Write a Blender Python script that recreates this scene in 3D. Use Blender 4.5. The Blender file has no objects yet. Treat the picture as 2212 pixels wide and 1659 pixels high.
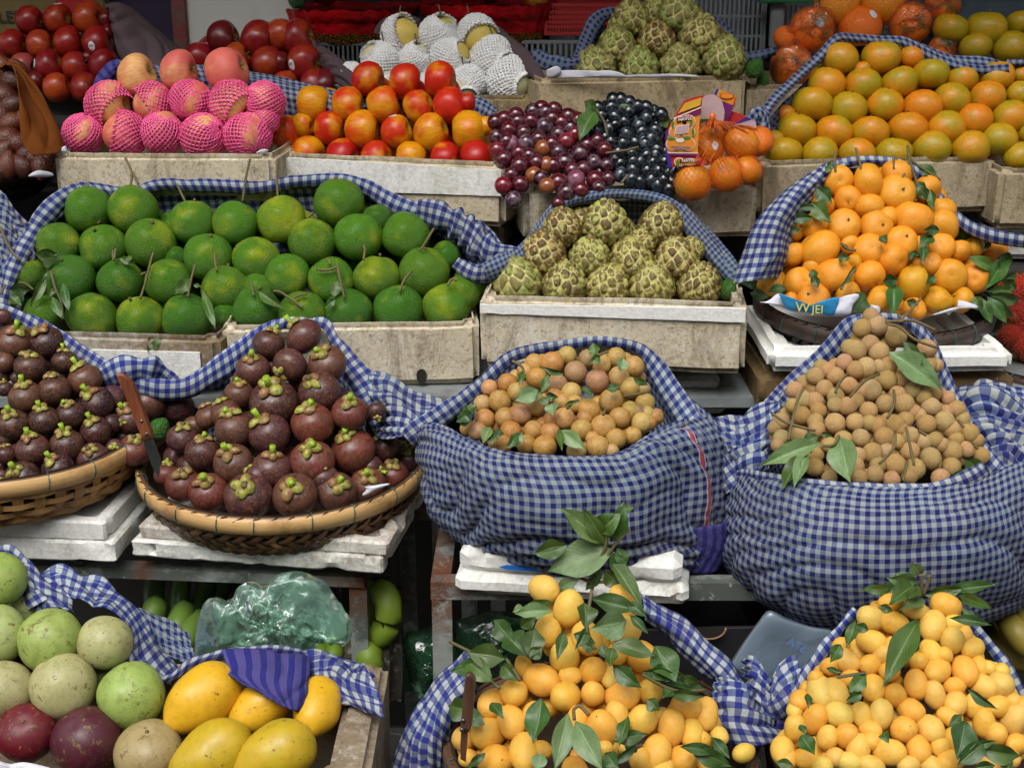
import bpy, bmesh, math, random
import numpy as np
from mathutils import Vector, Matrix, Quaternion, noise as mnoise

C = bpy.context.scene.collection
rnd = random.Random(7)
R = math.radians

# ------------------------------------------------------------------ camera
CAM = Vector((0, 0, 1.55)); PITCH = 18.0; F = 3000.0; CX, CY = 1106.0, 829.5
cd = bpy.data.cameras.new('camera'); cam = bpy.data.objects.new('camera', cd); C.objects.link(cam)
cam.location = CAM; cam.rotation_euler = (R(90 - PITCH), 0, 0)
cd.sensor_width = 36; cd.lens = 36 * F / 2212; cd.clip_start = 0.05; cd.clip_end = 200
bpy.context.scene.camera = cam

# ------------------------------------------------------------------ sky, sun, exposure
w = bpy.data.worlds.new("World"); bpy.context.scene.world = w; w.use_nodes = True
nt = w.node_tree; nt.nodes.clear()
sky = nt.nodes.new('ShaderNodeTexSky'); sky.sky_type = 'NISHITA'; sky.sun_disc = False
SUN_EL, SUN_AZ = 58.0, 200.0
sky.sun_elevation = R(SUN_EL); sky.sun_rotation = R(SUN_AZ); sky.air_density = 1.2; sky.dust_density = 6.0
hs = nt.nodes.new('ShaderNodeHueSaturation'); hs.inputs['Saturation'].default_value = 0.2
bg = nt.nodes.new('ShaderNodeBackground'); bg.inputs['Strength'].default_value = 0.15
wo = nt.nodes.new('ShaderNodeOutputWorld')
nt.links.new(sky.outputs[0], hs.inputs['Color']); nt.links.new(hs.outputs[0], bg.inputs[0]); nt.links.new(bg.outputs[0], wo.inputs[0])
sd = bpy.data.lights.new('sun', 'SUN'); sun = bpy.data.objects.new('sun', sd); C.objects.link(sun)
sd.energy = 0.8; sd.angle = R(42); sd.color = (1.0, 0.97, 0.93)
az, el = R(SUN_AZ), R(SUN_EL)
sv = Vector((math.sin(az) * math.cos(el), math.cos(az) * math.cos(el), math.sin(el)))
sun.rotation_euler = sv.to_track_quat('Z', 'Y').to_euler()
vs = bpy.context.scene.view_settings
bpy.context.scene.display_settings.display_device = 'sRGB'
vs.view_transform = 'Standard'; vs.look = 'None'; vs.gamma = 1; vs.use_curve_mapping = False; vs.exposure = 0.5
bpy.context.scene.cycles.max_bounces = 6

# ------------------------------------------------------------------ projection helpers
FW = Vector((0, math.cos(R(PITCH)), -math.sin(R(PITCH)))); UP = Vector((0, math.sin(R(PITCH)), math.cos(R(PITCH)))); RT = Vector((1, 0, 0))
def ray(x, y):
    return RT * ((x - CX) / F) - UP * ((y - CY) / F) + FW
def P(x, y, Y):                       # point at horizontal distance Y seen at photo point x, y
    d = ray(x, y); return CAM + d * (Y / d.y)
def Pz(x, y, z):                      # point at height z
    d = ray(x, y); return CAM + d * ((z - CAM.z) / d.z)
def dep(p): return (p - CAM).dot(FW)
def mpp(p): return dep(p) / F         # metres per photo unit at p
TILE = {'TA': (0, 0, 2.958), 'TB': (631, 0, 2.958), 'TC': (1051.7, 0, 2.958), 'TD': (1510.9, 0, 2.958),
        'MA': (0, 490.8, 2.958), 'MB': (490.8, 490.8, 2.958), 'MC': (981.6, 490.8, 2.958), 'MD': (1510.9, 490.8, 2.958),
        'BA': (0, 1097.9, 2.958), 'BB': (490.8, 1097.9, 2.958), 'BC': (981.6, 1097.9, 2.958), 'BD': (1510.9, 1097.9, 2.958),
        'MM': (280.4, 841.3, 2.958), 'D': (0, 0, 1.0)}
def T(t, x, y):
    a = TILE[t]; return a[0] + x / a[2], a[1] + y / a[2]

# ------------------------------------------------------------------ colour and material helpers
def S(h, a=1.0):
    v = [int(h[i:i + 2], 16) / 255 for i in (0, 2, 4)]
    return tuple((c / 12.92 if c <= .04045 else ((c + .055) / 1.055) ** 2.4) for c in v) + (a,)
def sat(c, k=1.25):
    l = .2126 * c[0] + .7152 * c[1] + .0722 * c[2]; return tuple(max(.002, min(1, l + (v - l) * k)) for v in c[:3]) + (c[3] if len(c) > 3 else 1,)
class G:
    def __init__(s, name, rough=.5, spec=.5):
        s.mat = bpy.data.materials.new(name); s.mat.use_nodes = True; s.t = s.mat.node_tree
        s.b = s.t.nodes['Principled BSDF']; s.b.inputs['Roughness'].default_value = rough
        s.b.inputs['Specular IOR Level'].default_value = spec; s._tc = None; s._oi = None
    def put(s, sock, v):
        if isinstance(v, bpy.types.NodeSocket): s.t.links.new(v, sock)
        elif v is not None: sock.default_value = v
    def node(s, t, **k):
        n = s.t.nodes.new(t)
        for a, b in k.items(): setattr(n, a, b)
        return n
    def tc(s, o='Object'):
        if not s._tc: s._tc = s.node('ShaderNodeTexCoord')
        return s._tc.outputs[o]
    def oi(s, o):
        if not s._oi: s._oi = s.node('ShaderNodeObjectInfo')
        return s._oi.outputs[o]
    def m(s, op, a, b=None, c=None, clamp=False):
        n = s.node('ShaderNodeMath', operation=op, use_clamp=clamp); s.put(n.inputs[0], a); s.put(n.inputs[1], b); s.put(n.inputs[2], c)
        return n.outputs[0]
    def vm(s, op, a, b=None):
        n = s.node('ShaderNodeVectorMath', operation=op); s.put(n.inputs[0], a)
        if op == 'SCALE': s.put(n.inputs['Scale'], b)
        else: s.put(n.inputs[1], b)
        return n.outputs[0]
    def co(s, scale=(1, 1, 1)):       # object coordinates shifted per instance
        r = s.m('MULTIPLY', s.oi('Random'), 57.0)
        cx = s.node('ShaderNodeCombineXYZ'); s.put(cx.inputs[0], r); s.put(cx.inputs[1], s.m('MULTIPLY', r, 1.7)); s.put(cx.inputs[2], s.m('MULTIPLY', r, -.9))
        v = s.vm('MULTIPLY', s.tc(), scale) if scale != (1, 1, 1) else s.tc()
        return s.vm('ADD', v, cx.outputs[0])
    def sep(s, v):
        n = s.node('ShaderNodeSeparateXYZ'); s.put(n.inputs[0], v); return n.outputs
    def noise(s, v, sc, det=3, ro=.55, dist=0):
        n = s.node('ShaderNodeTexNoise'); s.put(n.inputs['Vector'], v); s.put(n.inputs['Scale'], sc)
        n.inputs['Detail'].default_value = det; n.inputs['Roughness'].default_value = ro; n.inputs['Distortion'].default_value = dist
        return n.outputs['Fac']
    def vor(s, v, sc, feat='F1', out='Distance', rnd_=1):
        n = s.node('ShaderNodeTexVoronoi', feature=feat); s.put(n.inputs['Vector'], v); s.put(n.inputs['Scale'], sc); n.inputs['Randomness'].default_value = rnd_
        return n.outputs[out]
    def rr(s, f, lo, hi, a=0.0, b=1.0):
        n = s.node('ShaderNodeMapRange'); s.put(n.inputs[0], f); s.put(n.inputs[1], lo); s.put(n.inputs[2], hi); s.put(n.inputs[3], a); s.put(n.inputs[4], b)
        return n.outputs[0]
    def mix(s, f, a, b, mode='MIX'):
        n = s.node('ShaderNodeMixRGB', blend_type=mode); s.put(n.inputs[0], f); s.put(n.inputs[1], a); s.put(n.inputs[2], b)
        return n.outputs[0]
    def bump(s, h, st=.5, d=.01, prev=None):
        n = s.node('ShaderNodeBump'); s.put(n.inputs['Height'], h); n.inputs['Strength'].default_value = st; n.inputs['Distance'].default_value = d
        if prev is not None: s.put(n.inputs['Normal'], prev)
        return n.outputs[0]
    def out(s, col=None, nor=None, rough=None, **k):
        if col is not None: s.put(s.b.inputs['Base Color'], col)
        if nor is not None: s.put(s.b.inputs['Normal'], nor)
        if rough is not None: s.put(s.b.inputs['Roughness'], rough)
        for a, v in k.items(): s.put(s.b.inputs[a.replace('_', ' ')], v)
        return s.mat

def fruit_mat(name, tone2=None, k2=3.0, sc2=1.1, streak=0.0, streakcol=None, mott=.12, spots=0.0, spotcol=None, spotscale=14, rough=.35,
              coat=0.0, pore=0.0, porescale=26, pole=None, polesize=.3, fine=None, finecol=None, spec=.5, sss=0, dull=.12, scr=0, scrcol=None, scrsc=3.0, finesc=9):
    tone2 = sat(tone2, 1.05) if tone2 else None; spec *= .75
    g = G(name, rough, spec); co = g.co(); col = g.oi('Color')
    if tone2 is not None:
        f = g.m('ADD', g.m('MULTIPLY', g.m('SUBTRACT', g.noise(co, sc2, 2), .5), k2), g.m('SUBTRACT', g.m('MULTIPLY', g.oi('Alpha'), 2.0), .5), clamp=True)
        col = g.mix(f, col, tone2)
    if streak:
        x, y, z = g.sep(g.tc())
        a = g.m('ARCTAN2', y, x)
        c = g.node('ShaderNodeCombineXYZ'); g.put(c.inputs[0], g.m('MULTIPLY', g.m('SINE', a), 5.0)); g.put(c.inputs[1], g.m('MULTIPLY', g.m('COSINE', a), 5.0)); g.put(c.inputs[2], g.m('ADD', g.m('MULTIPLY', z, .9), g.m('MULTIPLY', g.oi('Random'), 31.0)))
        st = g.rr(g.noise(c.outputs[0], 2.6, 5, .7), .42, .68)
        col = g.mix(g.m('MULTIPLY', st, streak), col, streakcol)
    if fine:
        f = g.rr(g.noise(co, finesc, 6, .75), fine[0], fine[1]); col = g.mix(f, col, finecol)
    if scr:
        ln = g.m('ABSOLUTE', g.m('SUBTRACT', g.noise(g.vm('MULTIPLY', co, (1, 1.6, .8)), scrsc, 4, .62, 1.6), .5))
        lf = g.m('MULTIPLY', g.rr(ln, .0, .012, 1, 0), g.rr(g.noise(co, 1.9, 3), .49, .57)); col = g.mix(g.m('MULTIPLY', lf, scr), col, scrcol or S('6a5834'))
    if spots:
        d = g.vor(co, spotscale); sp = g.rr(d, .05, .16, 1.0, 0.0)
        sp = g.m('MULTIPLY', sp, g.rr(g.noise(co, 2.2, 2), .5, .62)); col = g.mix(g.m('MULTIPLY', sp, spots), col, spotcol)
    if pole is not None:
        x, y, z = g.sep(g.tc()); rr_ = g.m('SQRT', g.m('ADD', g.m('MULTIPLY', x, x), g.m('MULTIPLY', y, y)))
        f = g.m('MULTIPLY', g.rr(g.m('ADD', rr_, g.m('MULTIPLY', g.m('SUBTRACT', g.noise(co, 5), .5), .2)), polesize * .35, polesize, 1.0, 0.0), g.m('GREATER_THAN', z, 0.0))
        col = g.mix(g.m('MULTIPLY', f, .8), col, pole)
    br = g.rr(g.noise(co, 3.5, 5), .3, .7, 1 - mott, 1 + mott)
    col = g.mix(1.0, col, g.mix(br, (0, 0, 0, 1), (1, 1, 1, 1)), 'MULTIPLY') if mott else col
    h = g.noise(co, 2.4, 3)
    nor = g.bump(h, .12, .004)
    if pore:
        nor = g.bump(g.vor(co, porescale), pore, .004, nor)
    r = g.rr(g.noise(co, 4, 4), .3, .7, rough - dull * .5, rough + dull)
    k = {}
    if coat: k = dict(Coat_Weight=coat, Coat_Roughness=.22)
    if sss: k['Subsurface_Weight'] = sss; k['Subsurface_Radius'] = (.012, .006, .003)
    return g.out(col, nor, r, **k)

# ------------------------------------------------------------------ object helpers
def link(name, data, parent=None, mw=None):
    o = bpy.data.objects.new(name, data); C.objects.link(o)
    if parent is not None: o.parent = parent
    if mw is not None: o.matrix_basis = mw
    return o
def tag(o, label=None, cat=None, group=None, kind=None):
    if label:
        ws = label.split()
        if len(ws) > 16: label = ' '.join(ws[:16])
        o['label'] = label
    if cat: o['category'] = cat
    if group: o['group'] = group
    if kind: o['kind'] = kind
    return o
def empty(name, loc, label, cat, group=None):
    o = link(name, None); o.location = loc; o.empty_display_size = .05
    return tag(o, label, cat, group)
def me(name, vs_, fs, mat=None, smooth=True, uvs=None):
    m = bpy.data.meshes.new(name); m.from_pydata([tuple(v) for v in vs_], [], fs); m.validate()
    if uvs is not None:
        l = m.uv_layers.new(name='UVMap'); vi = np.zeros(len(m.loops), dtype=np.int32); m.loops.foreach_get('vertex_index', vi)
        l.data.foreach_set('uv', np.asarray(uvs, dtype=np.float32)[vi].ravel())
    if smooth: m.polygons.foreach_set('use_smooth', [True] * len(m.polygons))
    if mat: m.materials.append(mat)
    return m
def rel(o, parent):                    # put a world-space mesh object under a parent that stands somewhere
    o.parent = parent; o.matrix_parent_inverse = parent.matrix_basis.inverted(); return o
def part(name, mesh, parent, label=None, kind=None):   # mesh in world coordinates, moved to the parent's frame
    inv = parent.matrix_basis.inverted()
    mesh.transform(inv); o = link(name, mesh, parent)
    if label: o['label'] = label
    if kind: o['kind'] = kind
    return o
def solo(name, mesh, label, cat, group=None, kind=None, color=None):   # world-space mesh as a thing with its origin at its base
    n = len(mesh.vertices); a = np.empty(n * 3, np.float32); mesh.vertices.foreach_get('co', a); a = a.reshape(-1, 3)
    c = Vector(((a[:, 0].min() + a[:, 0].max()) / 2, (a[:, 1].min() + a[:, 1].max()) / 2, a[:, 2].min()))
    c = Vector([float(v) for v in c])
    mesh.transform(Matrix.Translation(-c)); o = link(name, mesh); o.location = c
    if color: o.color = color
    return tag(o, label, cat, group, kind)

def lathe(name, prof, seg=32, mat=None, lobes=0, lobeamp=0.0):
    n = len(prof); V = []; Fc = []
    for i, (r, z) in enumerate(prof):
        for j in range(seg):
            a = 2 * math.pi * j / seg; k = 1 + lobeamp * math.cos(lobes * a) * (1 - i / (n - 1)) if lobes else 1
            V.append((r * k * math.cos(a), r * k * math.sin(a), z))
    for i in range(n - 1):
        for j in range(seg):
            Fc.append((i * seg + j, i * seg + (j + 1) % seg, (i + 1) * seg + (j + 1) % seg, (i + 1) * seg + j))
    return me(name, V, Fc, mat)
def spheroid(name, mat, zs=1.0, top=(0, .3), bot=(0, .3), taper=0.0, sq=0.0, lumps=0.0, n=28, seg=40, seed=1, tip=0.0):
    V = []; Fc = []
    for i in range(n + 1):
        ph = math.pi * i / n
        r = math.sin(ph); z = math.cos(ph)
        r = r * (1 + sq * math.sin(ph * 2) ** 2)
        r *= 1 + taper * z
        zz = z * zs
        if top[0]: zz -= top[0] * math.exp(-(r / top[1]) ** 2) * (1 if z > 0 else 0)
        if bot[0]: zz += bot[0] * math.exp(-(r / bot[1]) ** 2) * (1 if z < 0 else 0)
        if tip: zz += tip * math.exp(-(r / .3) ** 2) * (1 if z > 0 else 0)
        for j in range(seg):
            a = 2 * math.pi * j / seg; v = Vector((r * math.cos(a), r * math.sin(a), zz))
            if lumps: v += v.normalized() * lumps * .6 * mnoise.noise(v * 1.0 + Vector((seed * 7.1, 0, 0)))
            V.append(v)
    for i in range(n):
        for j in range(seg):
            Fc.append((i * seg + j, (i + 1) * seg + j, (i + 1) * seg + (j + 1) % seg, i * seg + (j + 1) % seg))
    return me(name, V, Fc, mat)
def tube(pts, r, seg=6, cap=True):     # returns verts, faces; r number or list
    V = []; Fc = []; n = len(pts); pts = [Vector(p) for p in pts]
    up = Vector((.3, .2, 1)).normalized()
    for i, p in enumerate(pts):
        d = (pts[min(i + 1, n - 1)] - pts[max(i - 1, 0)]).normalized()
        a = d.cross(up)
        if a.length < .05: a = d.cross(Vector((1, 0, 0)))
        a.normalize(); b = d.cross(a); rr_ = r[i] if hasattr(r, '__len__') else r
        for j in range(seg):
            t = 2 * math.pi * j / seg; V.append(p + a * (math.cos(t) * rr_) + b * (math.sin(t) * rr_))
    for i in range(n - 1):
        for j in range(seg):
            Fc.append((i * seg + j, i * seg + (j + 1) % seg, (i + 1) * seg + (j + 1) % seg, (i + 1) * seg + j))
    if cap: Fc.append(tuple(range(seg - 1, -1, -1))); Fc.append(tuple(range((n - 1) * seg, n * seg)))
    return V, Fc
class MB:
    def __init__(s): s.V = []; s.F = []
    def add(s, V, Fc): o = len(s.V); s.V += [tuple(v) for v in V]; s.F += [tuple(i + o for i in f) for f in Fc]
    def mesh(s, name, mat=None, smooth=True): return me(name, s.V, s.F, mat, smooth)
def cr(p0, p1, p2, p3, t):
    return 0.5 * ((2 * p1) + (-p0 + p2) * t + (2 * p0 - 5 * p1 + 4 * p2 - p3) * t * t + (-p0 + 3 * p1 - 3 * p2 + p3) * t ** 3)
def spline(A, n):                      # A (k, d) array -> n points, roughly even along the length
    A = np.asarray(A, float); k = len(A)
    if k == 2: A = np.array([A[0], (A[0] + A[1]) / 2, A[1]]); k = 3
    out = []; m = 14
    for i in range(k - 1):
        p0 = A[max(i - 1, 0)]; p3 = A[min(i + 2, k - 1)]
        for q in range(m): out.append(cr(p0, A[i], A[i + 1], p3, q / m))
    out.append(A[-1]); D = np.array(out)
    L = np.r_[0, np.cumsum(np.linalg.norm(np.diff(D[:, :3], axis=0), axis=1))]
    s = np.linspace(0, L[-1], n)
    return np.stack([np.interp(s, L, D[:, c]) for c in range(D.shape[1])], 1)
def parse(s):
    return [tuple(float(v) for v in it.split(',')) for it in s.split()]

# orientation in the picture: angle (deg, 0 right, 90 up) and tilt towards the viewer (deg)
def dirv(ang, tow=0):
    a, t = R(ang), R(tow); return (RT * (math.cos(a) * math.cos(t)) + UP * (math.sin(a) * math.cos(t)) - FW * math.sin(t))
def orient(d, twist=0.0):
    q = Vector(d).to_track_quat('Z', 'Y'); return q @ Quaternion((0, 0, 1), twist)
# ------------------------------------------------------------------ fruit materials
M = {}
M['apple'] = fruit_mat('red_apple_skin', S('b4521c'), k2=2.2, sc2=.9, streak=.5, streakcol=S('4c0a0c'), spots=.5, spotcol=S('d89060'), spotscale=20, rough=.32, coat=.2, pole=S('8a6a20'), polesize=.42)
M['fuji'] = fruit_mat('pink_apple_skin', S('e0b878'), k2=2.6, sc2=1.0, streak=.6, streakcol=S('c04a44'), spots=.5, spotcol=S('e8c890'), spotscale=20, rough=.5, pole=S('96803a'), polesize=.42)
M['gala'] = fruit_mat('yellow_red_apple_skin', S('d09420'), k2=4.6, sc2=.8, streak=.55, streakcol=S('a82c12'), rough=.38, coat=.1, pole=S('b09a2a'), polesize=.4)
M['pear'] = fruit_mat('yellow_pear_skin', None, spots=.5, spotcol=S('a8803a'), spotscale=24, rough=.5, pole=S('a08a40'), polesize=.3)
M['tangerine'] = fruit_mat('tangerine_peel', S('9a861a'), k2=3.2, sc2=.8, spots=.4, spotcol=S('5a4a18'), spotscale=12, rough=.42, coat=.25, pore=.25, porescale=24, fine=(.72, .8), finecol=S('7a6020'))
M['orange'] = fruit_mat('orange_peel', None, rough=.36, coat=.15, pore=.5, porescale=22)
M['satsuma'] = fruit_mat('satsuma_peel', S('cc8c1a'), k2=1.8, sc2=1.0, spots=.55, spotcol=S('7a6a28'), spotscale=14, rough=.42, coat=.2, pore=.3, porescale=26, pole=S('a8822a'), polesize=.12, fine=(.64, .72), finecol=S('7c7424'))
M['pomelo'] = fruit_mat('green_citrus_peel', S('8c9a24'), k2=4.5, sc2=.8, spots=.4, spotcol=S('8a9a60'), spotscale=16, rough=.42, coat=.1, pore=.65, porescale=30, fine=(.63, .74), finecol=S('5c6a34'), mott=.24, scr=.35, scrsc=3.0, scrcol=S('7a8a4c'))
M['mangosteen'] = fruit_mat('mangosteen_rind', S('56382c'), k2=3.0, sc2=1.4, spots=.6, spotcol=S('b08038'), spotscale=14, rough=.36, coat=.15, fine=(.50, .64), finecol=S('80523a'), mott=.45, dull=.2)
M['star_apple'] = fruit_mat('star_apple_skin', S('9c8a64'), k2=1.8, sc2=1.0, spots=.5, spotcol=S('4a3a20'), spotscale=6, finesc=3.6, rough=.42, coat=.06, fine=(.58, .62), finecol=S('6e5c34'), mott=.26, scr=1.0, scrsc=3.6)
M['mango'] = fruit_mat('ripe_mango_skin', S('a8942a'), k2=2.4, sc2=.8, spots=.8, spotcol=S('4a3018'), spotscale=4.5, finesc=3.2, rough=.4, coat=.1, fine=(.63, .66), finecol=S('5c3e1a'), mott=.14, scr=.45, scrsc=2.4)
M['plum'] = fruit_mat('marian_plum_skin', S('d89e3c'), k2=2.4, sc2=1.3, rough=.52, coat=.0, spots=.3, spotcol=S('a06820'), spotscale=10, mott=.12, fine=(.62, .68), finecol=S('a87428'), sss=.06)
M['longan'] = fruit_mat('longan_shell', S('b8965c'), k2=3, sc2=1.5, rough=.7, spec=.25, pore=.6, porescale=14, fine=(.52, .75), finecol=S('98733e'), mott=.16)
M['tan_fruit'] = fruit_mat('brown_fruit_skin', S('96682c'), k2=3.2, sc2=1.2, rough=.5, coat=.03, spots=.5, spotcol=S('5a3418'), spotscale=12, fine=(.56, .66), finecol=S('d0a052'), mott=.3, scr=.6, scrsc=2.4, scrcol=S('5a3a1c'))
M['salak'] = fruit_mat('snake_fruit_skin', None, rough=.3, coat=.2, pore=.4, porescale=9, mott=.3, fine=(.55, .7), finecol=S('3a1c10'))
M['lime'] = fruit_mat('knobbly_lime_peel', None, rough=.45, coat=.1, pore=1.0, porescale=7, mott=.3)
M['banana'] = fruit_mat('banana_skin', S('a9a03a'), k2=2, sc2=.6, rough=.42, spots=.7, spotcol=S('4a3418'), spotscale=5, fine=(.66, .7), finecol=S('4a3a1c'))
def _grape(name, bloom):
    g = G(name, .18, .6); co = g.co()
    f = g.rr(g.noise(co, 1.3, 3), .45, .72); f = g.m('MULTIPLY', f, g.oi('Alpha'))
    col = g.mix(f, g.oi('Color'), bloom)
    r = g.rr(f, 0, .6, .16, .5)
    return g.out(col, None, r, Coat_Weight=.3)
M['grape'] = _grape('grape_skin', S('8a6a78')); M['black_grape'] = _grape('black_grape_skin', S('4a5866'))

def _custard():
    g = G('custard_apple_skin', .5, .4); co = g.co()
    a = g.node('ShaderNodeAttribute', attribute_name='scale'); f = a.outputs['Fac']
    n = g.noise(co, 3.0, 3)
    base = g.mix(g.rr(g.noise(co, 1.5, 2), .4, .62), g.oi('Color'), S('a09c58'))
    base = g.mix(g.rr(f, .02, .34, 1, 0), base, S('d2c48c'))
    dk = g.m('MULTIPLY', g.rr(g.m('ADD', n, g.m('MULTIPLY', g.noise(co, 11, 4), .35)), .60, .69), g.rr(f, .2, .6))
    dk = g.m('MULTIPLY', dk, g.oi('Alpha'))
    base = g.mix(g.m('MULTIPLY', dk, .9), base, S('4a2c12'))
    sp = g.rr(g.noise(co, 22, 3), .6, .7); base = g.mix(g.m('MULTIPLY', sp, .45), base, S('5a4422'))
    ln = g.rr(f, 0, .07, 1, 0); base = g.mix(g.m('MULTIPLY', ln, .5), base, S('6a5228'))
    return g.out(base, g.bump(g.noise(co, 14, 4), .4, .004))
M['custard'] = _custard()
def simple(name, col, rough=.5, n=0.15, sc=6, bump=.2, col2=None, metal=0, spec=.5, objc=False, coords='Object', lo=.4, hi=.65, bd=.004):
    g = G(name, rough, spec); co = g.tc(coords)
    c = g.oi('Color') if objc else col
    if col2: c = g.mix(g.rr(g.noise(co, sc, 5, .6), lo, hi), c, col2)
    br = g.rr(g.noise(co, sc * 3, 4), .3, .7, 1 - n, 1 + n); c = g.mix(1, c, g.mix(br, (0, 0, 0, 1), (1, 1, 1, 1)), 'MULTIPLY')
    return g.out(c, g.bump(g.noise(co, sc * 5, 4), bump, bd) if bump else None, None, Metallic=metal)
M['stem'] = simple('woody_stem', S('6a5a38'), .7, col2=S('4a4a26'))
M['green_stem'] = simple('green_stalk', S('9cb82c'), .5, sc=3, col2=S('64881e'))
M['sepal'] = None
def _sepal():
    g = G('mangosteen_sepal', .4); co = g.co()
    r = g.oi('Random')
    c = g.mix(g.rr(r, .25, .9), S('969a40'), S('8e6a44'))
    c = g.mix(g.rr(g.noise(co, 2.6, 4, .7), .42, .66), c, S('6e4228'))
    c = g.mix(g.m('MULTIPLY', g.rr(g.noise(co, 7, 4), .6, .68), .8), c, S('3c2414'))
    return g.out(c, g.bump(g.noise(co, 3), .3, .004))
M['sepal'] = _sepal()
def _leaf(name, c1, c2, back):
    g = G(name, .38, .5); u, v, _ = g.sep(g.tc('UV'))
    d = g.m('ABSOLUTE', g.m('SUBTRACT', v, .5))
    mid = g.rr(d, .0, .035, 1, 0)
    vein = g.m('PINGPONG', g.m('ADD', g.m('MULTIPLY', u, 14), g.m('MULTIPLY', d, -9)), .5)
    vn = g.m('MULTIPLY', g.rr(vein, 0, .10, 1, 0), .35)
    co = g.co()
    c = g.mix(g.rr(g.noise(co, 12, 4), .35, .65), c1, c2)
    c = g.mix(g.m('MULTIPLY', g.oi('Random'), .6), c, S('4c5c22')); c = g.mix(1, c, g.oi('Color'), 'MULTIPLY')
    c = g.mix(g.m('MAXIMUM', g.m('MULTIPLY', mid, .6), vn), c, back)
    geo = g.node('ShaderNodeNewGeometry'); c = g.mix(g.m('MULTIPLY', geo.outputs['Backfacing'], .55), c, back)
    c = g.mix(g.m('MULTIPLY', g.rr(g.noise(co, 40, 3), .66, .7), .7), c, S('6a5a30'))
    return g.out(c, g.bump(g.m('ADD', mid, g.m('MULTIPLY', vn, 2)), .3, .002), g.rr(g.noise(co, 20), .3, .7, .3, .5))
M['leaf'] = _leaf('leaf_green', S('30561f'), S('1f401a'), S('76904c'))
M['leaf_grey'] = _leaf('leaf_greygreen', S('6a8458'), S('54724a'), S('96a670'))
def _white_foam():
    # worn expanded polystyrene: object colour = tone of the grime, alpha = how much of it
    g = G('worn_foam', .75, .25); co = g.tc(); v3 = g.vm('ADD', co, None)
    geo = g.node('ShaderNodeNewGeometry')
    r = g.oi('Random'); cx = g.node('ShaderNodeCombineXYZ'); g.put(cx.inputs[0], g.m('MULTIPLY', r, 33)); g.put(cx.inputs[2], g.m('MULTIPLY', r, 17))
    co = g.vm('ADD', co, cx.outputs[0])
    white = S('dcdcd6')
    big = g.noise(co, 7, 5, .6); fine_ = g.noise(co, 70, 6, .7); med = g.noise(co, 24, 6, .65, .6)
    a = g.oi('Alpha')
    f = g.m('ADD', g.m('MULTIPLY', g.m('SUBTRACT', big, .5), 1.6), g.m('MULTIPLY', g.m('SUBTRACT', fine_, .5), 1.8))
    f = g.m('ADD', f, g.m('SUBTRACT', g.m('MULTIPLY', a, 1.9), .75), clamp=True)
    c = g.mix(f, white, g.oi('Color'))
    # flecks where the skin is chipped
    fl = g.m('MULTIPLY', g.rr(g.noise(co, 55, 4, .6), .66, .70), g.rr(big, .38, .6)); c = g.mix(g.m('MULTIPLY', fl, .75), c, S('d8d2c2'))
    # dark hair cracks and scuffs in patches
    ln = g.m('ABSOLUTE', g.m('SUBTRACT', g.noise(co, 62, 4, .6, 2.2), .5))
    cr_ = g.m('MULTIPLY', g.rr(ln, .0, .022, 1, 0), g.rr(g.noise(co, 15, 4, .7), .46, .56)); cr_ = g.m('MULTIPLY', cr_, a)
    bead = g.vor(co, 240, 'F1', 'Color'); bd = g.sep(bead)[0]
    c = g.mix(1, c, g.mix(g.rr(bd, 0, 1, .88, 1.08), (0, 0, 0, 1), (1, 1, 1, 1)), 'MULTIPLY')
    sp_ = g.m('MULTIPLY', g.rr(g.noise(co, 110, 3, .6), .56, .63), a); c = g.mix(g.m('MULTIPLY', sp_, .45), c, S('5c4a32'))
    c = g.mix(g.m('MULTIPLY', cr_, .75), c, S('3a2c1c'))
    st = g.m('MULTIPLY', g.rr(g.noise(g.vm('MULTIPLY', co, (1, 1, .35)), 16, 5, .75, 1.0), .50, .66), a); c = g.mix(g.m('MULTIPLY', st, .65), c, S('5e4c34'))
    h = g.m('ADD', g.m('MULTIPLY', g.vor(co, 190), .5), g.m('ADD', g.m('MULTIPLY', med, 1.2), g.m('MULTIPLY', cr_, -.6)))
    return g.out(c, g.bump(h, .3, .003))
M['foam'] = _white_foam()
M['net_pink'] = simple('pink_foam_net', S('dc5288'), .45, .12, 20, 0)
M['net_white'] = simple('white_foam_net', S('e8e8e6'), .5, .06, 20, 0)
M['sticker'] = simple('sticker_white', S('d4d8dc'), .35, .05, 30, 0)
M['ink'] = simple('ink_dark', S('30343c'), .4, .0, 30, 0)
M['ink_red'] = simple('ink_red', S('b02824'), .4, .0, 30, 0)
M['steel'] = simple('galvanised_frame', S('6f7672'), .5, .18, 9, .25, col2=S('565c5a'), metal=.35)
def _rusty():
    g = G('painted_frame_with_rust', .55, .4); co = g.tc()
    n = g.noise(co, 9, 6, .65); n2 = g.noise(co, 55, 4, .7)
    c = g.mix(g.rr(g.m('ADD', n, g.m('MULTIPLY', n2, .35)), .60, .72), S('8a908a'), S('555a54'))
    c = g.mix(g.rr(n2, .62, .68), c, S('9aa09a'))
    a = g.node('ShaderNodeAttribute', attribute_name='rust')
    rf = g.m('MULTIPLY', a.outputs['Fac'], g.rr(g.noise(co, 26, 5, .7), .36, .50)); c = g.mix(rf, c, S('5a3018'))
    c = g.mix(g.m('MULTIPLY', rf, g.rr(n2, .55, .65)), c, S('7a4a24'))
    return g.out(c, g.bump(g.m('ADD', n2, rf), .4, .003), g.m('ADD', .45, g.m('MULTIPLY', rf, .4)))
M['rusty'] = _rusty()
M['wood'] = None
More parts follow.
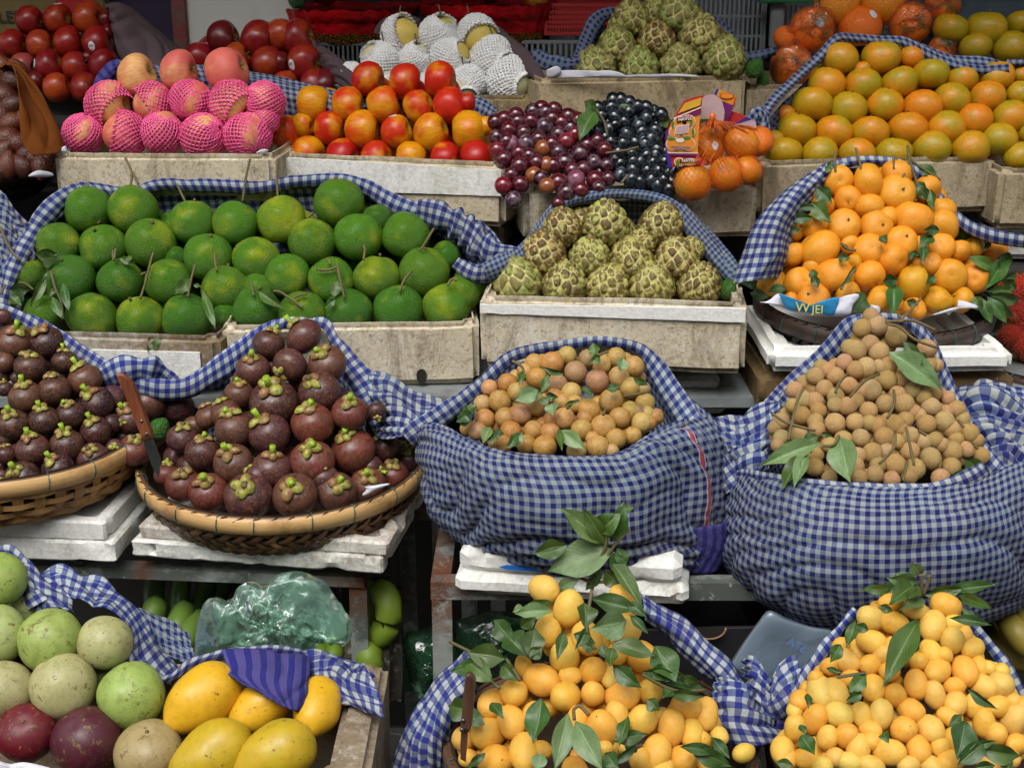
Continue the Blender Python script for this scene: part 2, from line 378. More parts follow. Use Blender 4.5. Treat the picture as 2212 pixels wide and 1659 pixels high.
def _wood(name, a, b, sc=(60, 60, 4), rough=.5):
    g = G(name, rough); co = g.vm('MULTIPLY', g.tc(), sc)
    c = g.mix(g.rr(g.noise(co, 1.2, 5, .6, .8), .35, .7), a, b)
    return g.out(c, g.bump(g.noise(co, 2.5, 3), .3, .002))
M['wood'] = _wood('knife_handle_wood', S('8a4c2c'), S('5a2c18'))
M['wood2'] = _wood('dark_handle_wood', S('6a4630'), S('3c281c'))
M['blade'] = simple('knife_steel', S('70747a'), .25, .1, 30, .1, metal=1)
def _bamboo(name, a, b, dark):
    g = G(name, .5, .4); co = g.tc()
    geo = g.node('ShaderNodeNewGeometry'); r = geo.outputs['Random Per Island']
    c = g.mix(r, a, b)
    c = g.mix(g.rr(g.noise(co, 18, 5, .7), .52, .68), c, dark)
    c = g.mix(g.m('MULTIPLY', g.rr(g.noise(g.vm('MULTIPLY', co, (1, 1, 1)), 160, 3), .55, .7), .5), c, dark)
    return g.out(c, g.bump(g.noise(co, 120, 3), .3, .002))
M['bamboo'] = _bamboo('brown_bamboo_weave', S('7d5b38'), S('523822'), S('3a2818'))
M['bamboo_pale'] = _bamboo('tan_bamboo_weave', S('a9814e'), S('7e5a34'), S('5a3c22'))
M['bamboo_dark'] = _bamboo('dark_bamboo_weave', S('4c3626'), S('2c2019'), S('1c1410'))
M['bamboo_black'] = _bamboo('old_bamboo_weave', S('2c211a'), S('1a1411'), S('0e0c0a'))
def _rim(name, a, b):
    g = G(name, .42, .5); co = g.tc()
    c = g.mix(g.rr(g.noise(co, 9, 5, .65), .5, .66), a, b)
    c = g.mix(g.m('MULTIPLY', g.rr(g.noise(g.vm('MULTIPLY', co, (1, 1, 14)), 12, 4), .55, .7), .35), c, b)
    return g.out(c, g.bump(g.noise(g.vm('MULTIPLY', co, (1, 1, 9)), 40, 2), .2, .002))
M['rim'] = _rim('split_bamboo_rim', S('c09a64'), S('8a5c30')); M['rim_dark'] = _rim('dark_bamboo_rim', S('5a4230'), S('2c2018')); M['rim_black'] = _rim('old_bamboo_rim', S('3c2e26'), S('1c1612'))
M['wire'] = simple('green_binding_wire', S('2f5a58'), .4, .1, 40, 0); M['wire_grey'] = simple('grey_binding_wire', S('8a8f92'), .3, .1, 40, 0, metal=.8)
M['paper'] = simple('white_paper', S('c8c8d2'), .7, .06, 12, .3)
M['dark'] = simple('dark_board', S('26241f'), .8, .2, 8, .2)
M['shelf'] = simple('dull_painted_shelf', S('7d8484'), .55, .15, 10, .3, col2=S('5a564c'), lo=.5, hi=.7)

def gingham(name, dark, light, period=.0168, red=None, mode='check', worn=.2):
    g = G(name, .85, .15); u, v, _ = g.sep(g.tc('UV')); co = g.tc()
    wob = g.m('MULTIPLY', g.m('SUBTRACT', g.noise(co, 30, 2), .5), .10)
    def stripe(s, ph=0):
        p = g.m('PINGPONG', g.m('ADD', g.m('DIVIDE', s, period), g.m('ADD', wob, ph)), .5)
        return g.rr(p, .235, .265)
    a = stripe(u); b = stripe(v, .37)
    if mode == 'check': f = g.m('ADD', g.m('MULTIPLY', a, .5), g.m('MULTIPLY', b, .5))
    else: f = a
    f = g.m('MULTIPLY', f, g.rr(g.noise(co, 12, 3), .3, .75, 1.0, 1 - worn * .5))
    th = g.m('MULTIPLY', g.m('SUBTRACT', g.noise(g.vm('MULTIPLY', g.tc('UV'), (900, 900, 1)), 1, 2), .5), .22)
    f = g.m('ADD', f, th, clamp=True)
    mid = g.mix(g.rr(g.noise(co, 9, 2), .4, .6), S('56648a'), S('555a7c'))
    c = g.mix(g.rr(f, 0, .5), light, mid); c = g.mix(g.rr(f, .5, 1), c, dark)
    if red:
        ax, lo, hi = red; q = (u, v)[ax]
        inr = g.m('MULTIPLY', g.m('GREATER_THAN', q, lo), g.m('LESS_THAN', q, hi)); c = g.mix(g.m('MULTIPLY', inr, .85), c, S('a83a40'))
        w_ = .0007
        for e in (lo - w_ * 2, hi + w_):
            l = g.m('MULTIPLY', g.m('GREATER_THAN', q, e), g.m('LESS_THAN', q, e + w_)); c = g.mix(l, c, S('c8ccd4'))
    st = g.rr(g.noise(co, 5, 4), .35, .7, 1.0, .78); c = g.mix(1, c, g.mix(st, (0, 0, 0, 1), (1, 1, 1, 1)), 'MULTIPLY')
    fib = g.m('ADD', g.noise(g.vm('MULTIPLY', g.tc('UV'), (1400, 300, 1)), 1, 2), g.noise(g.vm('MULTIPLY', g.tc('UV'), (300, 1400, 1)), 1, 2))
    nb = g.bump(fib, .25, .0008); nb = g.bump(g.noise(co, 34, 3, .6), .5, .006, nb)
    m_ = g.out(c, nb); return m_
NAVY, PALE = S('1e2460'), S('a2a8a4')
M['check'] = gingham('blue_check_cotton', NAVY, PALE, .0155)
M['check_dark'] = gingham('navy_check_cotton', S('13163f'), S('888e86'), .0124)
M['check_teal'] = gingham('teal_check_cotton', S('173058'), S('80866f'), .0085)
M['check_back'] = gingham('small_navy_check_cotton', S('1a1e44'), S('6c7068'), .0125)
M['check_big'] = gingham('bright_check_cotton', S('23287a'), S('a8aeb0'), .0156)
M['stripe'] = gingham('purple_striped_cotton', S('24226a'), S('49437a'), .0155, mode='stripe')
M['grey_cloth'] = simple('grey_brown_cloth', S('54474a'), .95, .1, 14, .3, spec=.1)
M['brown_cloth'] = simple('rust_brown_cloth', S('653713'), .95, .12, 14, .3, spec=.1)

# ------------------------------------------------------------------ fruit meshes (unit radius, stem end along +Z)
K = {}
K['apple'] = [spheroid('apple_a', M['apple'], .93, (.30, .30), (.20, .26), .05, .03, .10, seed=1), spheroid('apple_b', M['apple'], .90, (.30, .30), (.18, .28), .08, .04, .14, seed=2)]
K['fuji'] = [spheroid('fuji_a', M['fuji'], .92, (.30, .30), (.18, .26), .06, .03, .10, seed=3), spheroid('fuji_b', M['fuji'], .90, (.28, .32), (.18, .28), .04, .04, .16, seed=4)]
K['gala'] = [spheroid('gala_a', M['gala'], .95, (.30, .28), (.22, .26), .10, .04, .10, seed=5), spheroid('gala_b', M['gala'], .93, (.28, .28), (.2, .28), .07, .05, .14, seed=6)]
K['pear'] = [spheroid('pear_a', M['pear'], .92, (.16, .2), (.16, .26), .0, .02, .12, seed=7)]
K['tangerine'] = [spheroid('tangerine_a', M['tangerine'], .88, (.05, .3), (.07, .3), .0, .03, .08, seed=8), spheroid('tangerine_b', M['tangerine'], .86, (.06, .3), (.05, .3), .02, .02, .14, seed=9)]
K['orange'] = [spheroid('orange_a', M['orange'], 1.02, (.03, .2), (.03, .2), .04, .0, .06, seed=10)]
K['satsuma'] = [spheroid('satsuma_a', M['satsuma'], .85, (.10, .26), (.07, .3), .0, .04, .14, seed=11), spheroid('satsuma_b', M['satsuma'], .87, (.07, .24), (.06, .3), .03, .03, .2, seed=12)]
K['pomelo'] = [spheroid('citrus_a', M['pomelo'], .97, (.06, .22), (.04, .2), -.03, .0, .10, seed=13), spheroid('citrus_b', M['pomelo'], .93, (.07, .2), (.03, .2), -.05, .01, .14, seed=14)]
K['mangosteen'] = [spheroid('mangosteen_a', M['mangosteen'], .88, (.05, .4), (.04, .3), .0, .02, .06, seed=15), spheroid('mangosteen_b', M['mangosteen'], .85, (.05, .4), (.04, .3), -.03, .02, .09, seed=16)]
K['star_apple'] = [spheroid('star_apple_a', M['star_apple'], .98, (.06, .2), (.03, .2), .0, .01, .10, 36, 52, 17), spheroid('star_apple_b', M['star_apple'], .95, (.05, .2), (.04, .2), .03, .0, .14, 36, 52, 18)]
K['mango'] = [spheroid('mango_a', M['mango'], 1.42, (.0, .3), (0, .2), -.12, .02, .14, 36, 52, 19, tip=.08)]
K['plum'] = [spheroid('plum_a', M['plum'], 1.36, (0, .3), (.04, .15), -.06, .0, .08, seed=20, tip=.03), spheroid('plum_b', M['plum'], 1.27, (0, .3), (.03, .15), -.02, .0, .12, seed=21)]
K['longan'] = [spheroid('longan_a', M['longan'], .97, (.04, .15), (0, .2), .0, .0, .10, 18, 28, 22)]
K['tan_fruit'] = [spheroid('tan_a', M['tan_fruit'], .97, (.04, .15), (.03, .15), .0, .0, .08, 20, 30, 23)]
K['salak'] = [spheroid('salak_a', M['salak'], 1.2, (0, .2), (0, .2), -.2, .0, .10, 18, 28, 24, tip=.15)]
K['lime'] = [spheroid('lime_a', M['lime'], 1.08, (0, .2), (0, .2), 0, 0, .3, 24, 36, 25, tip=.12)]
K['grape'] = [spheroid('grape_berry', M['grape'], 1.03, n=14, seg=20)]; K['black_grape'] = [spheroid('black_grape_berry', M['black_grape'], 1.22, n=14, seg=20)]

def custard_mesh(seed, n=66):
    bm = bmesh.new(); bmesh.ops.create_icosphere(bm, subdivisions=5, radius=1)
    A = np.array([v.co[:] for v in bm.verts]); r_ = np.random.RandomState(seed)
    i = np.arange(n) + .5; ph = np.arccos(1 - 2 * i / n); th = math.pi * (1 + 5 ** .5) * i
    Q = np.stack([np.cos(th) * np.sin(ph), np.sin(th) * np.sin(ph), np.cos(ph)], 1) + r_.normal(0, .055, (n, 3)); Q /= np.linalg.norm(Q, axis=1)[:, None]
    A2 = A * np.array([1, 1, .82]); A2 /= np.linalg.norm(A2, axis=1)[:, None]; Dm = A2 @ Q.T; o = np.argsort(-Dm, axis=1); d1 = np.arccos(np.clip(Dm[np.arange(len(A)), o[:, 0]], -1, 1)); d2 = np.arccos(np.clip(Dm[np.arange(len(A)), o[:, 1]], -1, 1))
    e = (d2 - d1) / .17; s = np.clip(e, 0, 1); s = s * s * (3 - 2 * s)
    hgt = r_.uniform(.10, .18, n)[o[:, 0]]; rad = .93 + s * hgt
    z = A[:, 2]; taper = 1 - .17 * z - .05 * z * z
    V = A * rad[:, None]; V[:, 0] *= taper; V[:, 1] *= taper; V[:, 2] *= 1.03
    for k, v in enumerate(bm.verts): v.co = V[k]
    m = bpy.data.meshes.new('custard_apple'); bm.to_mesh(m); bm.free()
    at = m.attributes.new('scale', 'FLOAT', 'POINT'); at.data.foreach_set('value', s.astype(np.float32))
    m.polygons.foreach_set('use_smooth', [True] * len(m.polygons)); m.materials.append(M['custard']); return m
K['custard'] = [custard_mesh(1), custard_mesh(2, 58), custard_mesh(3, 76)]

def stem_mesh(name, mat, r=.05, l=.3, z0=.62, bend=.1, flare=1.3):
    V, Fc = tube([(0, 0, z0), (bend * .3, 0, z0 + l * .5), (bend, 0, z0 + l)], [r, r * .9, r * flare], 7); return me(name, V, Fc, mat)
K['apple_stem'] = stem_mesh('apple_stem', M['stem'], .035, .34, .55)
K['pear_stem'] = stem_mesh('pear_stem', M['stem'], .035, .8, .7, .25)
K['m_stem'] = stem_mesh('mangosteen_stalk', M['green_stem'], .14, .68, .78, .06, 1.15)
K['m_stem2'] = stem_mesh('mangosteen_stalk_bent', M['green_stem'], .12, .46, .78, .24, 1.25)
K['m_stem_dry'] = stem_mesh('mangosteen_stalk_dry', M['stem'], .13, .34, .78, .1, 1.3)
K['citrus_stem'] = stem_mesh('citrus_stalk', M['stem'], .06, .16, .86, .02, 1.2)
K['plum_stem'] = stem_mesh('plum_stalk', M['stem'], .05, .14, 1.15, .02)
def sepal_mesh(seed):
    r_ = random.Random(seed); V = []; Fc = []; n, s = 7, 18
    def shape(ph, a, top):
        r = math.sin(ph); x = r * .37 * math.cos(a); y = r * .31 * math.sin(a); z = (math.cos(ph) * .19 if top else -math.cos(ph) * .035)
        z += -.55 * x * x - .12 * y * y
        return (x + .33, y, z)
    for i in range(n + 1):
        for j in range(s): V.append(shape(math.pi / 2 * i / n, 2 * math.pi * j / s, True))
    for i in range(1, n + 1):
        for j in range(s): V.append(shape(math.pi / 2 * (1 - i / n), 2 * math.pi * j / s, False))
    for i in range(2 * n):
        for j in range(s): Fc.append((i * s + j, (i + 1) * s + j, (i + 1) * s + (j + 1) % s, i * s + (j + 1) % s))
    return me('sepal', [Vector(v) + Vector((0, 0, .86)) for v in V], Fc, M['sepal'])
K['sepal'] = sepal_mesh(1)

def net_mesh(name, mat, N, L, z1, tr, rag=0.0, seed=1, skirt=0.0):
    r_ = random.Random(seed); mb = MB()
    z0 = -.995
    def node(i, j):
        a = 2 * math.pi * (i + .5 * (j % 2)) / N; ph0 = math.acos(max(-1, z0)); ph1 = math.acos(z1); ph = ph0 + (ph1 - ph0) * j / L
        k = 1.03 + .018 * ((i * 7 + j * 3) % 5 - 2) / 2 + .03 * math.sin(2 * a + seed) * math.sin(ph)
        if j == L: k += rag * (.6 + .8 * ((i * 13 + seed) % 7) / 7)
        zz = math.cos(ph) * .95 * k
        if j == L and skirt: zz += skirt * (.5 + r_.random())
        return Vector((math.sin(ph) * math.cos(a) * k, math.sin(ph) * math.sin(a) * k, zz))
    for j in range(L):
        for i in range(N):
            a = node(i, j); off = 1 if j % 2 else 0
            for q in ((i + off - 1) % N, (i + off) % N):
                b = node(q if (j + 1) % 2 or True else q, j + 1)
                if (a - b).length > 1.0: continue
                mid = (a + b) / 2; mid *= 1.0 + .012
                V, Fc = tube([a, mid, b], [tr * 1.25, tr * .85, tr * 1.25], 5, False); mb.add(V, Fc)
    return mb.mesh(name, mat)
K['net_a'] = net_mesh('pink_net_full', M['net_pink'], 28, 19, .86, .038, .05, 1); K['net_b'] = net_mesh('pink_net_half', M['net_pink'], 26, 15, .42, .034, .08, 2); K['net_c'] = net_mesh('pink_net_tilt', M['net_pink'], 30, 16, .62, .032, .06, 3, .05)
K['wnet_a'] = net_mesh('white_net_full', M['net_white'], 30, 22, .88, .062, .08, 4, .05); K['wnet_b'] = net_mesh('white_net_half', M['net_white'], 30, 19, .42, .062, .10, 5, .06)

ORD = ['zeroth', 'first', 'second', 'third', 'fourth', 'fifth', 'sixth', 'seventh', 'eighth', 'ninth', 'tenth', 'eleventh', 'twelfth', 'thirteenth', 'fourteenth', 'fifteenth', 'sixteenth', 'seventeenth', 'eighteenth', 'nineteenth', 'twentieth']
def rot_obj(o, p, r, q): o.location = p; o.rotation_mode = 'QUATERNION'; o.rotation_quaternion = q; o.scale = (r, r, r)
def child(name, mesh, o, rz=0, color=None, sc=1, q=None):
    c = link(name, mesh, o); c.rotation_euler = (0, 0, rz); c.scale = (sc,) * 3
    if q is not None: c.rotation_mode = 'QUATERNION'; c.rotation_quaternion = q
    if color: c.color = color
    return c
GROW = {'custard': .99, 'tangerine': 1.06, 'satsuma': 1.09, 'pomelo': 1.05, 'gala': 1.05, 'plum': .99, 'mangosteen': 1.04, 'apple': 1.05, 'tan_fruit': 1.05, 'longan': 1.02, 'grape': 1.05, 'black_grape': 1.05, 'mango': 1.0}
SATK = {'apple': 1.0, 'gala': 1.15, 'tangerine': 1.12, 'pomelo': 1.1, 'mangosteen': 1.05}
def fruit(kind, name, x, y, r, Y, d=None, tw=None, col=(1, 1, 1, 0), label=None, cat=None, group=None, parent=None, var=None, rpx=True):
    ms = K[kind]; p = P(x, y, Y); rm = r * mpp(p) * GROW.get(kind, 1.03)
    o = link(name, ms[rnd.randrange(len(ms)) if var is None else var % len(ms)])
    d = d if d is not None else Vector((rnd.gauss(0, 1), rnd.gauss(0, 1), rnd.gauss(0, 1)))
    rot_obj(o, p, rm, orient(d, rnd.uniform(0, 6.28) if tw is None else tw)); o.color = sat(col, SATK.get(kind, 1.0))
    if parent is not None:
        o.parent = parent; o.matrix_parent_inverse = parent.matrix_basis.inverted()
    return tag(o, label, cat, group)

def place(kind, tile, rows, Yf, noun, cat, group, where, tones, default, axis=None, kids=None, fill=None, sizemax=None, jit=.15, shape=None, rowh=None, aspect=None, words=None):
    """rows: list of strings, top row first; each item x,y,rx[,ry][,tone][,cx,cy]"""
    allf = []; items = []
    for ri, row in enumerate(rows):
        for it in row.split():
            nums = []; tone = default; flags = ''
            for tk in it.split(','):
                try: nums.append(float(tk))
                except ValueError:
                    if tk[0] == '!': flags += tk[1:]
                    else: tone = tk
            x, y = T(tile, nums[0], nums[1]); s = TILE[tile][2]
            rx = nums[2] / s; ry = nums[3] / s if len(nums) > 3 else rx
            cal = (T(tile, nums[4], nums[5]) if len(nums) > 5 else None)
            items.append(dict(x=x, y=y, rx=rx, ry=ry, tone=tone, cal=cal, row=ri, flags=flags))
    if rowh:                                   # irregular heap: rows by height in the picture
        items.sort(key=lambda q: q['y']); y0 = items[0]['y']
        for q in items: q['row'] = int((q['y'] - y0) / rowh)
        ks = sorted(set(q['row'] for q in items)); 
        for q in items: q['row'] = ks.index(q['row'])
    for ri in sorted(set(q['row'] for q in items)):
        rowi = sorted([q for q in items if q['row'] == ri], key=lambda q: q['x'])
        nrow = max(q['row'] for q in items) + 1
        for ki, q in enumerate(rowi):
            q['ki'] = ki
            col, adj = tones[q['tone']] if not isinstance(tones[q['tone']][0], list) else (rnd.choice(tones[q['tone']][0]), tones[q['tone']][1])
            col = tuple(min(1, max(0, c * rnd.uniform(1 - jit * .5, 1 + jit * .5))) for c in col[:3]) + (min(1, max(0, col[3] + rnd.uniform(-.08, .08))),)
            rowname = 'top' if ri == 0 else ('bottom' if ri == nrow - 1 else ORD[ri + 1])
            lab = f"{adj + ' ' if adj else ''}{noun}, {ORD[ki + 1]} from left in {rowname} row, {where}"
            mn, mx = min(q['rx'], q['ry']), max(q['rx'], q['ry'])
            r = q['rx'] if not aspect else mn
            if sizemax: r = min(r, sizemax) if q['rx'] > sizemax else r
            Y = Yf(q['x'], q['y'])
            if q['cal']:
                dx, dy = (q['cal'][0] - q['x']) / r, -(q['cal'][1] - q['y']) / r; l = math.hypot(dx, dy) * .98
                if l > .97: dx, dy, l = dx / l * .97, dy / l * .97, .97
                tow = math.sqrt(max(0, 1 - dx * dx - dy * dy)); d = RT * dx + UP * dy - FW * tow
            elif aspect:
                ratio = min(mx / max(mn, 1) * 1.07, aspect); tt = math.acos(min(1, math.sqrt(max(0, (ratio ** 2 - 1) / (aspect ** 2 - 1)))))
                base = (rnd.uniform(-25, 25) if q['rx'] > q['ry'] * 1.04 else rnd.uniform(65, 115) if q['ry'] > q['rx'] * 1.04 else rnd.uniform(0, 180))
                if q['flags']:
                    base = float(q['flags']); tt = min(tt, .7)
                d = dirv(base + rnd.choice((0, 180)) * (0 if q['flags'] else 1), math.degrees(tt) * (1 if rnd.random() < .5 or q['flags'] else -1))
            else: d = axis(q) if axis else None
            o = fruit(kind, words or kind, q['x'], q['y'], r, Y, d, None, col, lab, cat, group)
            q['o'] = o; q['r'] = r; q['Y'] = Y
            if kids: kids(o, q)
            allf.append(q)
    if fill:                                   # fruit seen only through the gaps between the front ones
        done = []; n0 = len(allf); used = set()
        def flab(a, b):
            dx, dy = b['x'] - a['x'], b['y'] - a['y']; sides = ['above right of', 'right of', 'below right of', 'below', 'below left of', 'left of', 'above left of', 'above']
            k = int(((math.degrees(math.atan2(dy, dx)) + 360 + 67.5) % 360) // 45)
            for side in [sides[k]] + sides:
                rn = 'top' if a['row'] == 0 else ORD[a['row'] + 1]; l = f"{noun.split()[-1] if ' in ' not in noun else noun.split()[0]} {side} and behind {ORD[a['ki'] + 1]} in {rn} row, {where}"
                if l not in used: used.add(l); return l
            return l
        for i in range(n0):
            a = allf[i]
            near = sorted([b for b in allf[:n0] if b is not a and math.hypot(b['x'] - a['x'], b['y'] - a['y']) < (a['r'] + b['r']) * 1.5], key=lambda b: math.hypot(b['x'] - a['x'], b['y'] - a['y']))
            for b in near[:8]:
                mx_, my_ = (a['x'] + b['x']) / 2, (a['y'] + b['y']) / 2
                if all(math.hypot(mx_ - c[0], my_ - c[1]) > 1.2 * a['r'] for c in done):
                    done.append((mx_, my_)); rm = a['r'] * mpp(P(a['x'], a['y'], a['Y']))
                    o = fruit(kind, words or kind, mx_, my_, min(a['r'], b['r']) * .95, (a['Y'] + b['Y']) / 2 + rm * 1.65, None, None, a['o'].color[:], flab(a, b), cat, group + ', inner layer')
    return allf
# ================================================================== large structure
def boxmesh(name, a, b, mat, bev=.004):
    bm = bmesh.new(); bmesh.ops.create_cube(bm, size=1)
    for v in bm.verts: v.co = Vector([(a[k] + b[k]) / 2 + v.co[k] * (b[k] - a[k]) for k in range(3)])
    if bev: bmesh.ops.bevel(bm, geom=bm.edges[:], offset=bev, segments=2, affect='EDGES')
    m = bpy.data.meshes.new(name); bm.to_mesh(m); bm.free(); m.materials.append(mat); return m
def setting(name, mesh): o = link(name, mesh); o['kind'] = 'structure'; return o
M['paving'] = simple('dark_pavement', S('4a4844'), .85, .2, 3, .4, col2=S('35332f'))
M['wallpaint'] = simple('shop_wall', S('3c3f42'), .8, .15, 2, .2, col2=S('2c2c2e'))
M['glassy'] = simple('dark_window_glass', S('2a3036'), .1, .05, 1, 0)
M['awning'] = simple('awning_sheet', S('4c5660'), .7, .1, 3, .1)
setting('pavement', me('pavement', [(-30, -30, 0), (30, -30, 0), (30, 8, 0), (-30, 8, 0)], [(0, 1, 2, 3)], M['paving'], False))
setting('shop_wall', boxmesh('shop_wall', (-4, 3.7, 0), (4, 3.8, 3.2), M['wallpaint'], 0))
setting('awning', boxmesh('awning', (-4, 2.05, 2.45), (4, 4.2, 2.48), M['awning'], 0))
M['facade'] = simple('street_facade', S('a09a8c'), .8, .1, 1.2, .1, col2=S('8a8478'))
fo = setting('unseen_street_building', boxmesh('unseen_street_building', (-14, -9.5, 0), (14, -8.5, 8.5), M['facade'], 0))  # unseen building behind the camera, added to block low frontal sky light
for k_ in range(12):
    for r_i in range(3):
        link('window', boxmesh('window', (-12.6 + k_ * 2.2, -8.49, 1.0 + r_i * 2.6), (-11.4 + k_ * 2.2, -8.44, 2.6 + r_i * 2.6), M['glassy'], 0), fo)['kind'] = 'structure'
def board(name, x0, x1, y0, y1, z, label, mat='shelf', t=.02):
    return solo(name, boxmesh(name, (x0, y0, z - t), (x1, y1, z), M[mat], .002), label, 'shelf')

# ------------------------------------------------------------------ foam boxes
def foam_box(name, label, TL, TR, yb, Y, depth, wall=.026, cav=.06, col='b09a78', dirt=.8, group=None, cat='foam box', AB=None, rough_=.0015, chip=0.0, ym=False, bev=.012):
    if AB: A, B = AB; zb = A.z - yb
    else:
        A = P(TL[0], TL[1], Y); B = Pz(TR[0], TR[1], A.z); zb = P(TL[0], yb, A.y).z
    u = (B - A); W = u.length; u.normalize(); v = Vector((0, 0, 1)).cross(u).normalized(); H = A.z - zb
    bm = bmesh.new(); bmesh.ops.create_cube(bm, size=1)
    for q in bm.verts: q.co = Vector(((q.co.x + .5) * W, (q.co.y + .5) * depth, (q.co.z + .5) * H))
    if cav:
        top = max(bm.faces, key=lambda f: f.calc_center_median().z)
        r_ = bmesh.ops.inset_region(bm, faces=[top], thickness=wall, depth=0)
        ex = bmesh.ops.extrude_face_region(bm, geom=[top]); vv = [g for g in ex['geom'] if isinstance(g, bmesh.types.BMVert)]
        bmesh.ops.translate(bm, verts=vv, vec=(0, 0, -min(cav, H - .008))); bmesh.ops.delete(bm, geom=[top], context='FACES_ONLY') if top.is_valid else None
    bmesh.ops.bevel(bm, geom=bm.edges[:], offset=min(bev, H * .3, wall * .4 if cav else 1), segments=1 if 'slab' in name else 3, affect='EDGES')
    st = .013 if 'slab' in name else .022
    for ax, L in ((0, W), (1, depth), (2, H)):
        k = max(1, int(L / st))
        for i in range(1, k):
            n = [0, 0, 0]; n[ax] = 1; c = [0, 0, 0]; c[ax] = L * i / k
            bmesh.ops.bisect_plane(bm, geom=bm.verts[:] + bm.edges[:] + bm.faces[:], plane_co=c, plane_no=n)
    sd_ = rnd.uniform(0, 99)
    for q in bm.verts:
        n = mnoise.noise_vector(q.co * (55 if chip else 22) + Vector((sd_, 0, 0))) * rough_ + mnoise.noise_vector(q.co * 7 + Vector((0, sd_, 0))) * rough_ * (.2 if chip else 1.2)
        if chip:
            e = (min(q.co.x, W - q.co.x) < .02) + (min(q.co.y, depth - q.co.y) < .02) + (min(q.co.z, H - q.co.z) < .014)
            if e >= 2:
                k = max(0, mnoise.noise(q.co * 34 + Vector((sd_, 3, 0))) - .22) * chip * 2
                n += (Vector((W / 2, depth / 2, H / 2)) - q.co).normalized() * k
        q.co += n
    m = bpy.data.meshes.new(name); bm.to_mesh(m); bm.free(); m.polygons.foreach_set('use_smooth', [True] * len(m.polygons)); m.set_sharp_from_angle(angle=R(38 if 'slab' in name else 60)); m.materials.append(M['foam'])
    o = link(name, m); o.matrix_basis = Matrix(((u.x, v.x, 0, A.x), (u.y, v.y, 0, A.y), (0, 0, 1, zb), (0, 0, 0, 1)))
    o.color = S(col, dirt); tag(o, label, cat, group); o['_w'] = W; o['_h'] = H
    return o
def tape(o, x0, x1, z0, z1, z0b=None, z1b=None, name='tape', col='d8d8d4', dirt=.05):
    z0b = z0 if z0b is None else z0b; z1b = z1 if z1b is None else z1b; n = 24; V = []; Fc = []
    for i in range(n + 1):
        t = i / n; x = x0 + (x1 - x0) * t; e = .0014 * mnoise.noise(Vector((x * 40, 1, 0)))
        for z in (z0 + (z0b - z0) * t + e, z1 + (z1b - z1) * t - e): V.append((x, -.0045, z)); V.append((x, .004, z))
    for i in range(n):
        a = i * 4; b = a + 4
        Fc += [(a, b, b + 2, a + 2), (a + 2, b + 2, b + 3, a + 3), (a, a + 1, b + 1, b)]
    c = link(name, me(name, V, Fc, M['foam'], False), o); c.color = S(col, dirt); return c

GB = 'foam boxes holding fruit'
foam_box('foam_box', 'grey rimmed foam box under the left pile of red apples', (-80, 311), (283, 322), 400, 2.72, .3, col='6c6c66', dirt=.9, group=GB)
foam_box('foam_box', 'foam box hidden under the second pile of red apples', (400, 200), (735, 200), 330, 2.76, .28, col='8a806c', group=GB)
foam_box('foam_box', 'tan foam box under the net wrapped pears', (800, 210), (1157, 207), 330, 2.74, .3, col='9c8a62', dirt=.95, group=GB)
foam_box('foam_box', 'tan foam box under the upper heap of custard apples', (1166, 172), (1614, 163), 330, 2.70, .3, col='b8a684', dirt=1.0, group=GB)
foam_box('foam_box', 'tan foam box under the bagged oranges at the back', (1618, 184), (2080, 180), 330, 2.78, .3, col='988a70', dirt=.95, group=GB)
foam_box('foam_box', 'beige foam box under the pink netted apples', (113, 332), (592, 336), 432, 2.42, .27, col='c2b69c', dirt=.95, group=GB)
b2 = foam_box('foam_box', 'beige foam box with white plastic tape under the yellow red apples', (598, 330), (1089, 354), 462, 2.50, .27, col='beb094', dirt=.9, group=GB)
tape(b2, .002, b2['_w'] - .004, b2['_h'] * .42, b2['_h'] * .93, b2['_h'] * .50, b2['_h'] * .90, col='b8ac94', dirt=.42)
foam_box('foam_box', 'dirty foam box stacked below the taped box of yellow red apples', (680, 467), (1086, 482), 540, 2.50, .22, col='7d7466', dirt=.8, group=GB)
foam_box('foam_box', 'beige foam box under the grapes and the netted oranges', (1131, 407), (1640, 397), 525, 2.36, .27, col='beb298', dirt=.9, group=GB)
foam_box('foam_box', 'brown stained foam box under the large tangerine pile', (1640, 350), (2157, 338), 472, 2.42, .27, col='a89a80', dirt=1.0, group=GB)
foam_box('foam_box', 'brown stained foam box at the right edge under tangerines', (2162, 366), (2520, 366), 497, 2.42, .27, col='a29478', dirt=1.0, group=GB)
foam_box('foam_box', 'dirty white foam box below the box at the right edge', (2130, 497), (2500, 500), 560, 2.46, .25, col='8a8574', dirt=.5, group=GB)
c1 = foam_box('foam_box', 'white taped foam box with brown rim under the left green citrus', (20, 716), (471, 729), 815, 2.15, .27, col='7f6e54', dirt=.8, group=GB)
tape(c1, .002, c1['_w'] - .03, c1['_h'] * .04, c1['_h'] * .66, c1['_h'] * .04, c1['_h'] * .68, col='8a7a60', dirt=.3)
c2 = foam_box('foam_box', 'beige foam box with a drain hole under the right green citrus', (475, 706), (1035, 696), 842, 2.15, .27, col='c8bca4', dirt=.9, group=GB, bev=.018)
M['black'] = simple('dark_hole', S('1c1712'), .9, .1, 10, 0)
hv = []
for k in range(14): a = 2 * math.pi * k / 14; hv.append((.442 * c2['_w'] / .4 * .98 + math.cos(a) * .0085, -.0035, .020 + math.sin(a) * (.010 if math.sin(a) > 0 else .017)))
x_h = ((907 - 475) / 560) * c2['_w']; hv = [(x_h + (v[0] - hv[0][0] + .0085), v[1], v[2]) for v in hv]
link('drain_hole', me('drain_hole', hv, [tuple(range(14))], M['black'], False), c2)
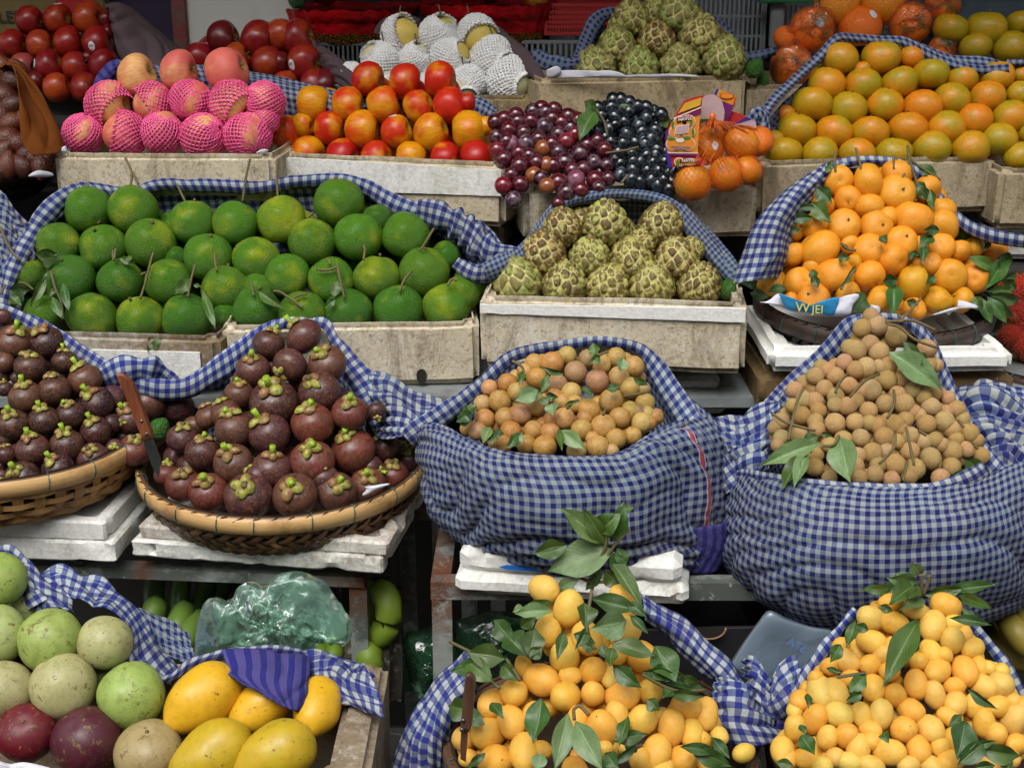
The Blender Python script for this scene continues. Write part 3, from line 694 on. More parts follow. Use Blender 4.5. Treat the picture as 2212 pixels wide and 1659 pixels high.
c3 = foam_box('foam_box', 'long beige foam box with white tape under the lower custard apples', (1036, 641), (1617, 655), 793, 2.13, .29, col='c4b89e', dirt=.9, group=GB, bev=.014)
tape(c3, .001, c3['_w'] - .004, c3['_h'] * .78, c3['_h'] * .90, c3['_h'] * .74, c3['_h'] * .93, col='d8d8d4', dirt=.0)
M['taped'] = M['foam']
foam_box('foam_slab', 'worn white foam slab directly beneath the long custard apple box', (1180, 812), (1556, 812), 843, 2.16, .25, cav=0, col='a09a8a', dirt=.5, cat='foam slab', rough_=.003)
foam_box('foam_slab', 'white foam tray beneath the worn slab beside the longan cloth', (1200, 846), (1573, 850), 893, 2.15, .25, cav=.02, col='a0a098', dirt=.15, cat='foam slab')
c4 = foam_box('foam_tray', 'clean white foam tray under the dark basket of satsumas', (1662, 757), (2193, 757), 806, 2.06, .30, wall=.05, cav=.022, col='c0c0bc', dirt=.02, cat='foam tray')
foam_box('foam_box', 'brown yellow stained foam box beneath the clean white tray', (1640, 808), (2195, 806), 890, 2.08, .3, cav=0, col='6a5638', dirt=1.0, group=GB)
# lids on the tables
foam_box('foam_slab', 'upper chipped white foam slab under the left mangosteen basket', (-100, 1116), (226, 1128), 1158, 1.885, .30, wall=.03, cav=.012, bev=.0035, col='9a9488', dirt=.2, cat='foam slab', rough_=.0005, chip=.02)
foam_box('foam_slab', 'lower chipped white foam slab under the left mangosteen basket', (-110, 1160), (246, 1172), 1204, 1.88, .32, wall=.03, cav=0, bev=.0035, col='8f8678', dirt=.32, cat='foam slab', rough_=.0005, chip=.02)
foam_box('foam_slab', 'upper grimy foam slab under the right mangosteen basket', (297, 1134), (838, 1172), 1164, 1.885, .30, wall=.03, cav=.012, bev=.0035, col='8a7458', dirt=.62, cat='foam slab', rough_=.0009, chip=.025)
foam_box('foam_slab', 'lower crumbling foam slab resting on the rusty table rail', (281, 1166), (826, 1204), 1202, 1.88, .32, cav=0, bev=.0035, col='85745c', dirt=.5, cat='foam slab', rough_=.0014, chip=.035)
l1 = foam_box('foam_slab', 'clean white foam slab with a blue stroke under the round brown fruit sack', (990, 1183), (1474, 1214), 1238, 1.78, .30, cav=0, col='b0a890', dirt=.03, cat='foam slab', rough_=.0004, chip=.015)
foam_box('foam_slab', 'yellowed foam slab below the one with the blue stroke', (981, 1241), (1489, 1268), 1284, 1.77, .32, cav=0, col='a08f70', dirt=.35, cat='foam slab', rough_=.0008, chip=.02)
M['blue_ink'] = simple('blue_stroke', S('1f6ec8'), .5, .05, 30, 0)
bw = l1['_w']; bx = lambda px: (px - 990) / 484 * bw
link('blue_stroke', me('blue_stroke', [(bx(1079), -.0035, l1['_h'] * .40), (bx(1100), -.0035, l1['_h'] * .30), (bx(1190), -.0035, l1['_h'] * .30), (bx(1190), -.0035, l1['_h'] * .42), (bx(1130), -.0035, l1['_h'] * .50), (bx(1098), -.0035, l1['_h'] * .50)], [(0, 1, 2, 3, 4, 5)], M['blue_ink'], False), l1)
# open box of star apples and mangoes, bottom left
z0 = .612; Fr = Pz(790, 1710, z0); Br = Pz(836, 1452, z0); vE = (Br - Fr).normalized(); uE = Vector((vE.y, -vE.x, 0))
foam_box('foam_box', 'weathered grey brown foam box holding the star apples and mangoes', None, None, .2, 0, (Br - Fr).length + .03, wall=.07, cav=.17, col='8a7c68', dirt=1.0, group=GB, AB=(Fr - uE * .72, Fr), bev=.009, rough_=.0012)
foam_box('foam_box', 'dark plastic wrapped foam box behind the mango box', (700, 1392), (866, 1386), 1560, 1.88, .25, cav=0, col='34322c', dirt=1.0, group=GB, bev=.02, rough_=.005)

# shelves under the rows
board('shelf_board', -1.1, 1.25, 2.12, 3.0, P(1000, 842, 2.15).z - .002, 'wide dull grey board carrying the third row of boxes')
board('shelf_board', -1.3, 1.3, 2.40, 3.2, P(1100, 540, 2.44).z - .03, 'dark board carrying the fourth row of boxes', 'dark')
board('shelf_board', -1.4, 1.4, 2.70, 3.4, 1.2, 'dark board carrying the back row of boxes', 'dark')
setting('shelf_backing', boxmesh('shelf_backing', (-1.3, 2.5, .0), (1.4, 2.53, 1.02), M['dark'], 0))
# a red sweet wrapper on the board
def wrapper():
    mb = MB(); p = P(1573, 868, 2.13); r_ = random.Random(3); V = []
    for i in range(9): V.append(p + Vector((r_.uniform(-.012, .012), r_.uniform(-.008, .008), r_.uniform(-.006, .012))))
    return me('candy_wrapper', V, [(0, 1, 2), (2, 3, 4), (4, 5, 6), (6, 7, 8), (1, 4, 7), (0, 5, 8), (3, 6, 1)], M['ink_red'], False)
solo('candy_wrapper', wrapper(), 'tiny crumpled red wrapper on the grey board beside the foam trays', 'wrapper')

# ------------------------------------------------------------------ steel tables
def beam(pa, pb, wx, wz, name, parent, rust=((0, .3),), mat='rusty', seg=24):
    pa, pb = Vector(pa), Vector(pb); d = (pb - pa).normalized()
    s = Vector((0, 0, 1)) if abs(d.z) < .7 else Vector((0, 1, 0)); a = d.cross(s).normalized(); b = a.cross(d).normalized()
    V = []; Fc = []; at = []
    for i in range(seg + 1):
        t = i / seg; p = pa.lerp(pb, t); rv = max([max(0, 1 - abs(t - c) / w_) for c, w_ in rust] + [0.02])
        for sx, sz in ((-1, -1), (-.86, -1.0), (.86, -1.0), (1, -1), (1, 1), (-1, 1)): V.append(p + a * (sx * wx / 2) + b * (sz * wz / 2)); at.append(rv)
    for i in range(seg):
        for j in range(6): Fc.append((i * 6 + j, i * 6 + (j + 1) % 6, (i + 1) * 6 + (j + 1) % 6, (i + 1) * 6 + j))
    Fc += [tuple(range(6))[::-1], tuple(range(seg * 6, seg * 6 + 6))]
    m = me(name, V, Fc, M[mat], False); t_ = m.attributes.new('rust', 'FLOAT', 'POINT'); t_.data.foreach_set('value', at)
    return part(name, m, parent)
tz = P(700, 1240, 1.875).z - .001
t1 = empty('steel_table', (-.55, 1.8, 0), 'grey steel table with rust patches under the mangosteen baskets', 'table')
A = Pz(-80, 1205, tz); B = Pz(790, 1238, tz); hh = Vector((0, .0, -.0085)); dA = (B - A).normalized()
beam(A + hh, B + hh - dA * .0, .03, .0165, 'rail', t1, rust=((1, .16), (.45, .03)))
lg = B + Vector((-.012, .006, -.018)); beam(lg, Vector((lg.x, lg.y, 0)), .026, .026, 'leg', t1, rust=((0, .12),))
back = Vector((-dA.y, dA.x, 0)) * .42
beam(B + back * .06 + Vector((-.02, 0, -.02)), B + back + Vector((-.02, 0, -.02)), .026, .03, 'rail', t1)
bl = P(878, 1150, 2.2); beam(Vector((bl.x, bl.y, tz)), Vector((bl.x + .006, bl.y, 0)), .026, .026, 'leg', t1, rust=((0, .1), (.3, .02)), mat='rusty')
t2z = P(960, 1258, 1.79).z
t2 = empty('steel_table', (.2, 1.85, 0), 'rusty cornered steel table under the two large cloth sacks', 'table')
A = Pz(930, 1258, t2z) + Vector((0, 0, -.0135)); B = Pz(2300, 1262, t2z) + Vector((0, 0, -.0135))
beam(A + Vector((0, .014, 0)), B + Vector((0, .014, 0)), .028, .027, 'rail', t2, rust=((0, .05), (.02, .06)))
beam(A + Vector((.0155, .013, -.0145)), Vector((A.x + .0155, A.y + .013, 0)), .0285, .026, 'leg', t2, rust=((0, .14),))
beam(A + Vector((.014, .03, 0)), A + Vector((.02, .42, 0)), .028, .027, 'rail', t2, rust=((0, .9), (.5, .8)))
for xx, yy in ((1014, 2.15), (1076, 2.25), (952, 2.3)):
    q = P(xx, 1290, yy); beam(Vector((q.x, q.y, t2z - .02)), Vector((q.x, q.y, 0)), .026, .026, 'leg', t2)
q = P(1014, 1280, 2.15); beam(Vector((q.x - .3, q.y, t2z - .04)), Vector((q.x + 1.3, q.y, t2z - .04)), .03, .03, 'rail', t2)
# front low stand under the bottom baskets
board('shelf_board', -1.0, .0, 1.2, 1.85, .40, 'low dark board beneath the mango box', 'dark')
board('shelf_board', .0, 1.1, 1.1, 1.75, .38, 'low dark board beneath the baskets of small yellow fruit', 'dark')

# ------------------------------------------------------------------ baskets
def basket(label, c, Rr, h, tilt=(0, 0), style='twill', weave='bamboo', rim='rim', base=.6, rimh=.024, ties=20, wire='wire', rows=8, cols=64, cat='basket', group=None):
    o = empty('woven_basket', c, label, cat, group); o.rotation_euler = (R(tilt[0]), R(tilt[1]), 0)
    def prof(t):                        # t 0 rim .. 1 base edge
        r = Rr * (base + (1 - base) * math.cos(t * math.pi / 2) ** .8) if t < 1 else Rr * base
        return r, -h * (math.sin(t * math.pi / 2) ** 1.0)
    inner = [(prof(t / 10)[0] - .004, prof(t / 10)[1] + .003) for t in range(10, -1, -1)]; inner = [(0.0005, -h + .004)] + inner
    link('lining', lathe('lining', inner, 48, M['bamboo_dark'] if weave != 'bamboo_black' else M['bamboo_black']), o)
    mb = MB()
    def pt(th, t, off): r, z = prof(min(max(t, 0), 1)); r += off; return Vector((r * math.cos(th), r * math.sin(th), z - off * .4 * t))
    r_ = random.Random(int(Rr * 1e4))
    if style == 'twill':
        for k in range(rows):
            for j in range(cols):
                s = 1 if (k % 2) else -1; t0 = (k + .5) / rows * 1.02; th0 = 2 * math.pi * (j + .5 * (k % 2)) / cols
                L = .72 * 2 * math.pi / cols * 1.5; dt = .85 / rows * s; wv = .0048
                V = []; n = 4
                for q in range(n + 1):
                    u = q / n - .5; off = .0005 + .0042 * (1 - (2 * u) ** 2) + r_.uniform(0, .0004)
                    a = pt(th0 + L * u, t0 + dt * u * 1.5, off); tn = (pt(th0 + L * (u + .05), t0 + dt * (u + .05) * 1.5, off) - a).normalized(); nr = Vector((math.cos(th0), math.sin(th0), -.5)).normalized(); sd_ = tn.cross(nr).normalized() * wv * r_.uniform(.85, 1.1)
                    V += [a + sd_, a + nr * .0008, a - sd_]
                Fq = []
                for q in range(n): Fq += [(q * 3, q * 3 + 3, q * 3 + 4, q * 3 + 1), (q * 3 + 1, q * 3 + 4, q * 3 + 5, q * 3 + 2)]
                mb.add(V, Fq)
    else:
        for j in range(cols):            # upright staves
            th0 = 2 * math.pi * j / cols; V = []; n = 8; wv = .0075
            for q in range(n + 1):
                t = q / n; a = pt(th0, t, .0015 + (.0022 if q % 2 else 0)); sd_ = Vector((-math.sin(th0), math.cos(th0), 0)) * wv * r_.uniform(.9, 1.1)
                V += [a + sd_, a - sd_]
            mb.add(V, [(q * 2, q * 2 + 1, q * 2 + 3, q * 2 + 2) for q in range(n)])
        for k in range(rows):
            for j in range(cols):
                t0 = (k + .5) / rows; V = []; n = 6; L = 2 * math.pi / cols * 2
                if (j + k) % 2: continue
                for q in range(n + 1):
                    u = q / n - .5; off = -.001 + .0062 * math.cos(u * math.pi) ** .8 if abs(u) < .5 else -.001
                    a = pt(2 * math.pi * j / cols + L * u, t0, off); hw = Vector((0, 0, h / rows * .36))
                    V += [a + hw, a - hw]
                mb.add(V, [(q * 2, q * 2 + 1, q * 2 + 3, q * 2 + 2) for q in range(n)])
    wv_ = link('weave', mb.mesh('weave', M[weave], True), o); wv_['kind'] = 'stuff'
    ro = Rr + .006
    link('rim_band', lathe('rim_band', [(ro - .004, -rimh), (ro, -rimh + .001), (ro + .0012, -rimh * .5), (ro, -.001), (ro - .0045, 0)], 96, M[rim]), o)
    link('rim_hoop', lathe('rim_hoop', [(Rr - .009, -.006), (Rr - .004, .0005), (Rr + .0015, .001), (Rr + .0015, -.004)], 96, M['rim_dark' if rim == 'rim' else rim]), o)
    tie = None
    for k in range(ties):
        a = 2 * math.pi * (k + r_.uniform(-.15, .15)) / ties
        pts = []
        for q in range(13):
            b = 2 * math.pi * q / 12; pts.append(Vector((Rr - .001 + math.cos(b) * .0095, math.sin(q * .5) * .0008, -rimh * .5 + math.sin(b) * (rimh * .5 + .0028))))
        if tie is None: V, Fc = tube(pts, .0009, 5, False); tie = me('wire_tie', V, Fc, M[wire])
        t_ = link('wire_tie', tie, o); t_.rotation_euler = (0, 0, a)
    return o
bR = P(613, 985, 2.02); Rz = P(568, 1104, 1.80).z
basket('brown woven basket with pale split bamboo rim holding reddish mangosteens', (P(614, 1000, 2.02).x, 2.022, Rz), .2185, .076, (3.5, 0), cols=58, rows=8, base=.73)
lz = P(0, 1040, 1.80).z
basket('tan open weave basket at the left edge holding dark mangosteens', (P(8, 940, 2.02).x, 2.012, lz + .004), .213, .080, (2, 2), style='plain', weave='bamboo_pale', cols=44, rows=7, base=.76, wire='wire')
bz = P(1885, 708, 2.085).z
basket('old dark brown woven basket holding leafy satsumas', (P(1885, 660, 2.27).x, 2.272, bz), .192, .066, (4, 0), weave='bamboo_black', rim='rim_black', cols=60, rows=7, ties=22, rimh=.026)
basket('deep brown basket of small yellow fruit at bottom centre', (P(1297, 1600, 1.56).x, 1.56, .567), .197, .13, (0, 0), weave='bamboo', rim='rim_dark', base=.75)
basket('brown basket of small yellow fruit at bottom right', (P(2012, 1600, 1.56).x, 1.56, .565), .206, .13, (0, 0), weave='bamboo_dark', rim='rim_dark', base=.75)
basket('very dark basket under the snake fruit at the left edge', (P(-60, 400, 2.6).x, 2.58, P(0, 372, 2.42).z), .155, .07, (2, 0), weave='bamboo_black', rim='rim_black', ties=14, cols=50, rows=6)
# ================================================================== fruit
def lin(Y0, yb, k, xc=None, w_=None, c=0.0):
    return lambda x, y: Y0 + k * (yb - y) + (c * ((x - xc) / w_) ** 2 if xc is not None else 0)
def side_axis(q):
    f = q['flags']
    base = {'L': 180, 'U': 90, 'D': 270, 'F': 0}.get(f[:1], 0) if f else 0
    return dirv(base + rnd.uniform(-22, 22), rnd.uniform(-5, 25) if f[:1] != 'F' else 75)
def up_axis(q): return dirv(90 + rnd.uniform(-14, 14), rnd.uniform(5, 30))
def apple_kids(o, q): child('stem', K['apple_stem'], o)
def sticker_on(o, p, dx, dy, sx=.2, sy=.27, ink=True, col='sticker', off=1.012, lines=True):
    """flat print stuck on the skin of o; dx, dy = place on the front of the fruit in radii"""
    tow = math.sqrt(max(0, 1 - dx * dx - dy * dy)); d = (RT * dx - UP * dy - FW * tow).normalized(); qi = o.rotation_quaternion.inverted()
    # local ray to the surface
    ld = qi @ d; best = None
    hit, loc, nor, _ = o.ray_cast(ld * 3, -ld)
    if not hit: return
    a = (qi @ UP); a = (a - nor * a.dot(nor)).normalized(); b = a.cross(nor)
    V = [loc + nor * .02]; n = 18
    for rr_, lift in ((.5, .018), (1.0, .006)):
        for k in range(n):
            t = 2 * math.pi * k / n; V.append(loc + (b * (math.cos(t) * sx) + a * (math.sin(t) * sy)) * rr_)
    # drop the ring onto the skin
    for i in range(1, len(V)):
        h2, l2, n2, _ = o.ray_cast(V[i] + nor * .5, -nor)
        if h2: V[i] = l2 + n2 * .014
    Fc = [(0, 1 + k, 1 + (k + 1) % n) for k in range(n)] + [(1 + k, 1 + n + k, 1 + n + (k + 1) % n, 1 + (k + 1) % n) for k in range(n)]
    s = link('sticker', me('sticker', V, Fc, M[col], True), o)
    if ink:
        mb = MB()
        for k in range(7):
            w1 = .012 + .01 * (k % 3 == 0); x0 = -sx * .55 + k * sx * .18
            q4 = [loc + nor * .034 + b * xx + a * yy for xx, yy in ((x0, -sy * .12), (x0 + w1, -sy * .12), (x0 + w1, sy * .4), (x0, sy * .4))]
            mb.add(q4, [(0, 1, 2, 3)])
        link('print', mb.mesh('print', M['ink'], False), s)
        q4 = [loc + nor * .034 + b * xx + a * yy for xx, yy in ((-.05, -sy * .75), (.05, -sy * .75), (.03, -sy * .5), (-.03, -sy * .5))]
        link('print', me('print', q4, [(0, 1, 2, 3)], M['ink_red'], False), s)
    return s

RED = {'r': (S('86161a', .18), 'dark red'), 'b': (S('941c18', .26), 'bright red'), 'o': (S('a4341c', .45), 'orange red'), 'p': (S('a4484a', .25), 'pinkish red'), 'm': (S('661418', .1), 'maroon')}
redL = place('apple', 'TA', ['190,135,90,,r 370,125,92,,b 568,120,103,,o'.replace(',,', ',') + ' 682,130,60,m',
    '80,280,88,b 255,287,92,o 435,273,97,b 628,280,103,b 692,212,52,m', '-5,385,62,m 148,425,84,p 315,420,95,r 485,425,92,b 560,370,40,m 668,418,100,r', '232,520,62,m 365,562,92,o 545,565,97,r'],
    lin(2.80, 210, .0006), 'apple', 'apple', 'red apples in the back left pile', 'left pile of red apples', RED, 'r', side_axis, apple_kids, fill='dark red apple glimpsed in a gap of the back left apple pile', words='red_apple')
sticker_on(redL[1]['o'], 0, .10, -.93, .28, .3); sticker_on(redL[7]['o'], 0, -.12, .38); 
for q in redL:
    if abs(q['x'] - 315 / 2.958) < 4: sticker_on(q['o'], 0, -.82, -.02, .22, .28)
redC = place('apple', 'TA', ['1425,245,108,m 1648,250,114,r 1795,225,100,o 1905,245,113,r', '1275,368,92,r 1515,375,95,o 1712,405,106,r 1790,400,70,m 1948,402,113,b', '1820,540,85,o 2010,545,100,r 2080,545,100,m'],
    lin(2.84, 170, .0005), 'apple', 'apple', 'red apples in the back centre pile', 'back pile beside the white panel', RED, 'r', side_axis, apple_kids, fill='dark red apple glimpsed in a gap of the back centre apple pile', words='red_apple')
for q in redC:
    if abs(q['x'] - 1948 / 2.958) < 3: sticker_on(q['o'], 0, -.62, .28, .2, .3)

# pink netted apples
FJ = {'y': (S('c98a50', .62), 'pale yellow streaked'), 'p': (S('c26458', .40), 'pink'), 's': (S('cc6a58', .30), 'rosy')}
Bf = lin(2.49, 318, .0005)
place('fuji', 'TA', ['875,492,133,y 1142,462,130,p 1447,458,146,s'], Bf, 'bare apple', 'apple', 'large pink apples', 'crowning the pink netted apples', FJ, 'p', lambda q: dirv(rnd.uniform(0, 20), 12), apple_kids, words='pink_apple')
def net_kid(which, axis=None):
    def f(o, q):
        fl = q['flags']; net = K['net_' + (fl[:1] or 'a')]
        ang = float(fl[1:]) if len(fl) > 1 else rnd.uniform(0, 360)
        # net opening direction in picture, given in world, turned into the apple's frame
        d = dirv(ang, {'a': -30, 'b': 12, 'c': 22}[fl[:1] or 'a']); lq = o.rotation_quaternion.inverted() @ orient(d, rnd.uniform(0, 6))
        child('foam_net', net, o, q=lq, sc=1.0)
    return f
place('fuji', 'TA', ['697,668,143,y,!c-40 975,662,128,p,!b215 1222,650,130,s,!a80 1483,668,145,y,!c-40 1690,655,128,y,!a-10',
    '1690,770,90,p,!a0 ', '532,858,126,p,!a250 795,862,140,s,!b170 1035,855,132,p,!a265 1300,875,142,y,!a200 1582,872,142,p,!a125'], Bf, 'apple in pink foam net', 'apple', 'apples in pink foam nets', 'beige box beside the orange brown cloth',
    FJ, 'p', lambda q: dirv(rnd.uniform(-30, 30), 10), net_kid(0), words='netted_pink_apple')

GA = {'r': (S('b0301e', .30), 'red'), 'R': (S('a02020', .12), 'deep red'), 'o': (S('c4501c', .52), 'orange'), 'y': (S('c8641e', .78), 'yellow'), 'm': (S('b83a1e', .50), 'red and yellow')}
gal = place('gala', 'TB', ['482,508,106,R 720,522,108,r 945,510,109,r', '135,668,113,y 355,670,110,m 582,672,114,o 805,682,100,m 1005,678,112,r 1120,655,58,R', '-40,848,105,m 72,800,78,y 235,820,104,r 445,830,117,o 665,845,104,m 887,850,117,m 1130,838,121,y 1235,810,62,y',
    '97,985,112,o 322,1000,110,R 537,1010,102,r 757,1018,108,y 977,1018,105,R 1180,1015,112,R'], lambda x, y: 2.575 - (x - 600) * .00024 + .0005 * (335 - y), 'apple', 'apple', 'yellow and red apples in the taped box', 'pile in the taped box', GA, 'm', side_axis, apple_kids,
    fill='yellow red apple glimpsed in a gap of the taped box pile', words='yellow_red_apple')
for q in gal:
    if abs(q['x'] - (631 + 665 / 2.958)) < 3: sticker_on(q['o'], 0, -.18, -.88, .3, .16)

PE = {'y': (S('d8bc64', 0), 'yellow'), 'w': (S('dcd0ae', 0), 'pale')}
place('pear', 'TB', ['690,228,118,y,!b10 935,228,122,y,!a60 1182,225,122,y,!b-60', '565,395,118,w,!a140 790,382,105,w,!a60 1005,375,124,y,!a20 1275,375,133,w,!a330', '375,505,95,w,!a180 600,530,90,w,!a90 900,540,90,w,!a90 1125,535,112,w,!a270 1385,515,145,w,!a-30'],
    lin(2.82, 200, .0005), 'round pear in white foam net', 'pear', 'pears in white foam nets', 'heap behind the yellow red apples', PE, 'w', lambda q: dirv(100 + rnd.uniform(-30, 30), 20),
    lambda o, q: (child('foam_net', K['wnet_' + (q['flags'][:1] or 'a')], o, q=o.rotation_quaternion.inverted() @ orient(dirv(float(q['flags'][1:] or 0), 35), rnd.uniform(0, 6))), child('stem', K['pear_stem'], o)), words='netted_pear')

CU = {'g': (S('889648', .7), 'green'), 'y': (S('a4a254', .9), 'yellowish'), 'd': (S('9c8e4c', 1.0), 'brown blotched')}
place('custard', 'TC', ['918,118,118,y 1225,85,128,g', '832,290,120,g 1085,258,122,d 1362,235,138,y', '690,430,128,g 972,432,128,g 1237,415,132,g 1512,375,142,g'], lin(2.79, 155, .0005), 'custard apple', 'custard apple',
    'custard apples in the upper heap', 'upper custard apple heap', CU, 'g', up_axis, None, fill='custard apple glimpsed in a gap of the upper heap', words='custard_apple')
place('custard', 'MC', ['687,5,125,d 967,-25,148,y 1322,-15,140,d', '570,165,142,d 862,187,128,y 1125,202,137,y 1200,95,88,y 1415,202,142,d 1512,145,84,y', '395,345,158,g 702,360,142,y 980,372,134,y 1260,365,142,y 1565,362,140,d'], lin(2.225, 615, .0005), 'custard apple', 'custard apple',
    'custard apples in the lower heap', 'lower custard apple heap', CU, 'y', up_axis, None, fill='custard apple glimpsed in a gap of the lower heap', words='custard_apple')

TG = {'o': (S('c6821c', .48), 'orange'), 'O': (S('c67a1a', .36), 'deep orange'), 'g': (S('b8861c', .60), 'greenish'), 'y': (S('c08018', .46), 'yellow orange')}
def tang_axis(q): return dirv(90 + rnd.uniform(-12, 12), rnd.uniform(-8, 18))
place('tangerine', 'TD', ['900,375,112,y 1162,370,120,o 1355,365,78,O 1040,450,60,O', '815,540,115,o 1045,545,115,y 1280,532,112,o 1480,472,110,g 1680,505,98,O 1895,495,112,o 2060,480,60,O',
    '545,730,62,O 720,668,124,g 953,695,116,g 1185,672,115,o 1425,688,120,O 1615,635,112,o 1840,622,112,O 2050,600,88,g', '480,885,60,y 622,830,118,g 860,846,115,o 1090,852,118,y 1332,825,121,O 1576,820,119,y 1757,765,113,O 1990,750,118,y 2120,850,90,O',
    '540,975,112,g 767,980,112,g 1005,988,112,o 1238,990,116,g 1482,950,121,g 1730,945,120,y 1915,890,112,g 2045,1000,100,g 2180,1000,100,y'], lin(2.50, 325, .0005), 'tangerine', 'tangerine', 'tangerines in the big right hand pile', 'big right tangerine pile', TG, 'o', tang_axis,
    lambda o, q: child('stem', K['citrus_stem'], o, sc=.9), fill='tangerine glimpsed in a gap of the big right pile')
place('tangerine', 'TD', ['1605,185,105,g 1832,188,125,g 2050,155,85,g 2200,190,110,g', '1765,305,100,g 1992,310,116,g 2200,330,100,y'], lin(2.86, 120, .0005), 'tangerine', 'tangerine', 'dull green tangerines at top right', 'dull pile at top right', TG, 'g', tang_axis, lambda o, q: child('stem', K['citrus_stem'], o, sc=.9))
OR = {'o': (S('ea8a1c', 0), 'bright orange'), 'd': (S('ec741a', 0), 'deep orange')}
big = place('orange', 'TD', ['880,28,143,o 1170,18,140,o 1550,35,112,d', '718,190,140,d 1022,180,135,d 1345,155,130,d', '545,240,70,d 585,430,132,d 1560,315,92,d'], lin(2.88, 150, .0005), 'large orange', 'orange', 'large oranges at the back right', 'top right orange heap', OR, 'o', None, None, words='large_orange')

PM = {'g': (S('4c761c', .2), 'green'), 'd': (S('3e6a1e', .04), 'dark green'), 'y': (S('6e881c', .45), 'yellow green'), 'p': (S('507622', .28), 'yellow blotched green')}
def pomelo_kids(o, q):
    if rnd.random() < .55: child('stalk', K['citrus_stem'], o, sc=1.0)
pom_axis = lambda q: dirv(90 + rnd.uniform(-25, 25), rnd.uniform(0, 50))
PF = lin(2.232, 690, .00050)
def toD(t, s):
    out = []
    for it in s.split():
        a = it.split(','); x, y = T(t, float(a[0]), float(a[1])); out.append(','.join(['%.1f' % x, '%.1f' % y, '%.1f' % (float(a[2]) / TILE[t][2])] + a[3:]))
    return ' '.join(out)
place('pomelo', 'D', [toD('TA', '565,1342,146,g 850,1345,155,g 1230,1422,141,g 1505,1430,141,g 1797,1402,151,y') + ' ' + toD('TB', '300,1297,155,g 425,1515,152,g 725,1502,148,g 545,1400,92,d'),
    toD('MA', '372,108,142,g 660,125,146,g 965,103,157,g 1332,190,150,g 1637,205,146,g') + ' ' + toD('MB', '543,95,147,g'), toD('MA', '165,300,124,p 455,330,153,d 770,345,142,d 1075,348,145,g 1442,395,151,p 1830,310,144,g') + ' ' + toD('MB', '665,335,143,p 957,325,147,p 1260,290,158,p 1400,180,90,d 200,400,105,g'),
    toD('MA', '272,550,118,p 590,568,156,p 895,585,148,g 1195,575,156,d 1640,525,150,d 1935,555,148,g') + ' ' + toD('MB', '782,540,152,d 1095,525,155,d 1400,505,150,g 1500,425,115,p 1565,330,112,d'), toD('MA', '60,470,90,d 1120,190,70,d 1440,560,80,d')],
    PF, 'citrus', 'green citrus', 'large green citrus fruit', 'wide green citrus heap', PM, 'g', pom_axis, pomelo_kids, fill='green citrus glimpsed in a gap of the wide heap', words='green_citrus', jit=.12)

MG = {'r': ([S('5e2a26', .3), S('66322c', .35)], 'reddish'), 'b': ([S('44302a', .6), S('4e382e', .7), S('3e2628', .3)], 'brown'), 'd': ([S('20141e', .1), S('2a1a22', .2), S('34181e', .15), S('261c1e', .4)], 'dark purple'), 'p': ([S('422630', .35), S('4c2e30', .4)], 'purple brown')}
def mang_kids(o, q):
    child('stalk', K[rnd.choice(['m_stem', 'm_stem', 'm_stem2', 'm_stem_dry'])], o, rnd.uniform(0, 6))
    a0 = rnd.uniform(0, 6)
    for k in range(4):
        c = child('sepal', K['sepal'], o, a0 + k * math.pi / 2 + rnd.uniform(-.2, .2)); s = rnd.uniform(.6, .98); c.scale = (s, rnd.uniform(.6, 1.0), rnd.uniform(.98, 1.06))
place('mangosteen', 'D', [toD('MB', '265,748,100,b').replace(',b', '') + ',%s,b,%.1f,%.1f' % ('32', *T('MB', 310, 630)) + ' ' + '%.1f,%.1f,39.5,39,p,%.1f,%.1f' % (*T('MB', 490, 700), *T('MB', 400, 600)) + ' ' + '%.1f,%.1f,41,39,b,%.1f,%.1f' % (*T('MB', 640, 875), *T('MB', 608, 790))], 
    lin(1.86, 1070, .00058), 'mangosteen', 'mangosteen', 'mangosteens crowning the right heap', 'peak of the right mangosteen heap', MG, 'b', None, mang_kids)
place('mangosteen', 'MB', ['165,905,104,90,p,168,830 400,880,108,105,p,340,940', '75,1065,92,85,b,85,985 295,1115,150,125,b,283,1010 590,1052,133,105,b,540,975 782,1185,112,85,r,795,1105', '45,1290,122,122,b,20,1180 270,1320,131,110,p,215,1215 545,1255,135,110,r,525,1140 -10,1190,95,95,b,-60,1100 955,1175,60,60,d'],
    lin(1.86, 1070, .00058), 'mangosteen', 'mangosteen', 'mangosteens in the upper right heap', 'upper right mangosteen heap', MG, 'b', None, mang_kids, fill='mangosteen glimpsed in a gap of the upper right heap')
place('mangosteen', 'MM', ['335,312,98,100,p,350,225 505,175,85,90,b,470,95', '465,405,112,110,b,470,300 1165,462,141,125,r,1160,360 1425,385,140,125,r,1375,280 1635,372,92,100,b,1560,285', '235,545,78,75,r,245,465 662,470,125,118,b,640,385 905,505,121,105,p,925,405 1792,442,95,85,p,1770,375',
    '342,605,112,90,r,350,520 505,655,125,98,r,495,575 757,680,150,95,b,752,610 1052,675,140,95,b,1035,610 1320,655,126,100,b,1350,590 1520,610,112,80,r,1530,545 1682,545,100,75,r,1680,465', '1240,560,90,80,p 820,560,90,80,p 1540,500,80,70,p'],
    lin(1.862, 1070, .00058, 570, 300, .10), 'mangosteen', 'mangosteen', 'mangosteens in the right basket', 'right mangosteen basket', MG, 'b', None, mang_kids, fill='mangosteen glimpsed in a gap of the right basket')
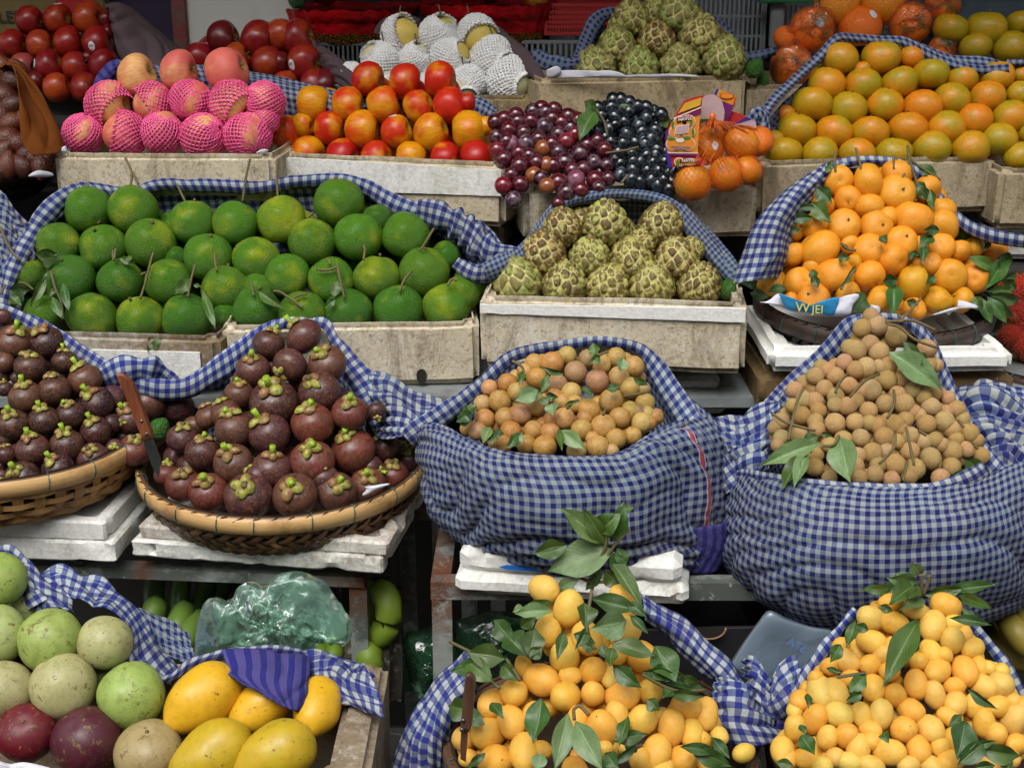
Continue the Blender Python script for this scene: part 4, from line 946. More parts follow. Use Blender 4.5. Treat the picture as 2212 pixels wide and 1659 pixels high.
place('mangosteen', 'MA', ['20,575,52,45,p 90,735,110,92,b,125,650 297,735,105,90,d,268,650', '22,862,68,75,b 192,893,100,85,d,200,805 410,858,78,85,d,405,780 542,975,108,95,b,500,880', '30,1035,52,50,d,15,960 165,1085,106,92,b,160,995 347,1043,105,98,d,320,930 617,1125,110,95,d,580,1050 720,1085,75,60,p',
    '82,1258,100,92,d,78,1180 280,1232,96,90,d,272,1150 450,1195,92,88,d,440,1120 612,1303,97,86,d,590,1225 825,1225,95,62,p,800,1160 720,1255,60,60,d 950,1120,105,75,b 1130,1150,110,78,p', '35,1455,66,92,d,30,1380 210,1422,108,95,b,195,1330 427,1392,106,86,d,420,1300 735,1415,62,60,p',
    '592,1475,100,50,p,595,1415 372,1545,102,55,d,345,1470 142,1605,112,62,d,122,1540 5,1595,45,50,d 853,1428,102,82,r,870,1345'],
    lin(1.862, 1040, .00058, 10, 280, .07), 'mangosteen', 'mangosteen', 'mangosteens in the left basket', 'left mangosteen basket', MG, 'd', None, mang_kids, fill='dark mangosteen glimpsed in a gap of the left basket')

SA = {'o': (S('dc9220', .14), 'orange'), 'y': (S('cc9a1c', .5), 'yellow green tinged')}
def sat_kids(o, q):
    if rnd.random() < .4: child('stalk', K['citrus_stem'], o, sc=.9)
SF = lin(2.13, 670, .00048, 1885, 270, .06)
def any_axis(q): return dirv(rnd.uniform(0, 360), rnd.uniform(0, 85))
place('satsuma', 'MD', ['885,-297,90 1080,-292,105 1265,-347,92 1260,-217,112 1450,-242,88 730,-197,68 785,-132,72 950,-177,80 1085,-127,88 1550,-107,85', '605,13,72 735,-7,86 925,-7,102 1130,-7,96 1365,-57,120 1545,-2,102 1200,-60,70', '770,140,125 600,175,82 520,195,65 1085,145,98 1290,95,98 1235,210,96 1540,130,85 1660,155,72 1752,125,62,y 1890,150,76 1480,235,66 960,110,60 1400,120,60',
    '1595,310,103 1760,325,93 1370,358,104,y 1090,312,92 860,320,116 640,355,90 460,350,90 990,230,52,y 720,250,60', '730,455,95 590,470,52 950,425,74 1150,470,88 1520,468,90,y 1675,465,75,y 1370,530,72'], SF, 'satsuma', 'satsuma', 'leafy satsumas in the dark basket', 'dark satsuma basket', SA, 'o', any_axis, sat_kids,
    rowh=60, fill='satsuma glimpsed in a gap of the dark basket heap')

ST = {'g': (S('97a062', .25), 'pale green'), 'l': (S('8ea252', .15), 'bright green'), 'b': (S('94885a', .5), 'tan and green'), 'p': (S('4c1c28', .0), 'dark purple'), 'r': (S('5e1420', .0), 'wine red'), 'w': (S('a2a270', .3), 'cream green')}
EF0 = lin(1.50, 1620, .00042)
EF = EF0
EFs = lambda x, y: EF0(x, y) + (.05 if any(math.hypot(x - T('BA', a, b)[0], y - T('BA', a, b)[1]) < 3 for a, b in ((640, 1090), (1110, 1370), (160, 1020), (690, 1340), (165, 640))) else 0)
place('star_apple', 'BA', ['-12,455,172,l 165,640,118,g', '-15,812,188,g 322,842,198,l 668,858,170,w 25,1165,186,w', '405,1140,210,w 838,1197,208,l', '170,1440,186,r 557,1492,218,p 952,1570,212,b', '640,1090,120,g 1110,1370,130,g 160,1020,110,p 690,1340,110,p'], EFs, 'star apple', 'star apple', 'star apples in the open foam box', 'open box at bottom left', ST, 'g',
    lambda q: dirv(rnd.uniform(60, 120), rnd.uniform(10, 50)), lambda o, q: child('stalk', K['citrus_stem'], o, sc=.9), jit=.06)
MA_ = {'y': (S('d2a220', .15), 'yellow'), 'g': (S('c09c28', .5), 'spotted yellow green')}
def mango(t, x, y, r, ang, tow, tone, lab, dY=0):
    X, Yp = T(t, x, y); o = fruit('mango', 'mango', X, Yp, r / TILE[t][2], EF(X, Yp) + dY, dirv(ang, tow), None, MA_[tone][0], lab, 'mango', 'ripe mangoes at bottom left'); child('stalk', K['citrus_stem'], o, sc=1.0).location = (0, 0, .35); return o
mango('BA', 1290, 1215, 192, 218, 25, 'y', 'big yellow mango touching the rolled cloth, tip pointing down left')
mango('BA', 1655, 1275, 150, 212, 15, 'y', 'yellow mango half covered by the purple striped cloth flap', .01)
mango('BB', 572, 1275, 155, 260, 55, 'y', 'yellow mango between the striped flap and the foam box wall', .01)
mango('BA', 1345, 1590, 205, 215, 10, 'g', 'yellow green mango with dark scars in the bottom row, left one', -.02)
mango('BA', 1745, 1590, 205, 215, 5, 'g', 'yellow mango with brown scab marks in the bottom row, right one', -.03)

PL = {'y': ([S('dcae4c', .2), S('dcaa48', .3), S('d6b054', .12), S('daa444', .4)], ''), 'g': (S('c0a834', .05), 'greenish')}
pk = lambda o, q: child('stalk', K['plum_stem'], o) if rnd.random() < .35 else None
F1 = lin(1.40, 1659, .00044, 1290, 330, .05); F2 = lin(1.40, 1659, .00044, 2000, 350, .03)
place('plum', 'BC', ['570,515,92,95 730,640,100,122 595,795,92,105 845,830,98,108 1095,775,97,95 705,955,100,108 885,1040,90,92 1195,945,112,100 1035,930,66,66 445,1010,58,80 555,1095,116,104 710,1200,98,98 885,1185,80,84 1070,1200,108,98 1250,1170,84,85 1080,560,92,72 740,1070,76,62 1000,1080,66 380,1180,92,92 235,1250,88,88 365,1362,98,101 215,1438,110,103 510,1335,80,92 450,1560,104,112 265,1620,112,112 60,1470,80,86 560,1540,60 790,1350,70,92 945,1402,108,120 1040,1320,76,92 1200,1352,96,101 1385,1402,93,118 1487,1268,106,86 1605,1310,84,96 1515,1435,82,86 1570,1480,66 1295,1560,96,106 1455,1605,92,92 1190,1610,76,86 1635,1665,112,80 1850,1560,72,62 770,1670,82 1330,1680,80 90,1595,60 1100,1520,60 960,1540,60 1690,1450,60 830,1480,60'], F1,
    'small yellow fruit', 'yellow plum mango', 'small yellow fruit in the bottom centre basket', 'bottom centre basket', PL, 'y', None, pk, rowh=34, aspect=1.31, fill='small yellow fruit glimpsed in a gap of the bottom centre basket', words='plum_mango')
place('plum', 'BD', ['1220,600,82,60 1370,642,76,68 1575,617,116,78 1100,702,94,78 1247,732,96,78 1492,752,88,100 1630,735,76,60 1100,852,86,78 1227,900,67,90 1612,847,80,88 1690,800,56 1747,892,80,68 1480,915,70,74 1170,940,66 930,970,86,76 1095,1000,79,69 1520,1037,88,82 1697,1038,90,87 1787,1005,56,62 1215,1045,72,66 905,870,66,50 1815,1138,86,77 1925,1128,90,90 970,1085,76,60 1110,1145,80,84 1385,1122,78,88 870,1175,81,87 775,1172,88,95 1252,1195,77,76 1500,1190,72,92 1632,1135,74,60 1637,1247,80,77 1752,1262,62,80 1912,1262,82,74 1350,1287,86,76 1160,1317,79,101 890,1317,92,86 735,1347,82,96 1037,1322,67,80 1600,1332,99,66 1820,1372,73,92 2012,1352,86,101 612,1402,74,87 942,1452,79,84 820,1465,72,84 1305,1412,86,86 1477,1407,88,86 1090,1412,66,60 1105,1485,74,66 1890,1442,74,74 532,1547,80,82 690,1592,82,77 1017,1542,79,106 1212,1557,96,87 1400,1537,80,84 1642,1482,92,98 1602,1617,90,82 960,1620,110,70 1340,1640,76,66 1480,1645,70 1100,1645,92,70 870,1590,66 575,1600,62 1840,1655,70 2025,1505,76,70 1540,1520,66 640,1225,66 610,1290,56 745,1090,58 830,1010,58 780,1650,70 1990,1230,60 2060,1260,66 1270,950,60 1400,980,60 1560,940,60 1850,1020,50 1930,1040,55 1985,1600,60'], F2,
    'small yellow fruit', 'yellow plum mango', 'small yellow fruit in the bottom right basket', 'bottom right basket', PL, 'y', None, pk, rowh=27, aspect=1.31, fill='small yellow fruit glimpsed in a gap of the bottom right basket', words='plum_mango')
TF = {'t': ([S('ac844a', .3), S('b08a4c', .2), S('a47c42', .4), S('9c7c56', .1), S('b49258', .1)], '')}
place('tan_fruit', 'MC', ['510,875,64 625,872,75 720,820,59 855,840,62 775,925,72 940,880,60 1030,832,64 1145,892,68 525,965,66 655,1005,66 745,1057,66 912,982,73 1050,960,69 1122,1025,66 340,997,63 225,1027,54 290,1110,70 400,1052,60 178,1128,57 195,1227,64 325,1217,66 427,1197,66 525,1137,72 700,1222,69 860,1167,70 1000,1112,75 1055,1217,68 1122,1172,60 1217,1122,61 1195,1250,66 1160,1180,54 1285,1210,52 950,1275,78 812,1292,66 610,1312,63 505,1297,62 360,1307,68 150,1302,60 1030,1352,66 915,1402,73 577,1402,74 460,1387,62 315,1387,55 262,1390,46 780,1430,62 1140,1330,56 80,1290,46 690,1115,54 630,1225,56 1205,1035,50 1005,1430,46 880,1350,46 1225,1190,50 830,1220,50 770,1130,56 640,1080,50 450,920,50 1240,1250,50'], lin(1.80, 985, .00062, 1230, 240, .04),
    'round brown fruit', 'round fruit', 'round brown fruit in the centre cloth sack', 'centre cloth sack', TF, 't', None, None, rowh=24, fill='round brown fruit glimpsed in a gap of the centre cloth sack', words='round_brown_fruit', jit=.25)
LG = {'l': ([S('c09c68', .3), S('bc9a68', .2), S('c4a272', .25), S('b49260', .45)], '')}
place('longan', 'MD', ['1095,572,56 1135,632,66 1040,647,60 1255,702,68 1090,747,60 1145,797,66 1000,787,68 960,770,55 1450,777,65 925,865,56 1065,897,66 1000,912,61 870,950,58 820,917,57 740,952,57 1205,887,60 1200,977,63 1470,882,50 1510,882,48 955,1012,58 1090,1042,72 800,1032,57 870,1082,56 607,1042,57 737,1112,59 670,1102,56 1290,972,56 1360,977,54 1360,1042,56 1265,1067,54 1187,1132,61 1305,1132,69 945,1142,62 867,1137,52 1080,1172,59 1000,1112,52 655,1202,59 760,1172,54 520,1242,58 742,1242,54 865,1252,67 995,1247,61 1085,1252,54 1140,1267,59 1245,1262,67 1315,1232,54 1480,1147,61 1640,1167,61 1500,1052,56 1430,1082,54 1590,1092,48 1450,1257,63 1565,1242,67 1680,1222,50 1615,1292,59 1725,1317,65 1770,1362,50 750,1292,56 640,1332,59 525,1342,52 480,1282,46 920,1357,59 1030,1347,59 1180,1342,66 1345,1332,61 1262,1370,54 1430,1372,54 1505,1362,54 1550,1392,50 1105,1442,67 1195,1432,54 1345,1432,63 1475,1477,71 1615,1432,67 1700,1422,57 1800,1462,58 1375,1547,70 1250,1517,72 1610,1532,61 1120,1582,58 990,1527,63 737,1537,60 1010,1457,54 830,1392,54 740,1457,54 1020,1602,54 1225,1612,57 1340,1592,54 1140,1522,56 1540,1602,61 830,1602,50 500,1392,46 1290,1295,50 1370,1182,50 1400,1202,50 1640,1352,50 600,1142,50 1040,1052,48 1150,892,50 780,892,50 905,1402,50 680,1392,50 1420,1000,48 1580,1180,48 1700,1300,46 860,1480,50 1200,1230,46'], lin(1.79, 1035, .00062, 1850, 260, .05),
    'longan', 'longan', 'longans in the right cloth sack', 'right cloth sack', LG, 'l', None, None, rowh=24, fill='longan glimpsed in a gap of the right cloth sack', jit=.2)

# grapes: a bunch is one thing, its berries are parts
def bunch(kind, t, s, Yf, label, cols, group, r_el=None, inner=.7, name='grape_bunch'):
    its = [[float(v) for v in i.split(',') if v.replace('.', '').replace('-', '').isdigit()] + [i.split(',')[-1] if i.split(',')[-1].isalpha() else ''] for i in s.split()]
    X = [T(t, a[0], a[1]) for a in its]; c = P(sum(q[0] for q in X) / len(X), max(q[1] for q in X), Yf(X[0][0], max(q[1] for q in X)))
    o = empty(name, c, label, 'grapes', group)
    sp = TILE[t][2]
    for a, (x, y) in zip(its, X):
        tone = a[-1] or 'a'; r = (a[2] if len(a) > 3 else 52) / sp
        cc = cols[tone][0] if isinstance(cols[tone], tuple) and not isinstance(cols[tone][0], float) else cols[tone]
        cc = rnd.choice(cols[tone]) if isinstance(cols[tone], list) else cols[tone]
        d = dirv(rnd.uniform(50, 130), rnd.uniform(-30, 40)) if kind == 'black_grape' else None
        fruit(kind, 'grape', x, y, r, Yf(x, y) + rnd.uniform(-.006, .006), d, None, cc, parent=o)
    for k in range(int(len(its) * inner)):
        i = rnd.randrange(len(its)); j = min(range(len(its)), key=lambda q: math.hypot(X[q][0] - X[i][0] - rnd.uniform(-25, 25), X[q][1] - X[i][1] - rnd.uniform(-25, 25)) + (99 if q == i else 0))
        x, y = (X[i][0] + X[j][0]) / 2, (X[i][1] + X[j][1]) / 2
        fruit(kind, 'grape', x, y, 50 / sp if kind == 'grape' else 42 / sp, Yf(x, y) + .022, None, None, cols['a'][0] if isinstance(cols['a'], list) else cols['a'], parent=o)
    return o
GRF = lin(2.315, 440, .00075)
RG = {'a': [S('400e18', .25), S('480e1c', .15), S('340c18', .4), S('52101a', .1)], 'r': S('6c1420', .15), 'b': S('703048', 1.0), 'o': S('84481e', .2), 'g': S('3a2430', 1.0)}
bunch('grape', 'TB', '1300,780 1355,762 1430,738,52 1540,715 1592,695 1675,705 1765,745 1620,722 1525,775 1720,785 1385,830,52 1480,850 1612,810,55,g 1310,880 1395,920,55,b 1497,915,52,g 1575,890 1752,905,55,r 1310,960,50,r 1355,1020,56 1605,950,54,o 1452,1060,56 1515,1000 1625,1055,52,o 1545,1122,54,o 1630,1190,52,o 1745,1045,68 1840,985,62 1700,975 1350,1187,55,r 1460,1182,56 1415,1277,54,g 1700,1167,56 1815,1147,58,b 1752,1232,58 1845,1217,52 1935,1150,56 1930,1037,48,g 1995,960,50 2010,1057,48 2020,1142,48 1860,1082,52 1810,860,52,r 1700,860 1400,1120,48 1830,772 1885,930 1370,905 1440,780 1660,760 1780,820 1560,1040 1590,1140 1670,1060 1790,1090 1700,1300,42 1660,920 1450,980 1950,900,48 1960,1200,46', GRF, 'large hanging bunch of dark red grapes with a few amber ones', RG, None)
BG = {'a': [S('0d1216', .25), S('10161c', .35), S('0a0e12', .15), S('121a22', .8)]}
bunch('black_grape', 'TC', '805,645 855,645 710,700 790,690 905,665 960,690 1020,695 1115,740 905,722 1020,760 815,745 880,790 970,805 1080,840 700,790 640,840 700,850 780,830 812,810 890,865 985,850 790,905 870,925 945,910 1015,930 1075,900 760,880 1090,960 930,990 1015,1000 1080,985 1140,1040 850,1050 935,1090 1025,1100 975,1040 1100,1100 1160,1110 855,1115 920,1150 980,1170 1050,1150 1095,1190 1165,1215 1200,1100 820,1030 730,740 1130,800 750,940 690,920 840,980 1050,880 1060,1050 620,870 870,700 1000,900 930,1040 1130,1160 1180,1160 1150,980'.replace(' ', ',44 ') + ',44', lin(2.325, 430, .00075), 'bunch of glossy black oval grapes beside the netted oranges', BG, None, inner=.9)

# oranges in the orange net bag
NB = {'o': (S('cc7416', .25), ''), 'y': (S('c08a1c', .5), '')}
nb = place('tangerine', 'TC', ['1408,950,102 1435,870,90 1632,912,118 1735,905,90', '1317,1165,110 1530,1115,105 1668,1090,88'], lin(2.335, 395, .0005), 'orange inside the orange net bag', 'orange', 'oranges in the net bag', 'beside the black grapes', NB, 'o', any_axis, None, words='netted_orange')
M['net_o'] = simple('orange_plastic_net', S('d0601c'), .4, .1, 30, 0)
K['net_o'] = net_mesh('orange_net', M['net_o'], 20, 13, .97, .0075, 0, 9)
K['net_neck'] = None
nbag = empty('net_bag', P(1530, 420, 2.34), 'orange net bag of oranges with a printed purple and orange card', 'net bag')
for q in nb:
    c = link('netting', K['net_o'], nbag); c.rotation_mode = 'QUATERNION'; c.parent = nbag
    c.location = q['o'].location - nbag.location; c.rotation_quaternion = orient(dirv(100, 0)); c.scale = tuple(v * 1.015 for v in q['o'].scale)
sticker_on(nb[0]['o'], 0, .35, 0, .2, .25, ink=False)

# snake fruit at the left, rambutans at the right
SK = {'b': ([S('54281a', 0), S('60301c', 0), S('482014', 0)], '')}
place('salak', 'TA', ['20,440,70 90,520,75 20,620,85 110,450,60', '80,680,75 10,740,70 75,790,70 150,760,60', '45,890,80 110,920,70 20,980,80 170,990,60', '50,1060,75 150,1065,65 230,1010,60 270,1070,70 -20,1090,70 300,1020,55'], lin(2.46, 365, .0005), 'snake fruit', 'snake fruit', 'brown snake fruit at the left edge', 'brown heap at left edge', SK, 'b', lambda q: dirv(rnd.uniform(0, 360), 20), None, fill='snake fruit glimpsed in a gap of the left edge heap', words='snake_fruit')
def hairy():
    mb = MB(); r_ = random.Random(5); n = 260
    for i in range(n):
        z = 1 - 2 * (i + .5) / n; a = i * 2.39996; r = math.sqrt(1 - z * z); d = Vector((r * math.cos(a), r * math.sin(a), z * 1.1))
        t = Vector((r_.gauss(0, 1), r_.gauss(0, 1), r_.gauss(0, 1))) * .1
        V, Fc = tube([d * .97, d * 1.12 + t * .4, d * 1.22 + t], [.02, .012, .004], 3, False); mb.add(V, Fc)
    return mb.mesh('hairs', M['hair'])
M['hair'] = simple('rambutan_hair', S('8a5a20'), .5, .2, 20, 0); M['rambutan'] = fruit_mat('rambutan_skin', S('c8741c'), rough=.5, pore=1.0, porescale=9, mott=.3)
K['rambutan'] = [spheroid('rambutan', M['rambutan'], 1.12, lumps=.06, n=16, seg=24, seed=31)]; K['hairs'] = hairy()
RM = {'r': ([S('a82a1a', .0), S('98221a', .1)], '')}
place('rambutan', 'MD', ['2010,400,95 2110,380,90', '2050,560,90 2140,520,80 2000,480,70', '1990,700,75 2070,740,85 2150,700,85', '2060,640,70 2110,800,70'], lin(2.30, 770, .0004), 'red rambutan', 'rambutan', 'rambutans at the right edge', 'red heap at right edge', RM, 'r', None, lambda o, q: child('hairs', K['hairs'], o), words='rambutan')
basket('very dark basket under the rambutans at the right edge', (P(2300, 800, 2.3).x, 2.3, P(2200, 800, 2.2).z - .01), .16, .08, weave='bamboo_black', rim='rim_black', cols=44, rows=6)

def lime(t, x, y, r, Y, lab): X, Yp = T(t, x, y); fruit('lime', 'rough_lime', X, Yp, r / TILE[t][2], Y, dirv(60, 20), None, S('3a6a1e', 0), lab, 'lime')
lime('TC', 1712, 440, 58, 2.78, 'rough green lime behind the tangerines, next to the upper custard apples')
lime('TC', 1765, 515, 40, 2.80, 'small green lime tucked under a bagged orange at the back')
lime('MC', 1755, 398, 60, 2.22, 'bright knobbly lime in the right end of the custard apple box')
lime('MC', 1685, 350, 52, 2.26, 'dark lime behind the lowest right custard apple')
lime('MD', 1688, 20, 58, 2.25, 'knobbly green lime beside the satsumas near the rolled cloth')
lime('MA', 1020, 1290, 68, 1.99, 'dark wrinkled lime between the two mangosteen heaps')

# bananas
def banana(pts, r, lab, Y=0, col=None, parent=None, name='banana'):
    W = [P(*p) for p in parse(pts)]; A = spline([tuple(p) for p in W], 14); n = len(A); rr_ = []
    for i in range(n):
        t = i / (n - 1); k = min(1, t / .12) ** .6 * .75 + .25; k2 = min(1, (1 - t) / .22) ** .7 * .82 + .18; rr_.append(r * k * k2)
    V, Fc = tube([Vector(p) for p in A], rr_, 10)
    V = [Vector(v) for v in V]
    for i in range(n):
        c = Vector(A[i])
        for j in range(10):
            k = 1 + .05 * math.cos(5 * 2 * math.pi * j / 10); V[i * 10 + j] = c + (V[i * 10 + j] - c) * k
    m = me('banana', V, Fc, M['banana'])
    if parent: o = part(name, m, parent)
    else: o = solo(name, m, lab, 'banana')
    o.color = col or S('4a6a22', .1); return o
def hand(lab, loc, lst, r, col):
    e = empty('banana_hand', loc, lab, 'bananas')
    for l in lst: banana(l, r, None, col=col, parent=e)
    return e
hand('hand of green bananas in the shade behind the gingham cloth', P(390, 1420, 2.02), ['345,1225,2.12 332,1290,2.05 345,1350,2.02', '398,1228,2.12 388,1290,2.05 392,1350,2.02', '452,1228,2.14 440,1290,2.08 420,1345,2.02', '500,1235,2.14 470,1290,2.10 455,1350,2.05', '540,1240,2.14 520,1300,2.10 500,1350,2.05'], .017, S('33491e', .0))
hand('front hand of green bananas lying beside the green plastic bag', P(370, 1450, 1.9), ['338,1292,1.95 332,1330,1.92 322,1370,1.92 322,1410,1.93', '402,1308,1.95 385,1345,1.90 362,1380,1.90 350,1420,1.9', '440,1330,1.95 410,1365,1.88 388,1410,1.86 380,1460,1.88'], .018, S('56702a', .05))
hand('hand of plump green bananas beside the table leg', P(830, 1420, 1.9), ['812,1260,1.94 838,1300,1.91 835,1350,1.90 800,1400,1.90', '778,1245,1.98 785,1300,1.96 778,1350,1.95 762,1395,1.95', '794,1395,1.90 797,1425,1.88 800,1470,1.88'], .021, S('6f8428', .05))
hand('pair of green bananas low behind the striped cloth', P(710, 1440, 1.9), ['690,1385,1.92 695,1420,1.88 690,1450,1.88', '722,1380,1.92 722,1415,1.88 718,1450,1.88'], .013, S('6a8428', .1))
hand('browned yellow bananas at the right edge behind the yellow fruit', P(2180, 1440, 1.8), ['2170,1325,1.86 2185,1350,1.80 2215,1390,1.78 2250,1420,1.78', '2130,1345,1.90 2150,1385,1.85 2190,1420,1.82 2230,1440,1.8', '2120,1370,1.9 2150,1410,1.86 2180,1440,1.84', '2200,1310,1.84 2225,1340,1.80 2260,1370,1.80'], .019, S('8c7c34', .2))
# ================================================================== cloths
def loft(rails, nu, nv, mat, fold=0.0, ffreq=4, seed=0, swoop=0.0, ruffle=0.0, thick=.0014, env=True, cross=0.0, uvs=1.0, swap=False):
    """rails: world-space polylines (k,3) from one edge of the cloth to the other"""
    Rl = [spline(np.array(r), nu) for r in rails]
    A = np.zeros((nu, nv, 3))
    for i in range(nu): A[i] = spline(np.array([r[i] for r in Rl]), nv)
    du = np.linalg.norm(np.diff(A, axis=0), axis=2).mean(1); U = np.r_[0, np.cumsum(du)]
    dv = np.linalg.norm(np.diff(A, axis=1), axis=2); Vv = np.concatenate([np.zeros((nu, 1)), np.cumsum(dv, 1)], 1); Vv -= Vv[:, nv // 2][:, None]
    gu = np.gradient(A, axis=0); gv = np.gradient(A, axis=1); N = np.cross(gu, gv); N /= np.maximum(np.linalg.norm(N, axis=2), 1e-9)[..., None]
    cp = np.array(CAM); s = np.sign(((cp - A) * N).sum(2).mean()); N *= s if s else 1
    V = []
    for i in range(nu):
        for j in range(nv):
            u, v = U[i], Vv[i, j]; t = j / (nv - 1); tu = i / (nu - 1)
            q = Vector((u * 5 + seed, v * 5, seed * 1.3)); w_ = mnoise.noise(q * 1.2)
            d = 0.0
            if fold:
                ph = ffreq * t + 1.9 * w_ + swoop * (2 * tu - 1) ** 2
                sgm = math.sin(2 * math.pi * ph); d += fold * (abs(sgm) ** .55 * 1.5 - .7) * (.55 + .9 * abs(mnoise.noise(q * .8 + Vector((9, 0, 0))))) * (math.sin(math.pi * min(1, max(0, t))) ** .5 if env else 1)
            if fold > .004:
                d += fold * .38 * (abs(math.sin(2 * math.pi * (ffreq * 2.3 * t + 2.6 * w_ + swoop * 1.5 * (2 * tu - 1) ** 2 + .3))) ** .6 - .5) * (.4 + 1.2 * abs(mnoise.noise(q * 1.5 + Vector((3, 7, 0)))))
            if cross:
                ph = cross * u + 1.2 * mnoise.noise(Vector((u * 9, v * 14, seed + 4))); d += ruffle * math.sin(2 * math.pi * ph)
            elif ruffle: d += ruffle * mnoise.noise(Vector((u * 26, v * 26, seed))) * 1.4
            V.append(Vector(A[i, j]) + Vector(N[i, j]) * d)
    Fc = [(i * nv + j, (i + 1) * nv + j, (i + 1) * nv + j + 1, i * nv + j + 1) for i in range(nu - 1) for j in range(nv - 1)]
    UV = [(U[i] * uvs + seed * .0131, Vv[i, j] * uvs + .21) for i in range(nu) for j in range(nv)]
    if swap: UV = [(b, a) for a, b in UV]
    if s < 0: Fc = [f[::-1] for f in Fc]
    return me('cloth', V, Fc, mat, True, UV)
def wp(s): return [tuple(P(*q)) for q in parse(s)]
def drape(name, parent, rails, mat, nu=60, nv=30, thick=.0016, **k):
    m = loft([wp(r) for r in rails], nu, nv, M[mat], **k); o = part(name, m, parent)
    sol = o.modifiers.new('thickness', 'SOLIDIFY'); sol.thickness = thick; sol.offset = -1; return o
def band(name, parent, s, mat, nu=90, nv=12, bulge=.45, tuck=.03, **k):
    """rolled edge of a cloth; s = points x,y,Y,width"""
    A = spline(np.array(parse(s)), nu if nu < 60 else 50); rails = []
    g = np.gradient(A[:, :2], axis=0); g /= np.maximum(np.linalg.norm(g, axis=1), 1e-9)[:, None]; nrm = np.stack([g[:, 1], -g[:, 0]], 1)
    prof = [(-.72, tuck), (-1.0, tuck * .4), (-.8, -.1), (-.35, -bulge * .8), (.1, -bulge), (.55, -bulge * .75), (.9, -.1), (1.0, tuck * .4), (.7, tuck)]
    for o_, dz in prof:
        r = []
        for i in range(len(A)):
            x, y, Y, w_ = A[i]; p0 = P(x, y, Y); wm = w_ * mpp(p0) / 2
            Yo = Y + (dz if dz > 0 else dz * wm)
            r.append(tuple(P(x + nrm[i, 0] * o_ * w_ / 2, y + nrm[i, 1] * o_ * w_ / 2, Yo)))
        rails.append(r)
    m = loft(rails, nu, nv * 2, M[mat], **k); return part(name, m, parent)
def cloth_thing(label, x, y, Y, group='checked cotton cloths lining the fruit'): return empty('cloth', P(x, y, Y), label, 'cloth', group)

# C1 green citrus cloth
c = cloth_thing('long blue checked cloth rolled behind the wide heap of green citrus', 560, 500, 2.3)
band('rolled_edge', c, '2,690,2.22,34 22,600,2.24,36 62,515,2.29,40 118,446,2.33,42 182,408,2.37,30 238,414,2.38,28 288,415,2.38,24 335,402,2.38,26 450,402,2.385,28 545,406,2.385,28 600,398,2.385,30 720,388,2.385,26 785,404,2.385,34 860,446,2.37,46 950,478,2.35,60 1020,515,2.31,80 1062,560,2.27,78 1110,600,2.24,60', 'check', nu=170, nv=9, ruffle=.003)
drape('drape', c, ['10,640,2.27 60,540,2.31 120,470,2.37 190,425,2.40 300,418,2.41 450,412,2.41 600,405,2.41 760,405,2.41 860,450,2.40 960,500,2.37 1050,560,2.32', '20,700,2.29 80,590,2.34 150,520,2.39 220,470,2.41 300,470,2.42 450,470,2.42 600,460,2.42 760,470,2.42 860,520,2.41 950,570,2.38 1060,620,2.32', '40,740,2.30 120,660,2.35 180,600,2.40 260,560,2.42 340,560,2.42 460,560,2.42 600,560,2.42 760,560,2.42 860,590,2.41 950,620,2.38 1070,660,2.32'], 'check', 120, 24, fold=.008, ffreq=3, seed=2)
band('knot', c, '900,455,2.33,44 960,470,2.31,56 1010,500,2.28,66 1050,540,2.25,60 1110,548,2.24,40 1160,560,2.25,20', 'check', nu=90, nv=10, ruffle=.005, cross=22, seed=5)
band('twist', c, '985,565,2.27,30 1030,590,2.24,44 1080,580,2.23,50 1130,560,2.24,50', 'check', nu=60, nv=8, ruffle=.004, seed=6)
c = cloth_thing('dark bunched checked cloth hanging at the left edge by the snake fruit', 20, 600, 2.2)
drape('drape', c, ['-40,400,2.36 0,415,2.35 30,450,2.33 60,485,2.31 78,520,2.30', '-40,470,2.33 0,480,2.31 30,510,2.30 55,540,2.28 70,560,2.28', '-40,560,2.28 0,560,2.27 25,580,2.26 40,600,2.26 55,620,2.26', '-40,700,2.24 -10,690,2.22 10,680,2.22 25,670,2.23 40,680,2.24'], 'check_dark', 40, 40, fold=.012, ffreq=3, seed=8, env=False)
# C3 lower custard apple cloth (small teal check)
c = cloth_thing('small teal checked cloth hooded over the lower custard apples', 1330, 500, 2.3)
band('rolled_edge', c, '1050,590,2.21,44 1095,570,2.22,52 1135,545,2.25,40 1165,500,2.29,30 1195,455,2.31,26 1245,432,2.325,24 1330,420,2.33,22 1400,424,2.33,24 1445,440,2.325,28 1490,480,2.31,38 1530,530,2.29,50 1565,572,2.26,50 1600,610,2.23,26', 'check_teal', nu=170, nv=8, ruffle=.002)
drape('drape', c, ['1120,575,2.30 1180,500,2.34 1240,450,2.355 1330,435,2.36 1400,438,2.36 1470,480,2.345 1530,560,2.31 1580,610,2.28', '1130,620,2.33 1190,560,2.37 1250,520,2.39 1330,510,2.395 1400,510,2.39 1470,550,2.375 1520,600,2.34 1570,640,2.30', '1140,680,2.33 1190,640,2.37 1250,620,2.39 1330,620,2.39 1400,620,2.39 1470,640,2.37 1520,660,2.34 1570,680,2.3'], 'check_teal', 90, 30, fold=.009, ffreq=4, seed=11)
drape('side_fold', c, ['1480,440,2.31 1530,500,2.29 1575,560,2.26 1605,600,2.24', '1460,470,2.29 1510,530,2.27 1550,575,2.25 1585,615,2.23', '1470,500,2.33 1510,560,2.31 1540,600,2.29 1575,630,2.27'], 'check_teal', 40, 16, fold=.004, ffreq=3, seed=12)
